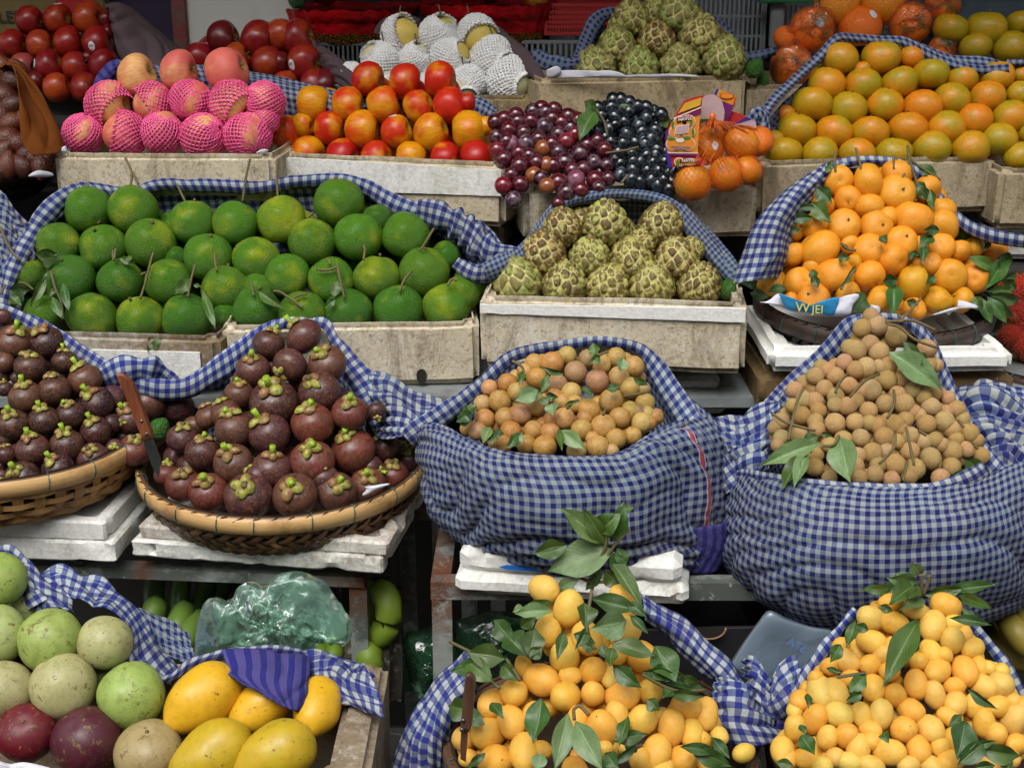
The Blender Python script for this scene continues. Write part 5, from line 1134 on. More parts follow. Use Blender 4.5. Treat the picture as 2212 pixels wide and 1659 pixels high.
# C4 satsuma cloth
c = cloth_thing('blue checked cloth sweeping up the left side of the satsumas', 1700, 480, 2.2)
drape('side_panel', c, ['1582,612,2.12 1600,560,2.15 1622,500,2.18 1655,450,2.21 1710,400,2.25 1770,362,2.28 1830,345,2.30', '1622,608,2.10 1645,560,2.12 1665,500,2.15 1692,450,2.18 1735,408,2.22 1785,372,2.26 1832,352,2.285', '1662,600,2.14 1685,550,2.15 1700,500,2.19 1728,452,2.22 1760,415,2.25 1795,385,2.275 1835,362,2.295', '1690,600,2.22 1710,550,2.24 1730,500,2.27 1755,460,2.29 1780,430,2.30 1805,400,2.31 1838,375,2.315'], 'check', 90, 26, fold=.004, ffreq=2.5, seed=14, ruffle=.002)
band('rolled_edge', c, '1775,372,2.275,30 1830,352,2.29,24 1890,347,2.295,20 1950,356,2.295,22 1990,380,2.285,24 2020,420,2.27,26 2052,458,2.25,26 2095,492,2.22,28 2150,512,2.19,30 2230,524,2.18,28', 'check', nu=120, nv=7)
drape('drape', c, ['1760,390,2.31 1840,365,2.33 1950,365,2.33 2010,410,2.31 2060,470,2.28 2130,520,2.24', '1760,460,2.35 1840,430,2.37 1950,430,2.37 2010,470,2.35 2060,520,2.31 2130,570,2.26', '1760,560,2.36 1840,540,2.38 1950,540,2.38 2010,560,2.36 2070,600,2.32 2140,640,2.27'], 'check_dark', 60, 20, fold=.006, ffreq=3, seed=15)
# C5 tangerine cloth
c = cloth_thing('narrow blue checked cloth rolled over the top of the big tangerine pile', 1800, 150, 2.55)
band('rolled_edge', c, '1652,300,2.43,14 1650,260,2.44,22 1668,222,2.47,22 1720,170,2.53,20 1772,122,2.58,20 1808,84,2.60,20 1850,84,2.61,20 1900,88,2.61,20 1952,92,2.60,24 2000,118,2.59,30 2050,138,2.57,24 2110,152,2.56,22 2180,150,2.55,24', 'check_dark', nu=150, nv=6)
drape('flat_fold', c, ['1955,80,2.615 2010,102,2.605 2060,120,2.59 2120,122,2.585 2178,136,2.57', '1960,96,2.61 2010,116,2.595 2060,132,2.58 2120,138,2.575 2182,146,2.56', '1965,104,2.62 2015,128,2.60 2060,144,2.585 2120,154,2.58 2184,156,2.565'], 'check_dark', 60, 18, fold=.003, ffreq=2, seed=19)
band('tail', c, '2175,136,2.57,14 2195,136,2.57,14 2240,134,2.57,14', 'check_dark', nu=24, nv=5)
drape('drape', c, ['1645,330,2.47 1655,270,2.50 1700,215,2.54 1760,160,2.60 1830,105,2.64 1950,105,2.64 2050,140,2.62', '1690,340,2.50 1690,290,2.54 1730,250,2.58 1790,200,2.64 1850,160,2.67 1950,160,2.67 2050,180,2.65', '1700,350,2.5 1720,330,2.54 1760,300,2.58 1800,260,2.64 1850,220,2.67 1950,220,2.67 2050,230,2.65'], 'check_back', 70, 20, fold=.008, ffreq=3, seed=17)
band('gathered_side', c, '1628,262,2.44,30 1640,246,2.44,38 1652,275,2.44,26 1656,318,2.43,12', 'check_dark', nu=50, nv=9, ruffle=.003, seed=18)
# C6 pink / yellow-red apple cloth
c = cloth_thing('blue checked cloth tucked between the pink apples and the back apples', 450, 190, 2.6)
drape('drape', c, ['195,200,2.62 215,155,2.64 250,130,2.66 330,140,2.68 430,140,2.68 520,152,2.67 600,165,2.66 690,186,2.64 760,200,2.62 1000,200,2.62 1075,235,2.58', '205,215,2.58 225,180,2.60 260,165,2.62 340,170,2.63 430,165,2.63 520,182,2.62 600,200,2.61 680,215,2.60 760,225,2.60 990,220,2.60 1068,250,2.56', '215,240,2.58 240,220,2.59 280,210,2.62 340,220,2.62 430,220,2.62 520,230,2.62 600,250,2.61 680,260,2.60 760,270,2.60 980,260,2.60 1060,280,2.56'], 'check_dark', 150, 22, fold=.004, ffreq=2, seed=21)
drape('striped_corner', c, ['196,198,2.585 208,165,2.595 232,136,2.605 256,128,2.60', '210,200,2.575 222,172,2.58 240,150,2.585 258,140,2.59', '225,200,2.58 236,180,2.585 250,165,2.59 262,155,2.60'], 'stripe', 30, 16, fold=.003, ffreq=2, seed=22, swap=False)
# C7 upper custard apple cloth
c = cloth_thing('dark checked cloth standing behind the upper custard apples', 1400, 80, 2.9)
band('rolled_edge', c, '1240,150,2.80,24 1255,115,2.84,30 1270,80,2.88,32 1285,50,2.90,36 1310,32,2.92,30 1370,30,2.94,22 1450,28,2.94,22 1520,38,2.93,24 1560,62,2.90,22 1590,95,2.87,20 1612,125,2.84,16', 'check_back', nu=120, nv=7, ruffle=.002)
drape('drape', c, ['1270,60,2.93 1400,50,2.95 1550,80,2.93', '1270,110,2.90 1400,110,2.93 1570,110,2.90', '1270,170,2.86 1400,170,2.88 1590,170,2.86'], 'check_back', 50, 16, fold=.006, ffreq=2, seed=24)
band('bunched_end', c, '1150,112,2.82,22 1175,132,2.80,34 1215,142,2.79,34 1255,140,2.78,30', 'check_back', nu=50, nv=9, ruffle=.008, seed=25)
band('tail', c, '1590,125,2.83,20 1630,122,2.82,24 1675,112,2.82,20', 'check_back', nu=30, nv=8, ruffle=.006, seed=26)
# grey-brown and rust-brown cloths
c = cloth_thing('plain grey brown cloth draped beside the back left red apples', 290, 90, 2.8, 'plain brown cloths')
drape('drape', c, ['225,12,2.86 255,8,2.88 290,22,2.90 330,55,2.90 370,90,2.90 420,128,2.88 450,150,2.86', '232,20,2.83 262,18,2.84 300,50,2.84 335,85,2.83 370,120,2.82 410,150,2.80 440,165,2.79', '240,30,2.80 255,60,2.79 275,90,2.78 300,120,2.77 335,145,2.76 380,165,2.74 430,180,2.74', '243,60,2.82 250,100,2.80 262,130,2.79 290,150,2.78 330,170,2.77 380,190,2.76 430,210,2.76'], 'grey_cloth', 50, 26, fold=.010, ffreq=2.2, seed=31)
c = cloth_thing('grey brown cloth bunched between the back apples and the netted pears', 720, 140, 2.8, 'plain brown cloths')
drape('drape', c, ['600,72,2.95 640,75,2.93 680,90,2.90 720,118,2.87 760,150,2.84 790,175,2.80', '640,85,2.90 680,100,2.87 705,125,2.84 735,150,2.81 765,175,2.78 785,195,2.76', '690,130,2.86 705,155,2.84 720,175,2.82 740,190,2.80 760,205,2.78 780,220,2.77'], 'grey_cloth', 40, 26, fold=.012, ffreq=2.5, seed=32)
band('rolled_edge', c, '815,75,2.93,20 835,48,2.95,20 870,40,2.96,20 905,50,2.96,18', 'grey_cloth', nu=40, nv=8, ruffle=.002)
band('rolled_tail', c, '1050,62,2.90,18 1080,75,2.88,28 1105,105,2.85,36 1135,130,2.82,40 1158,160,2.79,32 1166,190,2.77,16', 'grey_cloth', nu=50, nv=9, ruffle=.003)
c = cloth_thing('torn rust brown cloth hanging over the snake fruit at the left edge', 80, 250, 2.4, 'plain brown cloths')
drape('drape', c, ['-10,150,2.55 6,137,2.56 28,134,2.56 52,152,2.54 80,185,2.51 105,230,2.48 128,280,2.45 140,318,2.44', '20,138,2.52 30,150,2.50 48,180,2.48 62,220,2.46 78,255,2.44 95,290,2.42 112,318,2.41 125,332,2.41', '28,142,2.50 36,165,2.46 42,200,2.43 52,240,2.41 62,275,2.40 75,300,2.395 90,318,2.39 105,334,2.39', '30,150,2.50 38,180,2.45 41,215,2.42 42,250,2.40 44,280,2.39 48,305,2.385 58,325,2.38 72,338,2.38'], 'brown_cloth', 60, 40, fold=.003, ffreq=1.6, seed=33, ruffle=.002)

# C10 mangosteen cloth
c = cloth_thing('blue checked cloth rising to a peak behind the mangosteens', 440, 830, 2.05)
band('rolled_edge', c, '-20,660,2.13,20 30,678,2.13,26 70,700,2.12,36 120,735,2.11,52 165,770,2.09,58 210,800,2.07,56 245,822,2.05,60', 'check_big', nu=90, nv=11, ruffle=.002, bulge=.3)
band('twist', c, '222,826,2.04,50 262,806,2.03,64 305,800,2.03,62 345,806,2.05,50 372,830,2.06,30', 'check_big', nu=60, nv=12, ruffle=.004, cross=16, seed=3, bulge=.5)
band('swag', c, '225,822,2.04,40 290,832,2.03,44 350,842,2.03,44 410,835,2.04,46 470,800,2.06,54 520,765,2.08,52 560,730,2.10,40 605,700,2.115,26 650,692,2.12,16 688,698,2.12,14', 'check_big', nu=150, nv=11, ruffle=.0025, bulge=.35)
band('right_fall', c, '675,695,2.12,16 705,702,2.11,24 725,740,2.09,30 755,785,2.07,44 790,830,2.05,60 815,880,2.02,66 828,925,1.99,50', 'check_big', nu=110, nv=10, ruffle=.003, bulge=.3)
drape('gathered_end', c, ['800,800,2.07 832,812,2.06 870,835,2.05 915,860,2.03 955,870,2.02', '800,850,2.03 840,850,2.01 880,868,2.00 920,880,1.99 958,880,1.99', '815,890,2.00 850,895,1.97 885,908,1.96 915,915,1.95 950,905,1.96', '822,950,1.98 850,948,1.95 880,942,1.93 905,940,1.93 930,935,1.93'], 'check', 60, 50, fold=.009, ffreq=3, seed=41, env=False, ruffle=.004)
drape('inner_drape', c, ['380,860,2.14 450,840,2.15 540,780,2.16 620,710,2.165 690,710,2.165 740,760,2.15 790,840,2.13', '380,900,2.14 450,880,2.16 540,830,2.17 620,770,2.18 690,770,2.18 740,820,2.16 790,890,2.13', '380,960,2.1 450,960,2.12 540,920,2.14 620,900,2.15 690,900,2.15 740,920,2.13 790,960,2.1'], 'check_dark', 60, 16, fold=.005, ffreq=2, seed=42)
# C11 centre sack
SACK1 = None
def u_at(rails, nu, xq):
    R3 = [spline(np.array(wp(r)), nu) for r in rails]; A = np.mean([np.r_[0, np.cumsum(np.linalg.norm(np.diff(a, axis=0), axis=1))] for a in R3], 0)
    m_ = R3[len(R3) // 2]; px = [CX + F * (Vector(p) - CAM).dot(RT) / (Vector(p) - CAM).dot(FW) for p in m_]
    return A[min(range(nu), key=lambda i: abs(px[i] - xq))]
c = cloth_thing('centre sack of navy checked cloth wrapped round the round brown fruit', 1240, 1230, 1.8, 'tied cloth sacks of fruit')
rim = '895,925,1.94 930,912,1.91 972,925,1.875 1018,950,1.835 1075,970,1.80 1145,981,1.785 1230,986,1.78 1300,988,1.785 1345,974,1.795 1390,948,1.815 1432,922,1.84 1480,908,1.87 1530,900,1.90'
SR = [rim, '900,965,1.93 930,955,1.87 975,968,1.82 1030,985,1.77 1090,996,1.745 1160,1002,1.73 1240,1006,1.728 1300,1006,1.735 1350,998,1.745 1400,980,1.765 1450,962,1.80 1510,950,1.84 1560,955,1.89',
    '915,1035,1.912 935,1040,1.852 985,1050,1.795 1040,1060,1.745 1100,1066,1.720 1170,1070,1.710 1240,1070,1.710 1300,1068,1.715 1360,1062,1.730 1420,1050,1.760 1480,1040,1.800 1535,1040,1.832 1572,1045,1.892',
    '928,1100,1.912 955,1115,1.842 1000,1128,1.795 1060,1140,1.750 1120,1148,1.725 1180,1152,1.715 1240,1154,1.715 1310,1152,1.720 1370,1146,1.735 1430,1138,1.765 1490,1130,1.800 1540,1128,1.832 1570,1125,1.882',
    '975,1150,1.912 1000,1165,1.852 1040,1185,1.802 1090,1203,1.785 1140,1216,1.765 1190,1226,1.755 1240,1232,1.755 1310,1232,1.760 1370,1230,1.770 1430,1226,1.790 1490,1222,1.802 1530,1215,1.842 1560,1205,1.892',
    '1000,1160,1.992 1030,1175,1.942 1060,1190,1.912 1100,1206,1.882 1150,1218,1.872 1190,1228,1.862 1240,1234,1.862 1310,1236,1.862 1370,1236,1.872 1430,1236,1.882 1480,1236,1.902 1520,1230,1.932 1550,1220,1.962']
u0_ = u_at(SR[1:4], 170, 1472) + 45 * .0131; M['check_sack'] = gingham('navy_check_with_red_stripe', S('13163f'), S('888e86'), .0124, red=(0, u0_, u0_ + .0055))
drape('sack_front', c, SR,
    'check_sack', 170, 110, fold=.010, ffreq=4, seed=45, swoop=-.8, env=True, ruffle=.0015)
band('rim_roll', c, '915,930,1.90,20 965,938,1.86,22 1015,962,1.82,22 1078,982,1.785,20 1148,992,1.768,18 1235,997,1.765,18 1308,998,1.77,22 1355,982,1.785,24 1400,956,1.805,22 1450,925,1.835,22 1490,912,1.86,20', 'check_dark', nu=120, nv=6, ruffle=.002, seed=46)
band('hood', c, '880,950,1.93,40 905,930,1.93,52 950,900,1.95,48 1000,862,1.98,34 1050,820,2.02,30 1100,775,2.05,28 1150,758,2.07,26 1220,745,2.08,22 1288,735,2.08,20 1340,742,2.08,22 1385,756,2.07,24 1415,790,2.05,40 1445,840,2.02,50 1480,895,1.98,54 1515,950,1.93,56 1550,1005,1.89,58 1585,1055,1.86,52', 'check', nu=230, nv=9, ruffle=.0015, bulge=.35)
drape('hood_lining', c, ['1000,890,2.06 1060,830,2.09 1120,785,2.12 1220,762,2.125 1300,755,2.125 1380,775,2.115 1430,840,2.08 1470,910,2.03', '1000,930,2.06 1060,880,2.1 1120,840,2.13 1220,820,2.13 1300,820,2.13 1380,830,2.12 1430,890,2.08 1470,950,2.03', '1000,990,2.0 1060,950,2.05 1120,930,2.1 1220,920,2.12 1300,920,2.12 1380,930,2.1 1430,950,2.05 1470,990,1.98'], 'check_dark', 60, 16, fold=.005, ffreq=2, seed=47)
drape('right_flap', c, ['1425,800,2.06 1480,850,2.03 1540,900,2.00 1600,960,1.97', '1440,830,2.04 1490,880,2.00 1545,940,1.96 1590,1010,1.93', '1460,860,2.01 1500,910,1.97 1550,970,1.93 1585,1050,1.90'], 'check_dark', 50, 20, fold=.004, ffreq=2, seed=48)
drape('fallen_edge', c, ['1500,1140,1.80 1560,1130,1.82 1590,1100,1.86', '1495,1190,1.80 1560,1180,1.82 1590,1150,1.86', '1470,1235,1.80 1540,1240,1.82 1560,1225,1.85'], 'stripe', 24, 16, fold=.004, ffreq=2, seed=49)
# red stripe down the right side of the sack
def ribbon(parent, name, s, w_, mat, off=.003, n=60):
    A = spline(np.array(parse(s)), n); V = []
    for i in range(n):
        x, y, Y = A[i][:3]; g = A[min(i + 1, n - 1)] - A[max(i - 1, 0)]; l = math.hypot(g[0], g[1]) or 1; nx, ny = g[1] / l, -g[0] / l
        for s_ in (-.5, .5): V.append(P(x + nx * w_ * s_, y + ny * w_ * s_, Y))
    return part(name, me(name, V, [(i * 2, i * 2 + 2, i * 2 + 3, i * 2 + 1) for i in range(n - 1)], M[mat], True), parent)
M['red_thread'] = simple('red_woven_stripe', S('8f3a44'), .85, .25, 60, .2, spec=.1)
# C12 right sack
c = cloth_thing('big right sack of blue checked cloth full of longans', 1880, 1350, 1.8, 'tied cloth sacks of fruit')
drape('sack_front', c, ['1585,1005,1.90 1635,1018,1.83 1690,1030,1.78 1760,1038,1.755 1840,1043,1.74 1920,1045,1.735 2000,1045,1.735 2075,1038,1.745 2140,1022,1.77 2200,1000,1.80 2260,985,1.84',
    '1570,1040,1.896 1620,1045,1.816 1690,1052,1.751 1760,1058,1.737 1840,1062,1.722 1920,1064,1.717 2000,1064,1.717 2075,1060,1.722 2140,1050,1.747 2200,1035,1.771 2265,1030,1.816',
    '1556,1100,1.886 1605,1110,1.796 1680,1122,1.732 1760,1130,1.692 1840,1134,1.672 1920,1136,1.664 2000,1136,1.664 2080,1132,1.672 2150,1124,1.702 2210,1110,1.742 2275,1105,1.786',
    '1545,1180,1.876 1590,1200,1.786 1660,1222,1.727 1740,1238,1.682 1830,1246,1.660 1920,1248,1.652 2000,1246,1.652 2080,1240,1.662 2150,1228,1.692 2210,1212,1.732 2280,1200,1.776',
    '1566,1235,1.876 1605,1265,1.806 1665,1300,1.741 1735,1328,1.717 1810,1345,1.697 1880,1352,1.690 1960,1350,1.690 2040,1344,1.697 2110,1330,1.722 2180,1308,1.746 2270,1280,1.796',
    '1600,1250,1.936 1640,1285,1.876 1690,1320,1.826 1750,1348,1.796 1815,1364,1.776 1885,1372,1.771 1960,1370,1.771 2040,1362,1.776 2100,1345,1.796 2170,1322,1.836 2260,1290,1.886',
    '1620,1255,2.05 1660,1285,2.0 1710,1320,1.966 1760,1346,1.936 1820,1362,1.916 1890,1370,1.906 1960,1368,1.906 2030,1360,1.906 2100,1340,1.926 2160,1320,1.956 2250,1290,2.0'],
    'check_dark', 170, 110, fold=.008, ffreq=3.5, seed=51, swoop=.7, ruffle=.0015)
band('rim_roll', c, '1590,1020,1.87,22 1650,1030,1.80,24 1730,1042,1.755,22 1830,1052,1.735,22 1920,1054,1.73,22 2000,1054,1.73,22 2060,1045,1.735,34 2100,1030,1.745,44 2130,1010,1.765,30', 'check', nu=120, nv=6, ruffle=.0015, seed=52)
band('hood', c, '1595,1035,1.88,46 1615,985,1.90,60 1640,925,1.94,52 1680,870,1.98,48 1715,830,2.02,44 1760,790,2.04,46 1805,745,2.05,46 1838,705,2.055,40 1880,688,2.055,24 1945,690,2.055,24 1985,715,2.05,32 2015,760,2.03,32 2045,830,1.99,32 2080,900,1.94,32 2115,960,1.90,34 2150,1010,1.86,36 2190,1050,1.83,36', 'check', nu=230, nv=9, ruffle=.0022, bulge=.35, seed=1)
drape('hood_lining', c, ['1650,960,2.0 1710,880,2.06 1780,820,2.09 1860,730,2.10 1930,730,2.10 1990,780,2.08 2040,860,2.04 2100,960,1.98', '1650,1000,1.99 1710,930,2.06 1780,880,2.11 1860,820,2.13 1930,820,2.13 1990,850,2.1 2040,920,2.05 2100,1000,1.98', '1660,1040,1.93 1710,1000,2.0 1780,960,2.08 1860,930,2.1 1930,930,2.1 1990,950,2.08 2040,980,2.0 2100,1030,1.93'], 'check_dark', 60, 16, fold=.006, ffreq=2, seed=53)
drape('gathered_right', c, ['2075,842,2.05 2120,828,2.04 2170,830,2.03 2240,860,2.02', '2085,880,2.00 2120,860,1.98 2175,880,1.97 2240,930,1.96', '2100,930,1.95 2140,930,1.93 2190,960,1.92 2250,1000,1.91', '2140,1000,1.89 2170,1010,1.87 2210,1030,1.86 2260,1050,1.86', '2185,1060,1.84 2200,1065,1.82 2230,1080,1.82 2270,1090,1.82'], 'check', 60, 70, fold=.018, ffreq=3, seed=54, env=False, ruffle=.006, cross=10)
drape('left_knot', c, ['1545,905,2.00 1590,905,1.98 1640,880,1.97 1690,850,1.99', '1560,940,1.95 1600,945,1.92 1640,930,1.91 1675,905,1.94', '1570,1000,1.90 1600,1005,1.87 1635,990,1.86 1665,965,1.89', '1575,1070,1.87 1598,1070,1.85 1625,1055,1.84 1650,1030,1.86'], 'check', 50, 50, fold=.012, ffreq=3, seed=55, env=False, ruffle=.005)
ribbon(c, 'red_stripe', '1708,1321,1.80 1722,1328,1.795', 16, 'red_thread', n=4)

# C15 / C16 cloths of the small yellow fruit baskets
c = cloth_thing('checked cloth hanging at the left of the bottom centre basket', 930, 1600, 1.55)
drape('drape', c, ['1008,1405,1.66 975,1430,1.66 940,1470,1.65 900,1530,1.62 872,1580,1.60 850,1640,1.58 840,1700,1.57', '1020,1430,1.60 990,1460,1.59 955,1500,1.575 925,1550,1.56 900,1600,1.55 885,1660,1.545 880,1720,1.54', '1025,1460,1.57 1000,1490,1.555 970,1530,1.54 950,1575,1.53 935,1620,1.53 925,1670,1.53 922,1720,1.53', '1030,1490,1.58 1010,1520,1.57 985,1555,1.56 970,1600,1.555 962,1650,1.555 960,1690,1.555 960,1730,1.555'], 'check_big', 80, 40, fold=.007, ffreq=2.6, seed=61, ruffle=.003)
c = cloth_thing('bright checked cloth falling from the leafy sprig to a hanging tail', 1560, 1500, 1.5)
drape('upper_run', c, ['1385,1282,1.66 1430,1305,1.655 1480,1340,1.645 1530,1378,1.63 1570,1420,1.61 1600,1465,1.59 1640,1500,1.58', '1392,1310,1.62 1430,1340,1.605 1475,1375,1.595 1515,1415,1.58 1550,1450,1.565 1585,1480,1.56 1620,1510,1.56', '1405,1345,1.63 1440,1375,1.615 1470,1410,1.605 1495,1440,1.60 1525,1462,1.59 1550,1480,1.585 1590,1510,1.585'], 'check_big', 80, 26, fold=.004, ffreq=2, seed=62, ruffle=.004)
drape('hanging_tail', c, ['1545,1465,1.57 1575,1462,1.55 1610,1480,1.55 1650,1520,1.57', '1543,1510,1.54 1580,1505,1.52 1620,1520,1.52 1665,1550,1.545', '1542,1560,1.52 1580,1560,1.495 1630,1565,1.50 1680,1580,1.53', '1560,1612,1.51 1600,1608,1.49 1645,1608,1.495 1690,1600,1.53'], 'check_big', 40, 44, fold=.006, ffreq=1.6, seed=63, env=False, ruffle=.005)
drape('purple_edge', c, ['1690,1500,1.56 1700,1540,1.545 1694,1580,1.53 1670,1602,1.52 1620,1614,1.52', '1672,1510,1.55 1680,1545,1.535 1676,1575,1.525 1655,1592,1.515 1615,1600,1.515'], 'stripe', 40, 8, seed=64)
c = cloth_thing('looped checked cloth edging the left of the bottom right basket', 1680, 1480, 1.55)
band('rolled_edge', c, '1655,1545,1.55,40 1690,1530,1.53,50 1722,1500,1.53,46 1748,1455,1.54,34 1770,1415,1.55,26 1800,1375,1.57,24 1835,1335,1.59,20 1850,1318,1.60,16', 'check_big', nu=110, nv=8, ruffle=.003, bulge=.4)
drape('loop', c, ['1612,1425,1.62 1625,1420,1.60 1645,1450,1.59 1665,1480,1.585 1690,1440,1.59 1720,1425,1.60', '1612,1460,1.60 1625,1460,1.575 1642,1490,1.56 1668,1515,1.555 1695,1475,1.56 1730,1450,1.575', '1620,1510,1.58 1635,1515,1.555 1655,1540,1.54 1680,1550,1.535 1710,1520,1.54 1745,1485,1.56'], 'check_big', 70, 36, fold=.010, ffreq=2, seed=66, env=False, ruffle=.004)
c = cloth_thing('pale checked cloth edging the right of the bottom right basket', 2180, 1450, 1.55)
band('rolled_edge', c, '2078,1330,1.62,16 2095,1348,1.62,22 2130,1385,1.60,28 2165,1432,1.58,30 2195,1485,1.56,32 2230,1550,1.55,34', 'check', nu=90, nv=7, ruffle=.002)
# C17 star apple and mango cloth
c = cloth_thing('crumpled checked cloth over the star apples and mangoes', 330, 1400, 1.7)
band('left_roll', c, '-10,1192,1.70,20 22,1190,1.70,22 48,1215,1.69,34 62,1245,1.68,44 78,1280,1.665,60 90,1300,1.655,74', 'check_big', nu=60, nv=10, ruffle=.003)
drape('left_tail', c, ['48,1200,1.70 62,1215,1.695 90,1240,1.685 120,1262,1.68 150,1290,1.67', '55,1240,1.67 75,1260,1.66 100,1280,1.65 125,1295,1.65 155,1305,1.655', '80,1318,1.655 95,1322,1.65 115,1318,1.645 135,1312,1.65 158,1318,1.66'], 'check_big', 36, 36, fold=.006, ffreq=1.6, seed=71, env=False, ruffle=.004)
drape('middle_run', c, ['95,1245,1.74 130,1222,1.76 180,1245,1.75 225,1255,1.75 265,1285,1.75 300,1320,1.73 330,1370,1.70 360,1420,1.67 385,1455,1.65', '97,1262,1.71 140,1255,1.70 190,1278,1.69 240,1300,1.68 275,1330,1.665 305,1370,1.65 325,1410,1.63 345,1440,1.62 372,1466,1.61', '110,1285,1.70 150,1290,1.67 195,1305,1.65 235,1318,1.635 262,1350,1.62 270,1395,1.60 280,1430,1.59 310,1460,1.585 368,1478,1.585'], 'check_big', 120, 36, fold=.007, ffreq=1.8, seed=72, env=False, ruffle=.004)
drape('shaded_back', c, ['300,1310,1.80 340,1330,1.80 380,1350,1.79 408,1372,1.77', '310,1350,1.76 345,1370,1.75 385,1390,1.74 415,1405,1.73', '330,1400,1.72 355,1420,1.70 390,1430,1.69 425,1435,1.68'], 'check_dark', 36, 24, fold=.006, ffreq=2, seed=73, env=False)
band('front_roll', c, '285,1440,1.60,40 310,1462,1.59,30 345,1472,1.585,24 380,1458,1.585,22 410,1435,1.59,22 450,1420,1.60,20 510,1408,1.61,20 580,1403,1.625,20 640,1410,1.64,18 662,1414,1.65,14', 'check_big', nu=150, nv=6, ruffle=.0015, bulge=.5)
drape('right_tail', c, ['655,1408,1.660 690,1408,1.670 720,1418,1.670 750,1430,1.670 780,1440,1.660 800,1452,1.615', '660,1428,1.630 690,1432,1.620 720,1450,1.590 745,1470,1.585 785,1480,1.575 812,1495,1.565', '670,1460,1.595 695,1468,1.575 718,1485,1.565 742,1510,1.555 790,1520,1.535 828,1530,1.520', '720,1505,1.585 730,1512,1.565 742,1520,1.555 770,1532,1.535 800,1542,1.520 832,1550,1.510'], 'check_big', 60, 44, fold=.007, ffreq=2, seed=75, env=False, ruffle=.005)
c = cloth_thing('purple striped cloth flap hanging over the yellow mango', 560, 1500, 1.55)
drape('flap', c, ['478,1408,1.595 530,1408,1.60 580,1408,1.60 640,1414,1.61 672,1420,1.62', '492,1440,1.565 545,1440,1.56 590,1440,1.56 635,1448,1.56 668,1455,1.57', '500,1462,1.545 560,1478,1.535 600,1480,1.53 640,1490,1.53 655,1495,1.54', '575,1505,1.52 595,1515,1.515 615,1525,1.515 635,1535,1.515 648,1540,1.52'], 'stripe', 50, 44, fold=.005, ffreq=1.5, seed=77, env=False, ruffle=.004)

# ================================================================== leaves
def leaf_mesh(seed, mat, sharp=1.0, fold=.25, curl=.25, wave=.03):
    n, m = 14, 8; V = []; UV = []; r_ = random.Random(seed)
    for i in range(n + 1):
        t = i / n; wd = (math.sin(math.pi * t ** .9) ** 1.25) * (1 - .12 * t) * .5
        
        for j in range(m + 1):
            s = j / m * 2 - 1; y = s * wd; z = abs(s) * wd * fold - curl * (t - .4) ** 2 + wave * math.sin(t * 11 + seed) * abs(s) + .012 * r_.uniform(-1, 1)
            V.append((t, y, z)); UV.append((t, j / m))
    Fc = [(i * (m + 1) + j, (i + 1) * (m + 1) + j, (i + 1) * (m + 1) + j + 1, i * (m + 1) + j + 1) for i in range(n) for j in range(m)]
    return me('leaf', V, Fc, M[mat], True, UV)
K['leaf'] = [leaf_mesh(1, 'leaf', 1, .3, .45, .05), leaf_mesh(2, 'leaf', .8, .5, .6, .07), leaf_mesh(3, 'leaf', 1.3, .2, .2, .06), leaf_mesh(6, 'leaf', 1.3, .35, -.35, .06)]
K['leaf_grey'] = [leaf_mesh(4, 'leaf_grey', 1.2, .2, .2, .03), leaf_mesh(5, 'leaf_grey', .8, .35, .35, .05)]
def leaf(x0, y0, Y0, x1, y1, Y1, w_, kind='leaf', tone=1.0, roll=None, parent=None, label=None, group=None, t='D'):
    if t != 'D': x0, y0 = T(t, x0, y0); x1, y1 = T(t, x1, y1); w_ /= TILE[t][2]
    a, b = P(x0, y0, Y0), P(x1, y1, Y1); L = (b - a).length; X = (b - a).normalized(); mid = (a + b) / 2
    z = (CAM - mid).normalized(); z = (z - X * z.dot(X)).normalized(); y = z.cross(X)
    r = R(rnd.uniform(-25, 25) if roll is None else roll); y2 = y * math.cos(r) + z * math.sin(r); z2 = X.cross(y2)
    Wm = w_ * mpp(mid) * .92 / max(.3, abs(math.cos(r))); ms = K[kind]
    o = link('leaf', ms[rnd.randrange(len(ms))]); Mx = Matrix(((X.x, y2.x, z2.x, a.x), (X.y, y2.y, z2.y, a.y), (X.z, y2.z, z2.z, a.z), (0, 0, 0, 1)))
    sc_ = (L, Wm / .86, (L + Wm) / 2); o.color = (tone, tone, tone * .95, 1)
    Mx = Mx @ Matrix.Diagonal((*sc_, 1))
    if parent is not None: o.parent = parent; o.matrix_basis = parent.matrix_basis.inverted() @ Mx
    else: o.matrix_basis = Mx; tag(o, label, 'leaf', group)
    return o
def sprig(label, lst, Yf, t, twigs='', cat='leafy sprig', group=None, kind='leaf'):
    """lst: x0,y0,x1,y1,w[,tone][,g]; leaves of one sprig"""
    its = lst.split(); f = its[0].split(','); X, Yp = T(t, float(f[0]), float(f[1])); e = empty('leafy_sprig', P(X, Yp, Yf(X, Yp)), label, cat, group)
    for it in its:
        a = it.split(','); g_ = a[-1] == 'g'; v = [float(q) for q in a if q != 'g']
        x0, y0 = T(t, v[0], v[1]); x1, y1 = T(t, v[2], v[3]); k = v[5] if len(v) > 5 else rnd.uniform(.8, 1.2)
        off = rnd.uniform(.0, .015)
        leaf(x0, y0, Yf(x0, y0) - off * .4, x1, y1, Yf(x1, y1) - off, v[4] / TILE[t][2], 'leaf_grey' if g_ else kind, k, parent=e)
    for tw in twigs.split('|'):
        if tw.strip():
            pts = []
            for q in tw.split():
                v = [float(z) for z in q.split(',')]; x, y = T(t, v[0], v[1]); pts.append(tuple(P(x, y, Yf(x, y) - (v[2] if len(v) > 2 else .004))))
            V, Fc = tube([Vector(q) for q in spline(np.array(pts), max(6, len(pts) * 5))], .0022, 5); part('twig', me('twig', V, Fc, M['stem']), e)
    return e
off = lambda F_, d: (lambda x, y: F_(x, y) - d)
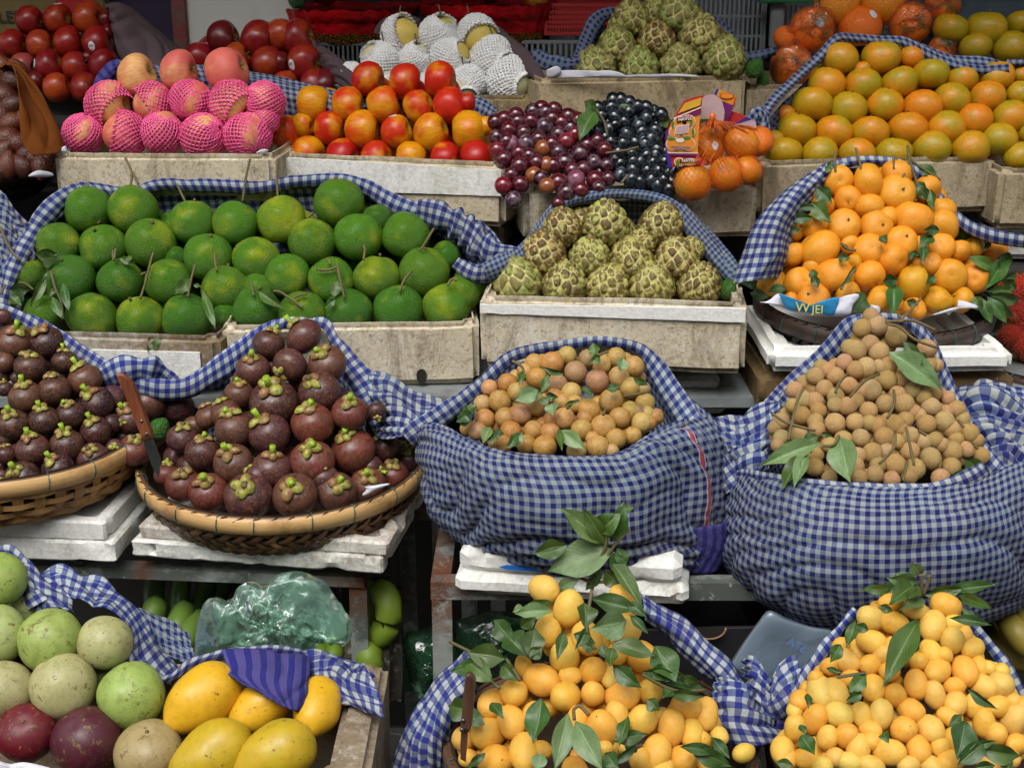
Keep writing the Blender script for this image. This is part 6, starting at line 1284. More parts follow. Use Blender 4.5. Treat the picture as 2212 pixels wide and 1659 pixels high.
LF1 = lambda x, y: (1.60 - .00005 * (y - 1100)) if y < 1290 else min(1.60, F1(x, y) - .045)
sprig('tall grey green leafy top of the bottom centre fruit sprig, over the cloth sack', '960,230,680,-10,150,1.0,g 975,240,820,-5,110,.9 930,160,1050,30,150,1.1 1000,220,1090,-40,130,1.05 900,170,700,40,110,.9,g 720,230,495,290,130,1.0 1020,260,590,400,235,.95,g 1000,280,1090,430,110,1.0 1040,250,1100,380,90,1.0 1000,330,1210,640,100,.75,g 930,380,900,480,60,.8 960,400,1060,500,120,1.0 650,520,800,450,90,.8,g 1060,20,1150,-10,60,1.0 940,430,830,520,70,.8', LF1, 'BC', '960,100 970,230 900,380 880,520|1120,130 1030,230 960,330 900,430|960,470 870,470 800,440')
sprig('dark leaves among the small yellow fruit just under the tall leafy top', '870,580,1190,660,130,.75 830,600,850,760,130,.8 1110,720,880,770,190,.9,g 1120,680,1240,800,60,.8 760,800,900,860,90,.7 700,780,660,960,80,.8 900,900,810,870,80,.7 1000,860,1300,940,120,.85 1010,890,990,1020,90,.8 1100,600,1230,690,80,.9 860,750,780,900,70,.8 930,870,980,960,70,.8', off(F1, .050), 'BC', '880,520 860,640 850,800 900,900')
sprig('right hand leaves of the bottom centre fruit, pale veined beside the checked cloth', '1280,880,1420,1120,190,1.05 1010,1000,1190,1150,120,.9 1380,1050,1220,1060,110,.8 1300,1080,1620,1150,90,.7 1350,1180,1600,1200,80,.8 1230,1220,1310,1290,100,.85 1200,1040,1450,1080,90,.7 1400,1150,1320,1220,70,.8 1560,1130,1450,1060,70,.7', off(F1, .045), 'BC', '1200,1060 1400,1160 1600,1160')
sprig('left hand leaves of the bottom centre fruit above the dark wooden knife', '250,710,380,860,130,.8 330,960,80,920,160,.75 320,800,460,930,170,.75 520,760,480,960,150,.7 60,960,250,1110,150,1.1 240,1000,-30,1040,130,1.2 450,640,370,660,70,1.1,g 630,600,450,620,70,1.1 620,650,380,670,110,1.1,g 480,960,560,880,90,.8 300,990,400,1100,110,.85 230,1240,310,1330,80,.9 120,1300,-60,1260,150,.8 190,1380,20,1290,120,.9 420,760,520,700,90,.7', off(F1, .04), 'BC', '-30,850 90,910 180,960|150,1005 210,1080 290,1150|330,960 380,1030 420,1100')
sprig('upright green leaf on the bottom centre fruit', '560,1215,510,1510,160,1.15', off(F1, .06), 'BC')
sprig('three long grey green leaves fanning down at the bottom centre', '730,1300,640,1680,140,.95,g 765,1350,950,1680,170,1.0,g 1110,1320,1050,1520,80,.9 1010,1480,1240,1440,100,.8 960,1560,1040,1660,120,.8 560,1560,520,1680,100,.9,g', off(F1, .062), 'BC', '760,1290 765,1350|760,1290 800,1260 860,1320')
sprig('leaves under the bottom right end of the centre basket', '1500,1530,1780,1650,120,.9 1440,1520,1700,1560,80,.8 1640,1460,1760,1600,80,.8 1100,1560,1160,1500,90,.8 1640,1650,1840,1700,80,.8 1010,1640,1180,1500,60,.8 200,1560,80,1660,60,.6', off(F1, .04), 'BC', '1100,1560 1200,1510')
LF2 = lambda x, y: (1.575 if y < 1290 else F2(x, y) - .045)
sprig('grey leafy crown on the bottom right fruit against the big sack', '1390,480,1240,580,170,.95 1400,540,1300,640,120,.9,g 1290,480,1150,560,90,.9 1230,520,1030,515,70,1.0 1430,550,1700,500,90,1.0 1560,530,1910,490,80,.95 1640,550,1880,640,80,1.0 1400,470,1200,450,110,1.0,g 1420,430,1350,345,90,1.0,g 1330,470,1250,410,80,1.0,g 1440,440,1470,420,30,.9,g 1600,700,1880,740,70,.8 1680,640,1780,740,60,.8', LF2, 'BD', '1410,550 1420,470 1410,420|1430,550 1460,480 1470,425')
sprig('long glossy leaf curving down through the bottom right fruit', '1400,700,1180,1115,170,1.0', off(F2, .06), 'BD')
sprig('leaves down the left side of the bottom right fruit', '1000,720,940,900,75,1.0 1150,620,1240,660,60,.7 1080,780,990,740,70,.9 900,870,830,990,90,1.1 810,1020,910,1050,40,.9 1070,1060,950,1180,100,1.2 1040,1180,930,1225,70,.8 690,1180,700,1270,50,.8 650,1450,740,1580,110,1.0 640,1380,680,1440,50,.8 1180,1420,1200,1490,70,.9', off(F2, .042), 'BD', '1060,1050 1000,1060 880,1080')
sprig('broad dark leaf hanging among the lower right fruit', '1700,1350,1660,1590,170,.75 1710,1150,1900,1290,60,.8 1680,1310,1590,1400,60,.7', off(F2, .058), 'BD')
sprig('leaves lying across the bottom right corner', '1780,1540,2074,1590,130,1.0 1650,1640,1850,1470,120,.8 1700,1540,1900,1480,60,.8 1950,1600,1990,1680,80,.9 1750,1660,1900,1640,80,.7 600,1640,480,1620,70,.8', off(F2, .05), 'BD')
# satsuma leaves
S2 = off(SF, .035)
sprig('leaves on the left shoulder of the satsuma heap', '640,-150,760,-260,0,1 750,-248,850,-150,110,.9 715,-160,835,-30,110,1.25 730,-60,560,-55,70,1.1 650,15,530,25,50,.9 740,-130,620,-120,50,.6', S2, 'MD')
sprig('tall green stems and slender leaves on the satsuma peak', '830,-400,810,-340,40,1 845,-420,812,-350,50,1.0 1390,-400,1540,-300,70,1.2 1480,-240,1500,-100,60,1.1 1380,-290,1440,-200,90,.8 1450,-180,1400,-270,80,.8', off(SF, .02), 'MD', '875,-480 865,-440 870,-350|1000,-505 1020,-430 1040,-340|1240,-460 1242,-370|1330,-520 1350,-400 1385,-300 1430,-170|1350,-440 1300,-320 1280,-310|1330,-500 1360,-420 1540,-300')
sprig('leaves low at the left rim of the satsuma basket', '380,330,270,370,80,1.1 560,390,430,405,60,.8 320,420,450,450,70,.8 720,270,740,350,60,.8 760,390,720,300,60,.7', S2, 'MD')
sprig('broad leaves over the front rim of the satsuma basket', '1060,420,980,550,130,.8 1245,355,1240,560,110,1.4 1170,350,1270,330,90,.9 1320,470,1400,500,60,.8 1500,310,1440,370,60,.8 880,190,960,200,70,.9 960,150,900,100,30,.8 1000,240,900,400,30,.8', S2, 'MD', '905,400 950,320 1000,270|905,100 950,140 1000,150')
sprig('leaf cluster right of centre in the satsuma heap', '1490,50,1410,130,90,.9 1440,110,1425,225,60,1.1 1330,180,1420,170,40,.8 1530,20,1420,20,70,.8 1150,60,1200,100,60,.7 1380,140,1340,220,30,.8', S2, 'MD')
sprig('long green leaves spilling over the right rim of the satsuma basket', '1720,185,1930,290,80,1.5 1980,165,1900,300,80,1.3 1960,200,1820,410,110,1.3 1830,410,2040,400,60,1.3 1850,430,2074,480,80,1.0 1860,440,2010,590,80,1.1 1840,440,1970,620,80,1.2 1800,450,1870,620,80,1.1 1760,440,1800,540,90,1.2 1950,330,2030,400,80,.9 1860,90,1820,150,40,1.0 1900,200,2010,190,60,.9 1600,510,1590,560,60,.8 1920,350,2050,280,50,.8', off(SF, .03), 'MD')
# longan leaves and twigs
L2 = off(lin(1.79, 1035, .00062, 1850, 260, .05), .035)
sprig('pair of large pale leaves hanging from the longan peak', '1210,790,1565,1040,170,1.1,g 1300,730,1430,880,90,.8 1420,800,1440,870,60,.7', L2, 'MD', '1190,610 1250,600 1370,600 1510,660|1200,620 1280,640 1380,720 1520,770|1290,590 1360,520 1420,450|1190,600 1300,600 1270,560|940,940 890,1000 870,1060|1150,940 1060,980 960,1085|1240,1040 1245,1130 1200,1220|670,1020 620,1130 570,1360|455,1180 560,1250 740,1300')
sprig('pale leaves over the left front rim of the longan sack', '780,1370,385,1520,130,1.15,g 760,1340,650,1380,90,.8 690,1440,600,1660,90,1.1,g 640,1460,530,1690,100,.8 890,1330,960,1630,190,1.1,g 780,1320,850,1330,40,.8', off(L2, .02), 'MD', '720,1430 640,1450|890,1330 860,1390 790,1400|1250,1320 1240,1410 1150,1510|1320,1280 1350,1420 1370,1520|1650,1230 1690,1280|1400,1300 1450,1330|1330,1490 1300,1620|1740,1370 1780,1420')
sprig('dark green leaf at the right front rim of the longan sack', '1690,1480,1830,1580,110,.75 1600,1590,1800,1590,80,.75', L2, 'MD')
# round brown fruit leaves
B2 = off(lin(1.80, 985, .00062, 1230, 240, .04), .035)
sprig('small green leaves at the top of the round brown fruit', '900,830,890,740,75,1.3 930,820,870,870,60,1.3 1060,920,1080,830,80,1.1,g 1140,965,1240,1010,50,.8 970,1040,1060,1020,60,.9 710,940,540,895,40,1.0', B2, 'MC', '980,795 920,820|370,855 430,890 440,930')
sprig('grey green leaf rosette in the middle of the round brown fruit', '540,1040,380,1110,110,1.1,g 560,1060,600,930,60,1.2 560,1050,460,1090,70,1.1 580,1070,660,1090,60,1.0 560,1080,590,1140,70,1.0 620,1120,630,1200,90,1.0,g 440,920,415,1000,50,1.1 700,1140,800,1110,30,1.0 810,1020,890,1080,40,.9', B2, 'MC', '720,1160 770,1110 800,1110|950,1200 965,1165|1080,1080 1200,1060 1250,1040')
sprig('pale leaves along the front rim of the round brown fruit sack', '670,1295,840,1420,100,1.4,g 670,1290,690,1440,50,1.2 230,1270,180,1380,70,1.2,g 240,1390,230,1280,60,1.2 440,1310,330,1410,80,1.2,g 400,1320,350,1410,60,1.1', B2, 'MC')
sprig('dark leaves at the left corner of the round brown fruit', '120,1240,20,1210,100,.8 80,1140,120,1200,90,.7 110,1180,10,1250,80,.8 290,1290,270,1350,70,.5', B2, 'MC')
# green citrus leaves and stalks
PZ = off(PF, .045)
sprig('long stalk and leaves on the leftmost green citrus', '370,170,210,180,80,.9 240,200,370,200,110,.9 60,400,190,400,90,.8 300,300,190,520,60,1.3 60,440,140,510,60,.9', PZ, 'MA', '0,0 60,130 125,215|30,365 10,430|120,358 160,360 215,400')
sprig('olive leaves and a stalk low on the left of the green citrus', '400,350,440,545,60,1.2 330,440,400,590,60,1.2 300,280,260,350,30,1.0 330,390,320,440,60,.8', PZ, 'MA', '325,280 350,380 390,480 405,590')
sprig('small leaf and split stalk in the middle of the green citrus', '760,195,860,230,50,1.1 820,180,830,220,40,1.1', PZ, 'MA', '725,215 720,150|730,205 740,140|895,460 930,350 960,230 980,165|900,305 930,290')
sprig('olive leaf and stalk on the dark lower green citrus', '1220,330,1110,430,80,1.3 1290,400,1380,660,60,1.4 1235,370,1290,380,30,1.2', PZ, 'MA', '1200,450 1220,340 1248,240|1385,280 1375,220 1372,170')
sprig('curled olive leaf on a lower green citrus near the right box', '1640,400,1810,520,70,1.5', PZ, 'MA', '1625,440 1610,390 1602,350|1745,410 1800,420 1935,515|1960,430 1930,430 1880,450')
sprig('dry stalks and leaf at the centre right of the green citrus', '700,340,680,450,80,1.1 690,460,620,520,50,1.0', PZ, 'MB', '750,455 720,330 700,230|570,270 640,275 700,255|870,210 880,150 872,115|1100,415 1130,340 1180,280|1230,150 1260,110 1320,10|1410,375 1430,335 1470,340|640,200 660,240')
sprig('small drooping leaves stuck on the taped foam box', '960,720,975,870,50,1.3 1010,700,985,790,50,1.2 950,700,960,860,40,1.1', lambda x, y: 2.135, 'MA')
sprig('stalks standing up behind the top row of green citrus', '560,1165,545,1200,20,1 ', off(PF, .01), 'TA', '800,1010 840,1100 835,1190|845,1100 885,1180|1130,1180 1160,1240 1190,1300|1600,1020 1575,1120 1550,1290|1772,1025 1768,1140 1775,1260|1400,1525 1500,1450 1530,1380|1960,1395 2000,1360|625,1430 640,1410')
# torn leaf on the grapes
sprig('jagged green leaf between the red and the black grapes', '690,700,590,880,130,1.1 700,700,620,650,90,1.1 880,700,880,660,60,.8 1100,790,1180,770,60,1.0', off(lin(2.325, 430, .00075), .03), 'TC', '700,700 750,780 770,870|760,980 900,960 970,940|860,1170 900,1120')

# ================================================================== knives
def prism(outline, Y, t, thick, mat, parent, name, dYx=0.0):
    pts = [P(x, y, Y + dYx * (y - outline[0][1])) for x, y in outline]; n = len(pts); d = FW * thick
    c0 = sum((Vector(p) for p in pts), Vector()) / n
    V = pts + [c0 + (p - c0) * .9 + d * -.25 for p in pts] + [p + d for p in pts]
    Fc = [tuple(range(n, 2 * n))] + [(i, (i + 1) % n, n + (i + 1) % n, n + i) for i in range(n)] + [(2 * n + i, 2 * n + (i + 1) % n, (i + 1) % n, i) for i in range(n)] + [tuple(range(3 * n - 1, 2 * n - 1, -1))]
    return part(name, me(name, V, Fc, M[mat], False), parent)
def rivet(x, y, Y, r, parent):
    bm = bmesh.new(); bmesh.ops.create_uvsphere(bm, u_segments=12, v_segments=8, radius=r); m = bpy.data.meshes.new('rivet'); bm.to_mesh(m); bm.free(); m.materials.append(M['blade']); m.transform(Matrix.Translation(P(x, y, Y))); part('rivet', m, parent)
k1 = empty('knife', P(345, 1010, 1.84), 'kitchen knife with brown wooden handle stuck between the mangosteen baskets', 'knife')
q = lambda s, t: [T(t, *v) for v in parse(s)]
prism(q('740,935 760,928 790,940 825,968 850,1000 900,1130 960,1290 970,1325 972,1345 912,1362 860,1230 800,1080 760,990', 'MA'), 1.84, 0, .012, 'wood', k1, 'handle')
prism(q('912,1362 972,1345 1000,1410 1025,1480 1020,1560 1010,1610 960,1500 930,1420', 'MA'), 1.843, 0, .003, 'blade', k1, 'blade')
for x, y in ((905, 1238), (937, 1320)): X, Yp = T('MA', x, y); rivet(X, Yp, 1.838, .0028, k1)
k2 = empty('knife', P(1005, 1640, 1.37), 'upright knife with dark worn wooden handle in the bottom centre basket', 'knife')
prism(q('1520,1090 1530,1060 1550,1050 1570,1065 1588,1095 1585,1140 1565,1380 1545,1430 1492,1415 1490,1390 1510,1180', 'BB'), 1.385, 0, .012, 'wood2', k2, 'handle')
prism(q('1495,1400 1540,1400 1535,1480 1525,1620 1490,1600 1490,1500', 'BB'), 1.39, 0, .003, 'wood2', k2, 'blade')
for x, y in ((1508, 1352), (1500, 1412)): X, Yp = T('BB', x, y); rivet(X, Yp, 1.382, .0028, k2)

# ================================================================== plastic bags and film
def film(name, tint, alpha, body, rough=.12, wr=60, gl=.18):
    g = G(name); t = g.t; t.nodes.remove(g.b); co = g.tc()
    out = [n for n in t.nodes if n.type == 'OUTPUT_MATERIAL'][0]
    tr = g.node('ShaderNodeBsdfTransparent'); tr.inputs[0].default_value = tint
    df = g.node('ShaderNodeBsdfDiffuse'); df.inputs[0].default_value = body; tl = g.node('ShaderNodeBsdfTranslucent'); tl.inputs[0].default_value = body
    gs = g.node('ShaderNodeBsdfGlossy'); gs.inputs['Roughness'].default_value = rough; gs.inputs[0].default_value = (1, 1, 1, 1)
    rid = g.m('ABSOLUTE', g.m('SUBTRACT', g.noise(co, wr, 2, .5, .6), .5)); b = g.bump(rid, .6, .006); g.t.links.new(b, gs.inputs['Normal']); g.t.links.new(b, df.inputs['Normal'])
    m0 = g.node('ShaderNodeMixShader'); m0.inputs[0].default_value = .45; t.links.new(df.outputs[0], m0.inputs[1]); t.links.new(tl.outputs[0], m0.inputs[2])
    m1 = g.node('ShaderNodeMixShader'); m1.inputs[0].default_value = alpha; t.links.new(tr.outputs[0], m1.inputs[1]); t.links.new(m0.outputs[0], m1.inputs[2])
    fr = g.node('ShaderNodeFresnel'); fr.inputs[0].default_value = 1.5; t.links.new(b, fr.inputs['Normal'])
    m2 = g.node('ShaderNodeMixShader'); g.put(m2.inputs[0], g.m('ADD', g.m('MULTIPLY', fr.outputs[0], .6), gl * .35, clamp=True)); t.links.new(m1.outputs[0], m2.inputs[1]); t.links.new(gs.outputs[0], m2.inputs[2])
    t.links.new(m2.outputs[0], out.inputs[0]); return g.mat
M['green_film'] = film('green_bag_film', (.82, .96, .89, 1), .24, S('b4ecd0'), .2, 10, .06)
M['green_film_dark'] = film('dark_green_bag_film', (.45, .75, .55, 1), .42, S('3f7a52'), .2, 24)
M['clear_film'] = film('clear_film', (.98, .98, .98, 1), .03, S('d8d8d8'), .12, 18, .02)
M['blue_film'] = film('milky_blue_film', (.8, .85, .9, 1), .88, S('8a9cac'), .25, 16, .1)
def puffy(outline, Y, depth, mat, name, parent=None, crumple=.012, seed=0, n=42, m=72, label=None, cat=None, freq=22, back=True, flat=False):
    if flat: n, m = max(10, n // 3), max(30, m // 2)
    pts = spline(np.array([[x, y, 0] for x, y in outline] + [[*outline[0], 0]]), m + 1)[:-1]; c = pts.mean(0); V = []
    layers = (1, -1) if back else (1,)
    Fc = []; rr2 = random.Random(seed * 31 + 5); creases = []
    for k_ in range(6): a_ = rr2.uniform(0, 6.28); creases.append((math.cos(a_), math.sin(a_), rr2.uniform(0, 2)))
    for li, s in enumerate(layers):
        o_ = len(V)
        for i in range(n + 1):
            t = i / n
            for j in range(m):
                x, y = c[:2] + (pts[j][:2] - c[:2]) * t; h = math.sqrt(max(0, 1 - t ** 2.4))
                p = P(x, y, Y); q_ = Vector((p.x, p.z, seed * .37 + s)) * freq
                dd = mnoise.cell_vector(q_ * .5).length if False else 0
                r1 = 1 - abs(mnoise.noise(q_)) * 2; r2 = 1 - abs(mnoise.noise(q_ * 2.1 + Vector((5, 0, 0)))) * 2
                k = (r1 * .35 + r2 * .1) * crumple
                for dx_, dy_, ph_ in creases:
                    k += crumple * .34 * abs(((p.x * dx_ + p.z * dy_ + .02 * mnoise.noise(Vector((p.x, p.z, seed)) * 9)) * freq * 1.6 + ph_ + s * .3) % 2 - 1)
                k = (k - crumple) * (h ** .5 if t < 1 else 0)
                if flat and 0 < i < n: jit = mnoise.noise_vector(Vector((i * 3.7, j * 2.3, s + seed))) * crumple * .6; p = p + Vector((jit.x, 0, jit.z)); k += jit.y * .7
                V.append(p - FW * (s * depth * h + k))
        for i in range(n):
            for j in range(m): Fc.append((o_ + i * m + j, o_ + (i + 1) * m + j, o_ + (i + 1) * m + (j + 1) % m, o_ + i * m + (j + 1) % m))
    msh = me(name, V, Fc, M[mat], True)
    return part(name, msh, parent) if parent else solo(name, msh, label, cat)
puffy([(418, 1432), (424, 1360), (442, 1300), (472, 1290), (498, 1300), (512, 1270), (545, 1252), (575, 1262), (600, 1240), (650, 1234), (700, 1256), (722, 1285), (745, 1320), (762, 1345), (752, 1388), (700, 1382), (678, 1405), (664, 1440), (600, 1450), (500, 1450)], 1.74, .030, 'green_film', 'plastic_bag', crumple=.014, flat=True, seed=3, label='crumpled translucent green plastic bag above the mangoes', cat='plastic bag', n=60, m=120, freq=20)
puffy([(868, 1385), (882, 1362), (910, 1362), (940, 1348), (965, 1352), (985, 1400), (985, 1480), (960, 1510), (920, 1520), (895, 1490), (878, 1440)], 1.98, .05, 'green_film_dark', 'plastic_bag', crumple=.01, flat=True, seed=7, label='dark green plastic bag on the ground between the two steel tables', cat='plastic bag', freq=9)
puffy([(985, 1340), (1040, 1325), (1100, 1320), (1180, 1330), (1230, 1380), (1180, 1440), (1060, 1460), (990, 1440)], 2.0, .05, 'green_film_dark', 'plastic_bag', crumple=.012, flat=True, seed=9, label='green plastic bag under the right steel table behind the leaves', cat='plastic bag', freq=9)
solo('round_basin', lathe('round_basin', [(.10, 0), (.125, .04), (.13, .05), (.126, .05), (.12, .04), (.095, .004)], 40, simple('dark_basin', S('3a3f40'), .3, .1, 10, 0)), 'dark round basin under the green bag between the tables', 'basin').location = P(935, 1520, 1.95) - Vector((0, 0, .03))
bl_ = puffy([(1572, 1440), (1600, 1395), (1640, 1340), (1662, 1318), (1700, 1335), (1750, 1352), (1800, 1362), (1800, 1400), (1760, 1440), (1720, 1470), (1650, 1500), (1610, 1480)], 1.70, .012, 'blue_film', 'plastic_sheet', crumple=.008, seed=12, label='milky blue plastic sheet with a small blue print under the right sack', cat='plastic sheet', freq=12)
def text(body, pts, size, mat, parent, name='print', mirror=False, up=None, extr=.0004, xdir=None):
    cu = bpy.data.curves.new(name, 'FONT'); cu.body = body; cu.size = size; cu.extrude = extr; cu.align_x = 'CENTER'; cu.align_y = 'CENTER'
    o = bpy.data.objects.new(name, cu); C.objects.link(o); dg = bpy.context.evaluated_depsgraph_get(); m = bpy.data.meshes.new_from_object(o.evaluated_get(dg)); bpy.data.objects.remove(o); bpy.data.curves.remove(cu)
    m.materials.clear(); m.materials.append(M[mat]); p, X, Z = pts
    X = Vector(X).normalized(); Zn = Vector(Z).normalized(); Yv = Zn.cross(X).normalized(); X = Yv.cross(Zn)
    Mx = Matrix(((X.x, Yv.x, Zn.x, p[0]), (X.y, Yv.y, Zn.y, p[1]), (X.z, Yv.z, Zn.z, p[2]), (0, 0, 0, 1)))
    if mirror: Mx = Mx @ Matrix.Diagonal((-1, 1, 1, 1))
    m.transform(Mx); return part(name, m, parent)
M['print_blue'] = simple('faint_blue_print', S('4a6a98'), .5, .0, 30, 0)
pp = P(1822 * 0 + 1812 - 0, 0 + 1378, 1.66)
pq = P(1510.9 + 620 / 2.958, 1097.9 + 875 / 2.958, 1.672)
text('STA', (pq, dirv(-28), -FW), .016, 'print_blue', bl_, mirror=True)
for k in range(3):
    pq = P(1510.9 + (540 + k * 20) / 2.958, 1097.9 + (985 + k * 22) / 2.958, 1.665); text('ato atotofe i so', (pq, dirv(20), -FW), .006, 'print_blue', bl_, mirror=True)

# black cardboard box with a hand hole
bx_ = foam_box('cardboard_box', 'black cardboard box with a hand hole under the right sack', (1380, 1360), (1700, 1352), 1560, 1.78, .3, cav=.1, wall=.01, col='1c1b1e', dirt=1.0, cat='cardboard box', bev=.002, rough_=.0005)
bx_.data = bx_.data.copy(); bx_.data.materials.clear(); bx_.data.materials.append(simple('black_card', S('1d1c20'), .6, .15, 8, .1))
hp = [P(1532 + 36 * math.cos(a), 1356 + 24 * math.sin(a), 1.772) for a in [math.pi * k / 12 for k in range(13)]]; V, Fc = tube(hp, .0016, 5); part('hand_hole_edge', me('hand_hole_edge', V, Fc, simple('card_edge', S('8a6a4a'), .8, .1, 20, 0)), bx_)
part('hand_hole', me('hand_hole', hp, [tuple(range(13))], M['black'], False), bx_)

# bags round the back oranges, their green print
M['print_green'] = simple('green_print', S('4c6a28'), .5, .0, 30, 0)
def bagged(i, tips, seed):
    q_ = big[i]; o = q_['o']; x, y, r = q_['x'], q_['y'], q_['r'] * 1.08
    pts = []
    for k in range(20):
        a = 2 * math.pi * k / 20; rr_ = r * (1 + .05 * math.sin(3 * a + seed)); pts.append((x + rr_ * math.cos(a), y - rr_ * math.sin(a)))
    for tx, ty, k in tips: pts[k] = (x + tx * r, y - ty * r)
    return puffy(pts, q_['Y'], r * mpp(o.location) * 1.02, 'clear_film', 'clear_bag', crumple=.010, seed=seed, n=22, m=60, label='clear printed plastic bag round ' + ['', '', '', 'the left upper bagged orange', '', 'the orange right of the stickered one', 'the half hidden far left orange', 'the lowest left bagged orange', 'the small orange above the rolled cloth'][i], cat='plastic bag', freq=30)
for i, q_ in enumerate(big): pass
def nearest(x, y): return min(range(len(big)), key=lambda k: math.hypot(big[k]['x'] - x, big[k]['y'] - y))
BL = [(718, 190, 'clear printed bag round the left upper orange of the back heap', [(.2, 1.5, 5), (-1.35, -.3, 10)]), (1345, 155, 'clear printed bag round the orange right of the stickered one', [(-1.2, -.1, 10), (1.25, .8, 2)]), (585, 430, 'clear printed bag round the lowest left orange of the back heap', [(.2, 1.25, 5)]), (1550, 35, 'clear bag round the highest right orange of the back heap', [(1.5, .2, 1), (-1.2, .3, 9)]), (1560, 315, 'torn clear bag round the small orange above the rolled cloth', [(1.0, 1.3, 3)])]
for n_, (tx, ty, lab, tips) in enumerate(BL):
    x, y = T('TD', tx, ty); q_ = big[nearest(x, y)]; r = q_['r'] * 1.09; pts = []
    for k in range(20):
        a = 2 * math.pi * k / 20; rr_ = r * (1 + .05 * math.sin(3 * a + n_)); pts.append((q_['x'] + rr_ * math.cos(a), q_['y'] - rr_ * math.sin(a)))
    for ax_, ay_, k in tips: pts[k] = (q_['x'] + ax_ * r, q_['y'] - ay_ * r)
    bg_ = puffy(pts, q_['Y'], r * mpp(q_['o'].location) * 1.04, 'clear_film', 'clear_bag', crumple=.009, flat=True, seed=n_ + 20, n=36, m=84, label=lab, cat='plastic bag', freq=34)
    for k in range(5):
        dx, dy = rnd.uniform(-.55, .55), rnd.uniform(-.5, .5); pt_ = P(q_['x'] + dx * r, q_['y'] + dy * r, q_['Y']) - FW * (r * mpp(q_['o'].location) * (1.12 - .4 * (dx * dx + dy * dy)))
        text("IT'S", (pt_, dirv(rnd.uniform(-60, 100)), -FW + RT * dx * .8 - UP * dy * .8), .013, 'print_green', bg_)
for q_ in big:
    if abs(q_['x'] - (1510.9 + 1022 / 2.958)) < 3: sticker_on(q_['o'], 0, .42, -.42, .2, .22, ink=False)
    if abs(q_['x'] - (1510.9 + 718 / 2.958)) < 3: sticker_on(q_['o'], 0, .15, -.05, .2, .2, ink=False)

# printed card of the net bag
M['card_purple'] = simple('purple_card', S('6a2060'), .4, .1, 10, 0); M['card_red'] = simple('red_card', S('b02a2a'), .4, .1, 10, 0); M['card_orange'] = simple('orange_card_print', S('d8862a'), .4, .1, 10, 0); M['card_white'] = simple('white_card_print', S('d8d0cc'), .4, .05, 10, 0); M['card_green'] = simple('green_card_print', S('3a7a34'), .4, .05, 10, 0); M['card_yellow'] = simple('yellow_card_print', S('d0a030'), .4, .05, 10, 0); M['card_blue'] = simple('violet_card_edge', S('3c2a8a'), .4, .05, 10, 0); M['card_brown'] = simple('brown_card_print', S('5a3018'), .4, .05, 10, 0); M['card_back'] = simple('pale_card_back', S('b89a9c'), .5, .1, 12, .2)
card = empty('printed_card', P(1470, 350, 2.33), 'purple and orange printed card of the net bag with pictures of oranges', 'printed card')
def cpoly(s, Y, mat, name, dy=0, bend=0.0):
    pts = [(1391.8 + 0 + 0, 0)] ; L_ = parse(s)
    V = []
    for x, y in L_:
        D_ = (1437.3 + x / 6.2265, 175.3 + y / 6.2265); V.append(P(D_[0], D_[1], Y + bend * ((x - 250) / 250) ** 2))
    n = len(V); V2 = [v + FW * .001 for v in V]
    return part(name, me(name, V + V2, [tuple(range(n)), tuple(range(2 * n - 1, n - 1, -1))] + [(i, n + i, n + (i + 1) % n, (i + 1) % n) for i in range(n)], M[mat], False), card)
cpoly('140,450 250,270 380,220 540,195 500,230 480,410 440,520 430,980 560,1125 60,1165 0,950 0,700', 2.325, 'card_red', 'front_panel')
cpoly('95,530 480,405 470,450 435,900 440,985 60,1000 20,960 10,780 40,680', 2.3235, 'card_orange', 'print')
cpoly('90,520 485,400 482,440 90,570', 2.322, 'card_purple', 'print'); cpoly('110,500 485,345 485,362 110,518', 2.3225, 'card_white', 'print')
cpoly('0,700 60,640 10,800 20,950 60,1000 95,1162 45,1165 0,960', 2.3222, 'card_blue', 'print'); cpoly('40,975 450,990 452,1010 48,1000', 2.3216, 'card_purple', 'print'); cpoly('30,962 445,966 446,976 36,974', 2.3212, 'card_white', 'print')
cpoly('170,440 260,300 400,250 490,225 470,330 300,390', 2.3222, 'card_yellow', 'print')
def blob(cx, cy, rx, ry, Y, mat, n=26): cpoly(' '.join('%.0f,%.0f' % (cx + rx * math.cos(2 * math.pi * k / n), cy + ry * math.sin(2 * math.pi * k / n)) for k in range(n)), Y, mat, 'print')
for cx, cy, rx, ry in ((200, 560, 95, 85), (310, 540, 95, 85), (130, 690, 85, 75), (310, 690, 95, 80), (110, 850, 105, 90), (300, 850, 105, 95), (190, 1090, 75, 60), (330, 1090, 110, 50)):
    blob(cx, cy, rx, ry, 2.3218, 'card_white'); blob(cx, cy, rx - 9, ry - 9, 2.3212, 'card_orange')
for cx, cy, rx, ry in ((100, 590, 14, 60), (345, 550, 16, 60), (372, 690, 16, 60), (80, 780, 55, 20), (290, 770, 50, 22), (165, 1110, 20, 50), (400, 1080, 40, 22)): blob(cx, cy, rx, ry, 2.3206, 'card_green')
cpoly('155,500 335,468 335,530 155,570', 2.3203, 'card_brown', 'print'); cpoly('190,1055 370,1045 380,1090 190,1108', 2.3203, 'card_brown', 'print')
cpoly('142,610 320,580 308,700 122,724', 2.3202, 'card_white', 'print'); cpoly('150,618 312,588 301,692 132,715', 2.3199, 'card_back', 'print')
blob(200, 800, 55, 30, 2.3202, 'card_white')
def ctext(body, x, y, size, mat, Y=2.3196, ang=8):
    D_ = (1437.3 + x / 6.2265, 175.3 + y / 6.2265); text(body, (P(D_[0], D_[1], Y), dirv(ang), -FW), size, mat, card)
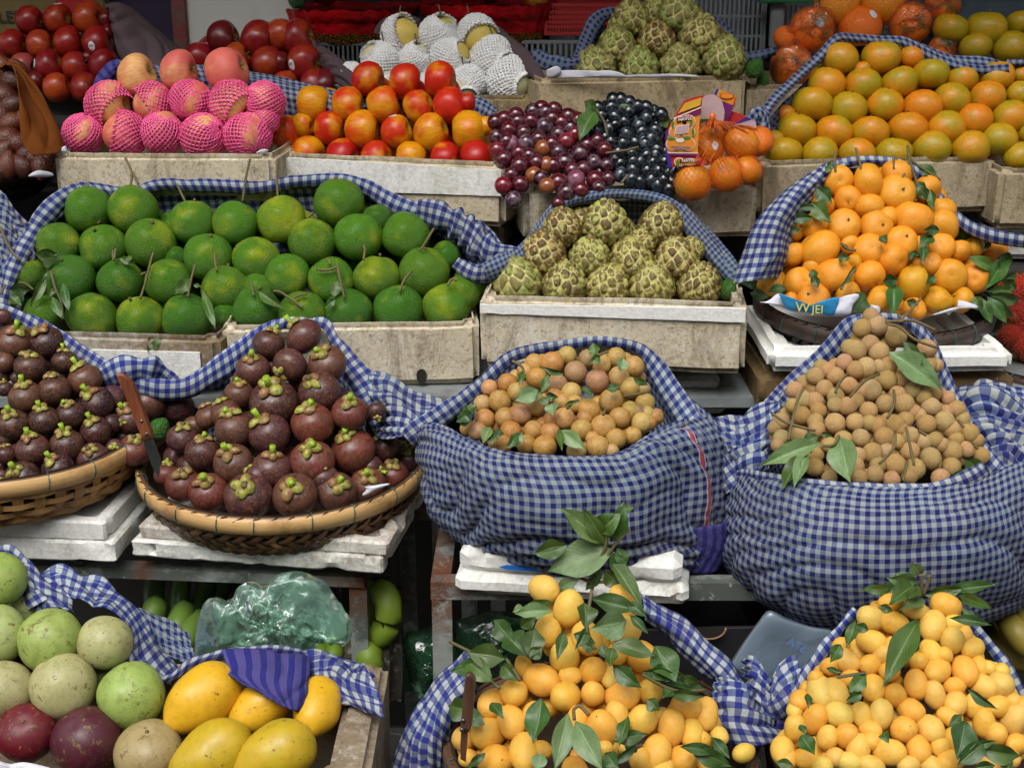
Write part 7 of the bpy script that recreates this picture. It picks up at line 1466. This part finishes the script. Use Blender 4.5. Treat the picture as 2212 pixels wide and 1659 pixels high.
ctext('NAVEL', 265, 512, .0075, 'card_white'); ctext('NAVEL', 310, 1072, .0075, 'card_white', ang=4); ctext('oranges from the farm', 205, 880, .0036, 'print_blue', ang=-2); ctext('sweet and fresh', 200, 915, .0036, 'print_blue', ang=-2)
cpoly('500,230 540,195 620,178 690,200 760,270 795,400 780,580 700,570 650,520 590,500 490,460 480,400', 2.345, 'card_back', 'folded_inside')
cpoly('690,110 750,125 960,210 920,330 700,240 660,180', 2.36, 'card_orange', 'top_flap'); cpoly('690,108 722,116 690,196 658,180', 2.3585, 'card_blue', 'print'); cpoly('722,116 750,126 712,212 690,196', 2.3585, 'card_yellow', 'print')
cpoly('745,270 925,335 850,510 790,585 800,420', 2.357, 'card_purple', 'side_flap'); cpoly('960,210 925,340 905,330 940,225', 2.358, 'card_red', 'print')
blob(830, 205, 95, 42, 2.3585, 'card_red'); blob(830, 205, 84, 34, 2.3580, 'card_orange')
cpoly('880,400 1100,480 1220,560 1225,640 1120,600 830,590', 2.365, 'card_back', 'back_flap'); cpoly('880,405 1000,440 1090,480 1000,550 850,585 830,570', 2.3640, 'card_red', 'print'); cpoly('1090,480 1160,510 1010,555 850,592 990,545', 2.3635, 'card_blue', 'print')
cpoly('1240,1010 1260,1060 1240,1280 1200,1330 1150,1370 1190,1280 1190,1100 1120,1040', 2.375, 'card_back', 'lower_flap')
# neck of the net
nk = [P(1437.3 + x / 6.2265, 175.3 + y / 6.2265, Yk) for x, y, Yk in ((640, 440, 2.335), (630, 500, 2.335), (600, 600, 2.34))]
V, Fc = tube(nk, [.006, .0045, .008], 8); part('net_neck', me('net_neck', V, Fc, M['net_o']), nbag)
mbn = MB()
r_ = random.Random(4)
for k in range(34):
    a = (r_.uniform(430, 1180), 0); x0 = 640 + r_.uniform(-30, 30); x1 = a[0]; y1 = 640 + r_.uniform(-30, 70) + abs(x1 - 800) * .05
    p0 = P(1437.3 + x0 / 6.2265, 175.3 + 520 / 6.2265, 2.338); p1 = P(1437.3 + x1 / 6.2265, 175.3 + y1 / 6.2265, 2.325 - .01 * math.sin(math.pi * (x1 - 430) / 750))
    pm = (p0 + p1) / 2 + UP * .002; V, Fc = tube([p0, pm, p1], .0006, 3, False); mbn.add(V, Fc)
for k in range(26):
    x0 = r_.uniform(420, 1000); p0 = P(1437.3 + x0 / 6.2265, 175.3 + (1000 + r_.uniform(-60, 60)) / 6.2265, 2.315); p1 = P(1437.3 + (x0 + r_.choice((-1, 1)) * 90) / 6.2265, 175.3 + (1120 + r_.uniform(-40, 60)) / 6.2265, 2.312); V, Fc = tube([p0, p1], .0006, 3, False); mbn.add(V, Fc)
nn = part('net_strands', mbn.mesh('net_strands', M['net_o']), nbag); nn['kind'] = 'stuff'

# papers
def paper(pts, Y, lab, name='paper', mat='paper', cat='paper', depth=.004, cr=.006, seed=0, freq=26, back=False): return puffy([T(pts[0], *v) for v in parse(pts[1])], Y, depth, mat, name, crumple=cr, seed=seed, label=lab, cat=cat, freq=freq, back=back, n=14, m=50)
paper(('TC', '390,480 440,455 560,450 700,455 780,450 860,470 900,488 1100,478 1240,476 1350,484 1340,495 1100,500 800,500 600,500 400,505'), 2.697, 'crumpled white paper lining the upper custard apple box', cat='paper', seed=2)
paper(('TC', '380,450 440,425 470,440 470,470 420,500 385,490'), 2.69, 'small printed crumpled paper ball left of the upper custard apples', seed=3)
paper(('MD', '380,480 440,470 500,425 540,440 520,500 560,530 620,545 700,560 860,570 940,565 900,545 600,520 450,490'), 2.085, 'white wrapping paper sticking out of the satsuma basket', seed=4)
bp = paper(('MD', '505,425 545,435 600,500 700,505 800,465 890,450 880,510 850,565 760,555 640,540 560,520'), 2.075, 'bright blue printed wrapping paper in the satsuma basket rim', mat='blue_paper' if False else 'paper', seed=5)
bp.data.materials.clear(); bp.data.materials.append(simple('blue_paper', S('2a86b8'), .45, .1, 10, .2))
M['print_yellow'] = simple('yellow_print', S('b8b04a'), .5, .0, 30, 0)
for k_, (ch, x, y, sz) in enumerate((('W', 660, 515, .022), ('JEI', 755, 528, .018))): X, Yp = T('MD', x, y); text(ch, (P(X, Yp, 2.066), dirv(-3), -FW), sz, 'print_yellow', bp)
paper(('MD', '890,450 1000,425 1020,450 980,500 960,560 870,560 860,530'), 2.078, 'white paper fold beside the blue paper in the satsuma basket', seed=6)
paper(('MD', '1090,495 1150,510 1145,560 1100,560'), 2.074, 'scrap of white paper behind the longan peak', seed=7)
paper(('MD', '1650,465 1700,475 1770,500 1775,520 1680,515 1620,540 1480,565 1600,520 1680,500'), 2.085, 'white paper edge at the right rim of the satsuma basket', seed=8)
paper(('MM', '1500,620 1560,612 1640,600 1660,608 1580,640 1510,675 1485,672 1510,640'), 1.85, 'scrap of white paper on the right rim of the mangosteen basket', seed=9)
paper(('TA', '180,1125 215,1100 260,1090 330,1105 330,1130 200,1133'), 2.41, 'white paper scrap on the dark basket under the snake fruit', seed=10)
paper(('TA', '395,950 420,935 430,975 400,975'), 2.425, 'tiny white scrap at the corner of the pink apple box', seed=11)
paper(('TA', '1640,975 1680,955 1715,962 1690,985 1640,985'), 2.415, 'white scrap at the right end of the pink apple box', seed=12)
paper(('BA', '-30,1600 60,1630 150,1620 260,1640 330,1670 100,1700 -30,1690'), 1.42, 'white paper under the wine red star apple at the bottom left', seed=13)

# ================================================================== behind the stall
def panel(name, label, cat, x0, y0, x1, y1, Y, t, mat, bev=.003):
    a = P(x0, y1, Y); b = P(x1, y0, Y); return solo(name, boxmesh(name, (a.x, Y, a.z), (b.x, Y + t, b.z), mat if not isinstance(mat, str) else M[mat], bev), label, cat)
cb = panel('cardboard_box', 'pale brown cardboard box with printed letters and an apple picture at top left', 'cardboard box', -60, -60, 219, 78, 3.05, .3, simple('pale_cardboard', S('7c6a3c'), .8, .12, 6, .1, col2=S('6a5830')))
text('LES', (P(20, 38, 3.045), (1, 0, 0), (0, -1, 0)), .034, 'ink', cb)
blob_pts = [P(162 + 42 * math.cos(a), 6 + 30 * math.sin(a), 3.046) for a in [2 * math.pi * k / 24 for k in range(24)]]; part('print', me('print', blob_pts, [tuple(range(24))], M['ink_red'], False), cb)
part('print', me('print', [P(x, y, 3.044) for x, y in ((165, 8), (178, 10), (186, 14), (178, 18), (164, 20))], [(0, 1, 2, 3, 4)], M['card_green'], False), cb)
panel('dark_gap_panel', 'black panel standing in for the shadowed gap below the printed cardboard box', 'crate', -60, 80, 250, 330, 3.0, .05, 'black')  # flat black panel, the shade of an open gap put into its colour
panel('purple_sheet', 'dark purple sheet hanging left of the white panel', 'sheet', 250, -60, 392, 260, 3.1, .03, simple('purple_sheet', S('2a2038'), .5, .2, 4, .3, col2=S('3a2c4c')))
wpn = panel('white_panel', 'dirty white board standing behind the centre red apples', 'board', 396, -80, 640, 250, 3.02, .02, simple('dirty_white_board', S('c8c8c0'), .5, .06, 7, .1, col2=S('9a9080'), lo=.6, hi=.75))
panel('board_edge', 'narrow red and grey edge strip of the white board', 'strip', 386, -80, 395, 250, 3.01, .03, simple('edge_strip', S('5c5048'), .5, .3, 20, .2, col2=S('7a2a28')))
M['satin'] = simple('red_satin', S('cc1620'), .3, .2, 9, .4, metal=.25, col2=S('860c12'), bd=.02); M['gold'] = None
def _gold():
    g = G('gold_fringe', .35); co = g.tc(); g.b.inputs['Metallic'].default_value = .7
    c = g.mix(g.rr(g.vor(co, 260), .1, .6), S('a87818'), S('4a3208')); return g.out(c, g.bump(g.vor(co, 260), .9, .01))
M['gold'] = _gold()
def satin_tray(label, x0, x1, ytop, y1, y2, Y, seed):
    c0 = P((x0 + x1) / 2, y2, Y + .17); o = empty('satin_tray', c0, label, 'tray', 'red satin trays with gold fringe')
    W = (P(x1, ytop, Y + .17) - P(x0, ytop, Y + .17)).length / 2; D_ = .17; zt = P((x0 + x1) / 2, ytop, Y).z; zb = P((x0 + x1) / 2, y2, Y).z; H = zt - zb
    def ring(fr, f, n=120, gold=False):
        pts = []
        for k in range(n):
            a = 2 * math.pi * k / n; sx = abs(math.cos(a)) ** .55 * math.copysign(1, math.cos(a)); sy = abs(math.sin(a)) ** .55 * math.copysign(1, math.sin(a)); s_ = 1 - .13 * f
            w_ = 1 + .012 * math.sin(a * 23 + seed) + .01 * mnoise.noise(Vector((math.cos(a) * 5, math.sin(a) * 5, f * 4 + seed)))
            z = H * (1 - f)
            if gold: z += .012 * abs(math.sin(a * 36)) ** .6
            pts.append(Vector((sx * W * s_ * w_, sy * D_ * s_ * w_, z)))
        return pts
    V = []; fs = [0, .03, .1, .2, .3, .34, .4, .6, .8, .97]; n = 120
    for i, f in enumerate(fs):
        r = ring(0, f); 
        if f <= .3: r = [Vector((p.x * 1.03, p.y * 1.03, p.z + .003 * math.sin(k * 1.7))) for k, p in enumerate(r)]
        V += r
    Fc = [(i * n + j, (i + 1) * n + j, (i + 1) * n + (j + 1) % n, i * n + (j + 1) % n) for i in range(len(fs) - 1) for j in range(n)] + [tuple(range(n))[::-1]]
    link('skirt', me('skirt', V, Fc, M['satin']), o)
    V = [p * 1.012 for p in ring(0, .72, gold=True)] + [Vector((p.x * 1.02, p.y * 1.02, p.z)) for p in ring(0, .98)]
    link('gold_fringe', me('gold_fringe', V, [(j, n + j, n + (j + 1) % n, (j + 1) % n) for j in range(n)], M['gold']), o)
    return o
satin_tray('red satin tray with gold fringe above the centre back apples', 628, 905, 10, 45, 86, 2.98, 1)
satin_tray('red satin tray with gold fringe behind the netted pears', 915, 1200, -2, 40, 92, 2.98, 5)
for x, y, r, cc, lb in ((700, -12, 26, '4a1018', 'dark red apple in the left satin tray'), (1000, -14, 26, '8a1a1a', 'red apple at the left of the right satin tray'), (1060, -16, 24, '4a2030', 'plum coloured fruit in the right satin tray')):
    fruit('apple', 'red_apple', x, y, r, 3.1, dirv(80, 10), None, S(cc, .1), lb, 'apple')
fruit('orange', 'yellow_fruit', 1160, -8, 24, 3.1, None, None, S('c8941a', 0), 'yellow fruit at the right end of the right satin tray', 'fruit')
fruit('lime', 'rough_lime', 640, 2, 16, 3.0, None, None, S('2c5a20', 0), 'green fruit at the left corner of the left satin tray', 'lime')
# plastic baskets and crates
def slotted(name, label, cat, x0, y0, x1, y1, Y, mat, cols, rows, depth=.25, barw=.35, group=None, frame=.008):
    a = P(x0, y1, Y); b = P(x1, y0, Y); W = b.x - a.x; H = b.z - a.z
    o = empty(name, Vector((a.x, Y, a.z)), label, cat, group); m_ = M[mat] if isinstance(mat, str) else mat
    def bb(n, p, q): c_ = link(n, boxmesh(n, p, q, m_, .0012), o); return c_
    bb('frame', (0, 0, H - frame), (W, .012, H)); bb('frame', (0, 0, 0), (W, .012, frame)); bb('side', (0, .002, 0), (.006, depth, H)); bb('side', (W - .006, .002, 0), (W, depth, H)); bb('back', (0, depth, 0), (W, depth + .006, H))
    mb = MB()
    def add(p, q):
        V = [(x, y, z) for x in (p[0], q[0]) for y in (p[1], q[1]) for z in (p[2], q[2])]; mb.add(V, [(0, 1, 3, 2), (4, 6, 7, 5), (0, 4, 5, 1), (2, 3, 7, 6), (0, 2, 6, 4), (1, 5, 7, 3)])
    for k in range(1, cols): x = W * k / cols; bw_ = W / cols * barw / 2; add((x - bw_, .001, frame), (x + bw_, .006, H - frame))
    for k in range(1, rows): z = frame + (H - 2 * frame) * k / rows; add((.006, .0015, z - .003), (W - .006, .0065, z + .003))
    l = link('lattice', mb.mesh('lattice', m_, False), o); l['kind'] = 'stuff'; return o
M['red_plastic'] = simple('red_plastic', S('a02a28'), .4, .1, 8, .1); M['grey_plastic'] = simple('grey_plastic', S('55565a'), .5, .15, 8, .1); M['pale_plastic'] = simple('pale_grey_plastic', S('74787c'), .45, .12, 8, .1)
slotted('plastic_basket', 'red perforated plastic basket left of the upper custard apples', 'basket', 1175, 8, 1395, 78, 3.02, 'red_plastic', 34, 5, barw=.5)
slotted('plastic_crate', 'low grey crate under the satin trays left of the pears', 'crate', 640, 92, 905, 150, 3.0, 'grey_plastic', 26, 1, barw=.45)
slotted('plastic_crate', 'low grey crate under the satin tray right of the pears', 'crate', 1040, 88, 1260, 145, 3.0, 'pale_plastic', 18, 1, barw=.45)
slotted('plastic_crate', 'tall grey slotted crate behind the upper custard apples', 'crate', 1390, -60, 1662, 130, 3.05, 'pale_plastic', 26, 4, barw=.5)
slotted('plastic_crate', 'grey crate with green rim behind the bagged oranges', 'crate', 1664, -60, 2000, 140, 3.1, 'grey_plastic', 30, 3, barw=.6)
panel('crate_post', 'pale grey corner post right of the tall crate', 'post', 1662, -60, 1700, 105, 3.0, .02, 'pale_plastic')
panel('plastic_crate', 'bright green plastic rim strip at the top behind the bagged oranges', 'crate', 1640, -14, 1780, 8, 2.98, .03, simple('green_plastic', S('1a6a3c'), .4, .1, 8, 0))
panel('glass_case', 'blurred blue grey glass case at the top right corner', 'glass case', 2030, -60, 2320, 130, 3.2, .1, simple('blue_grey_glass', S('5c6a74'), .15, .2, 3, .3, col2=S('38424a')))
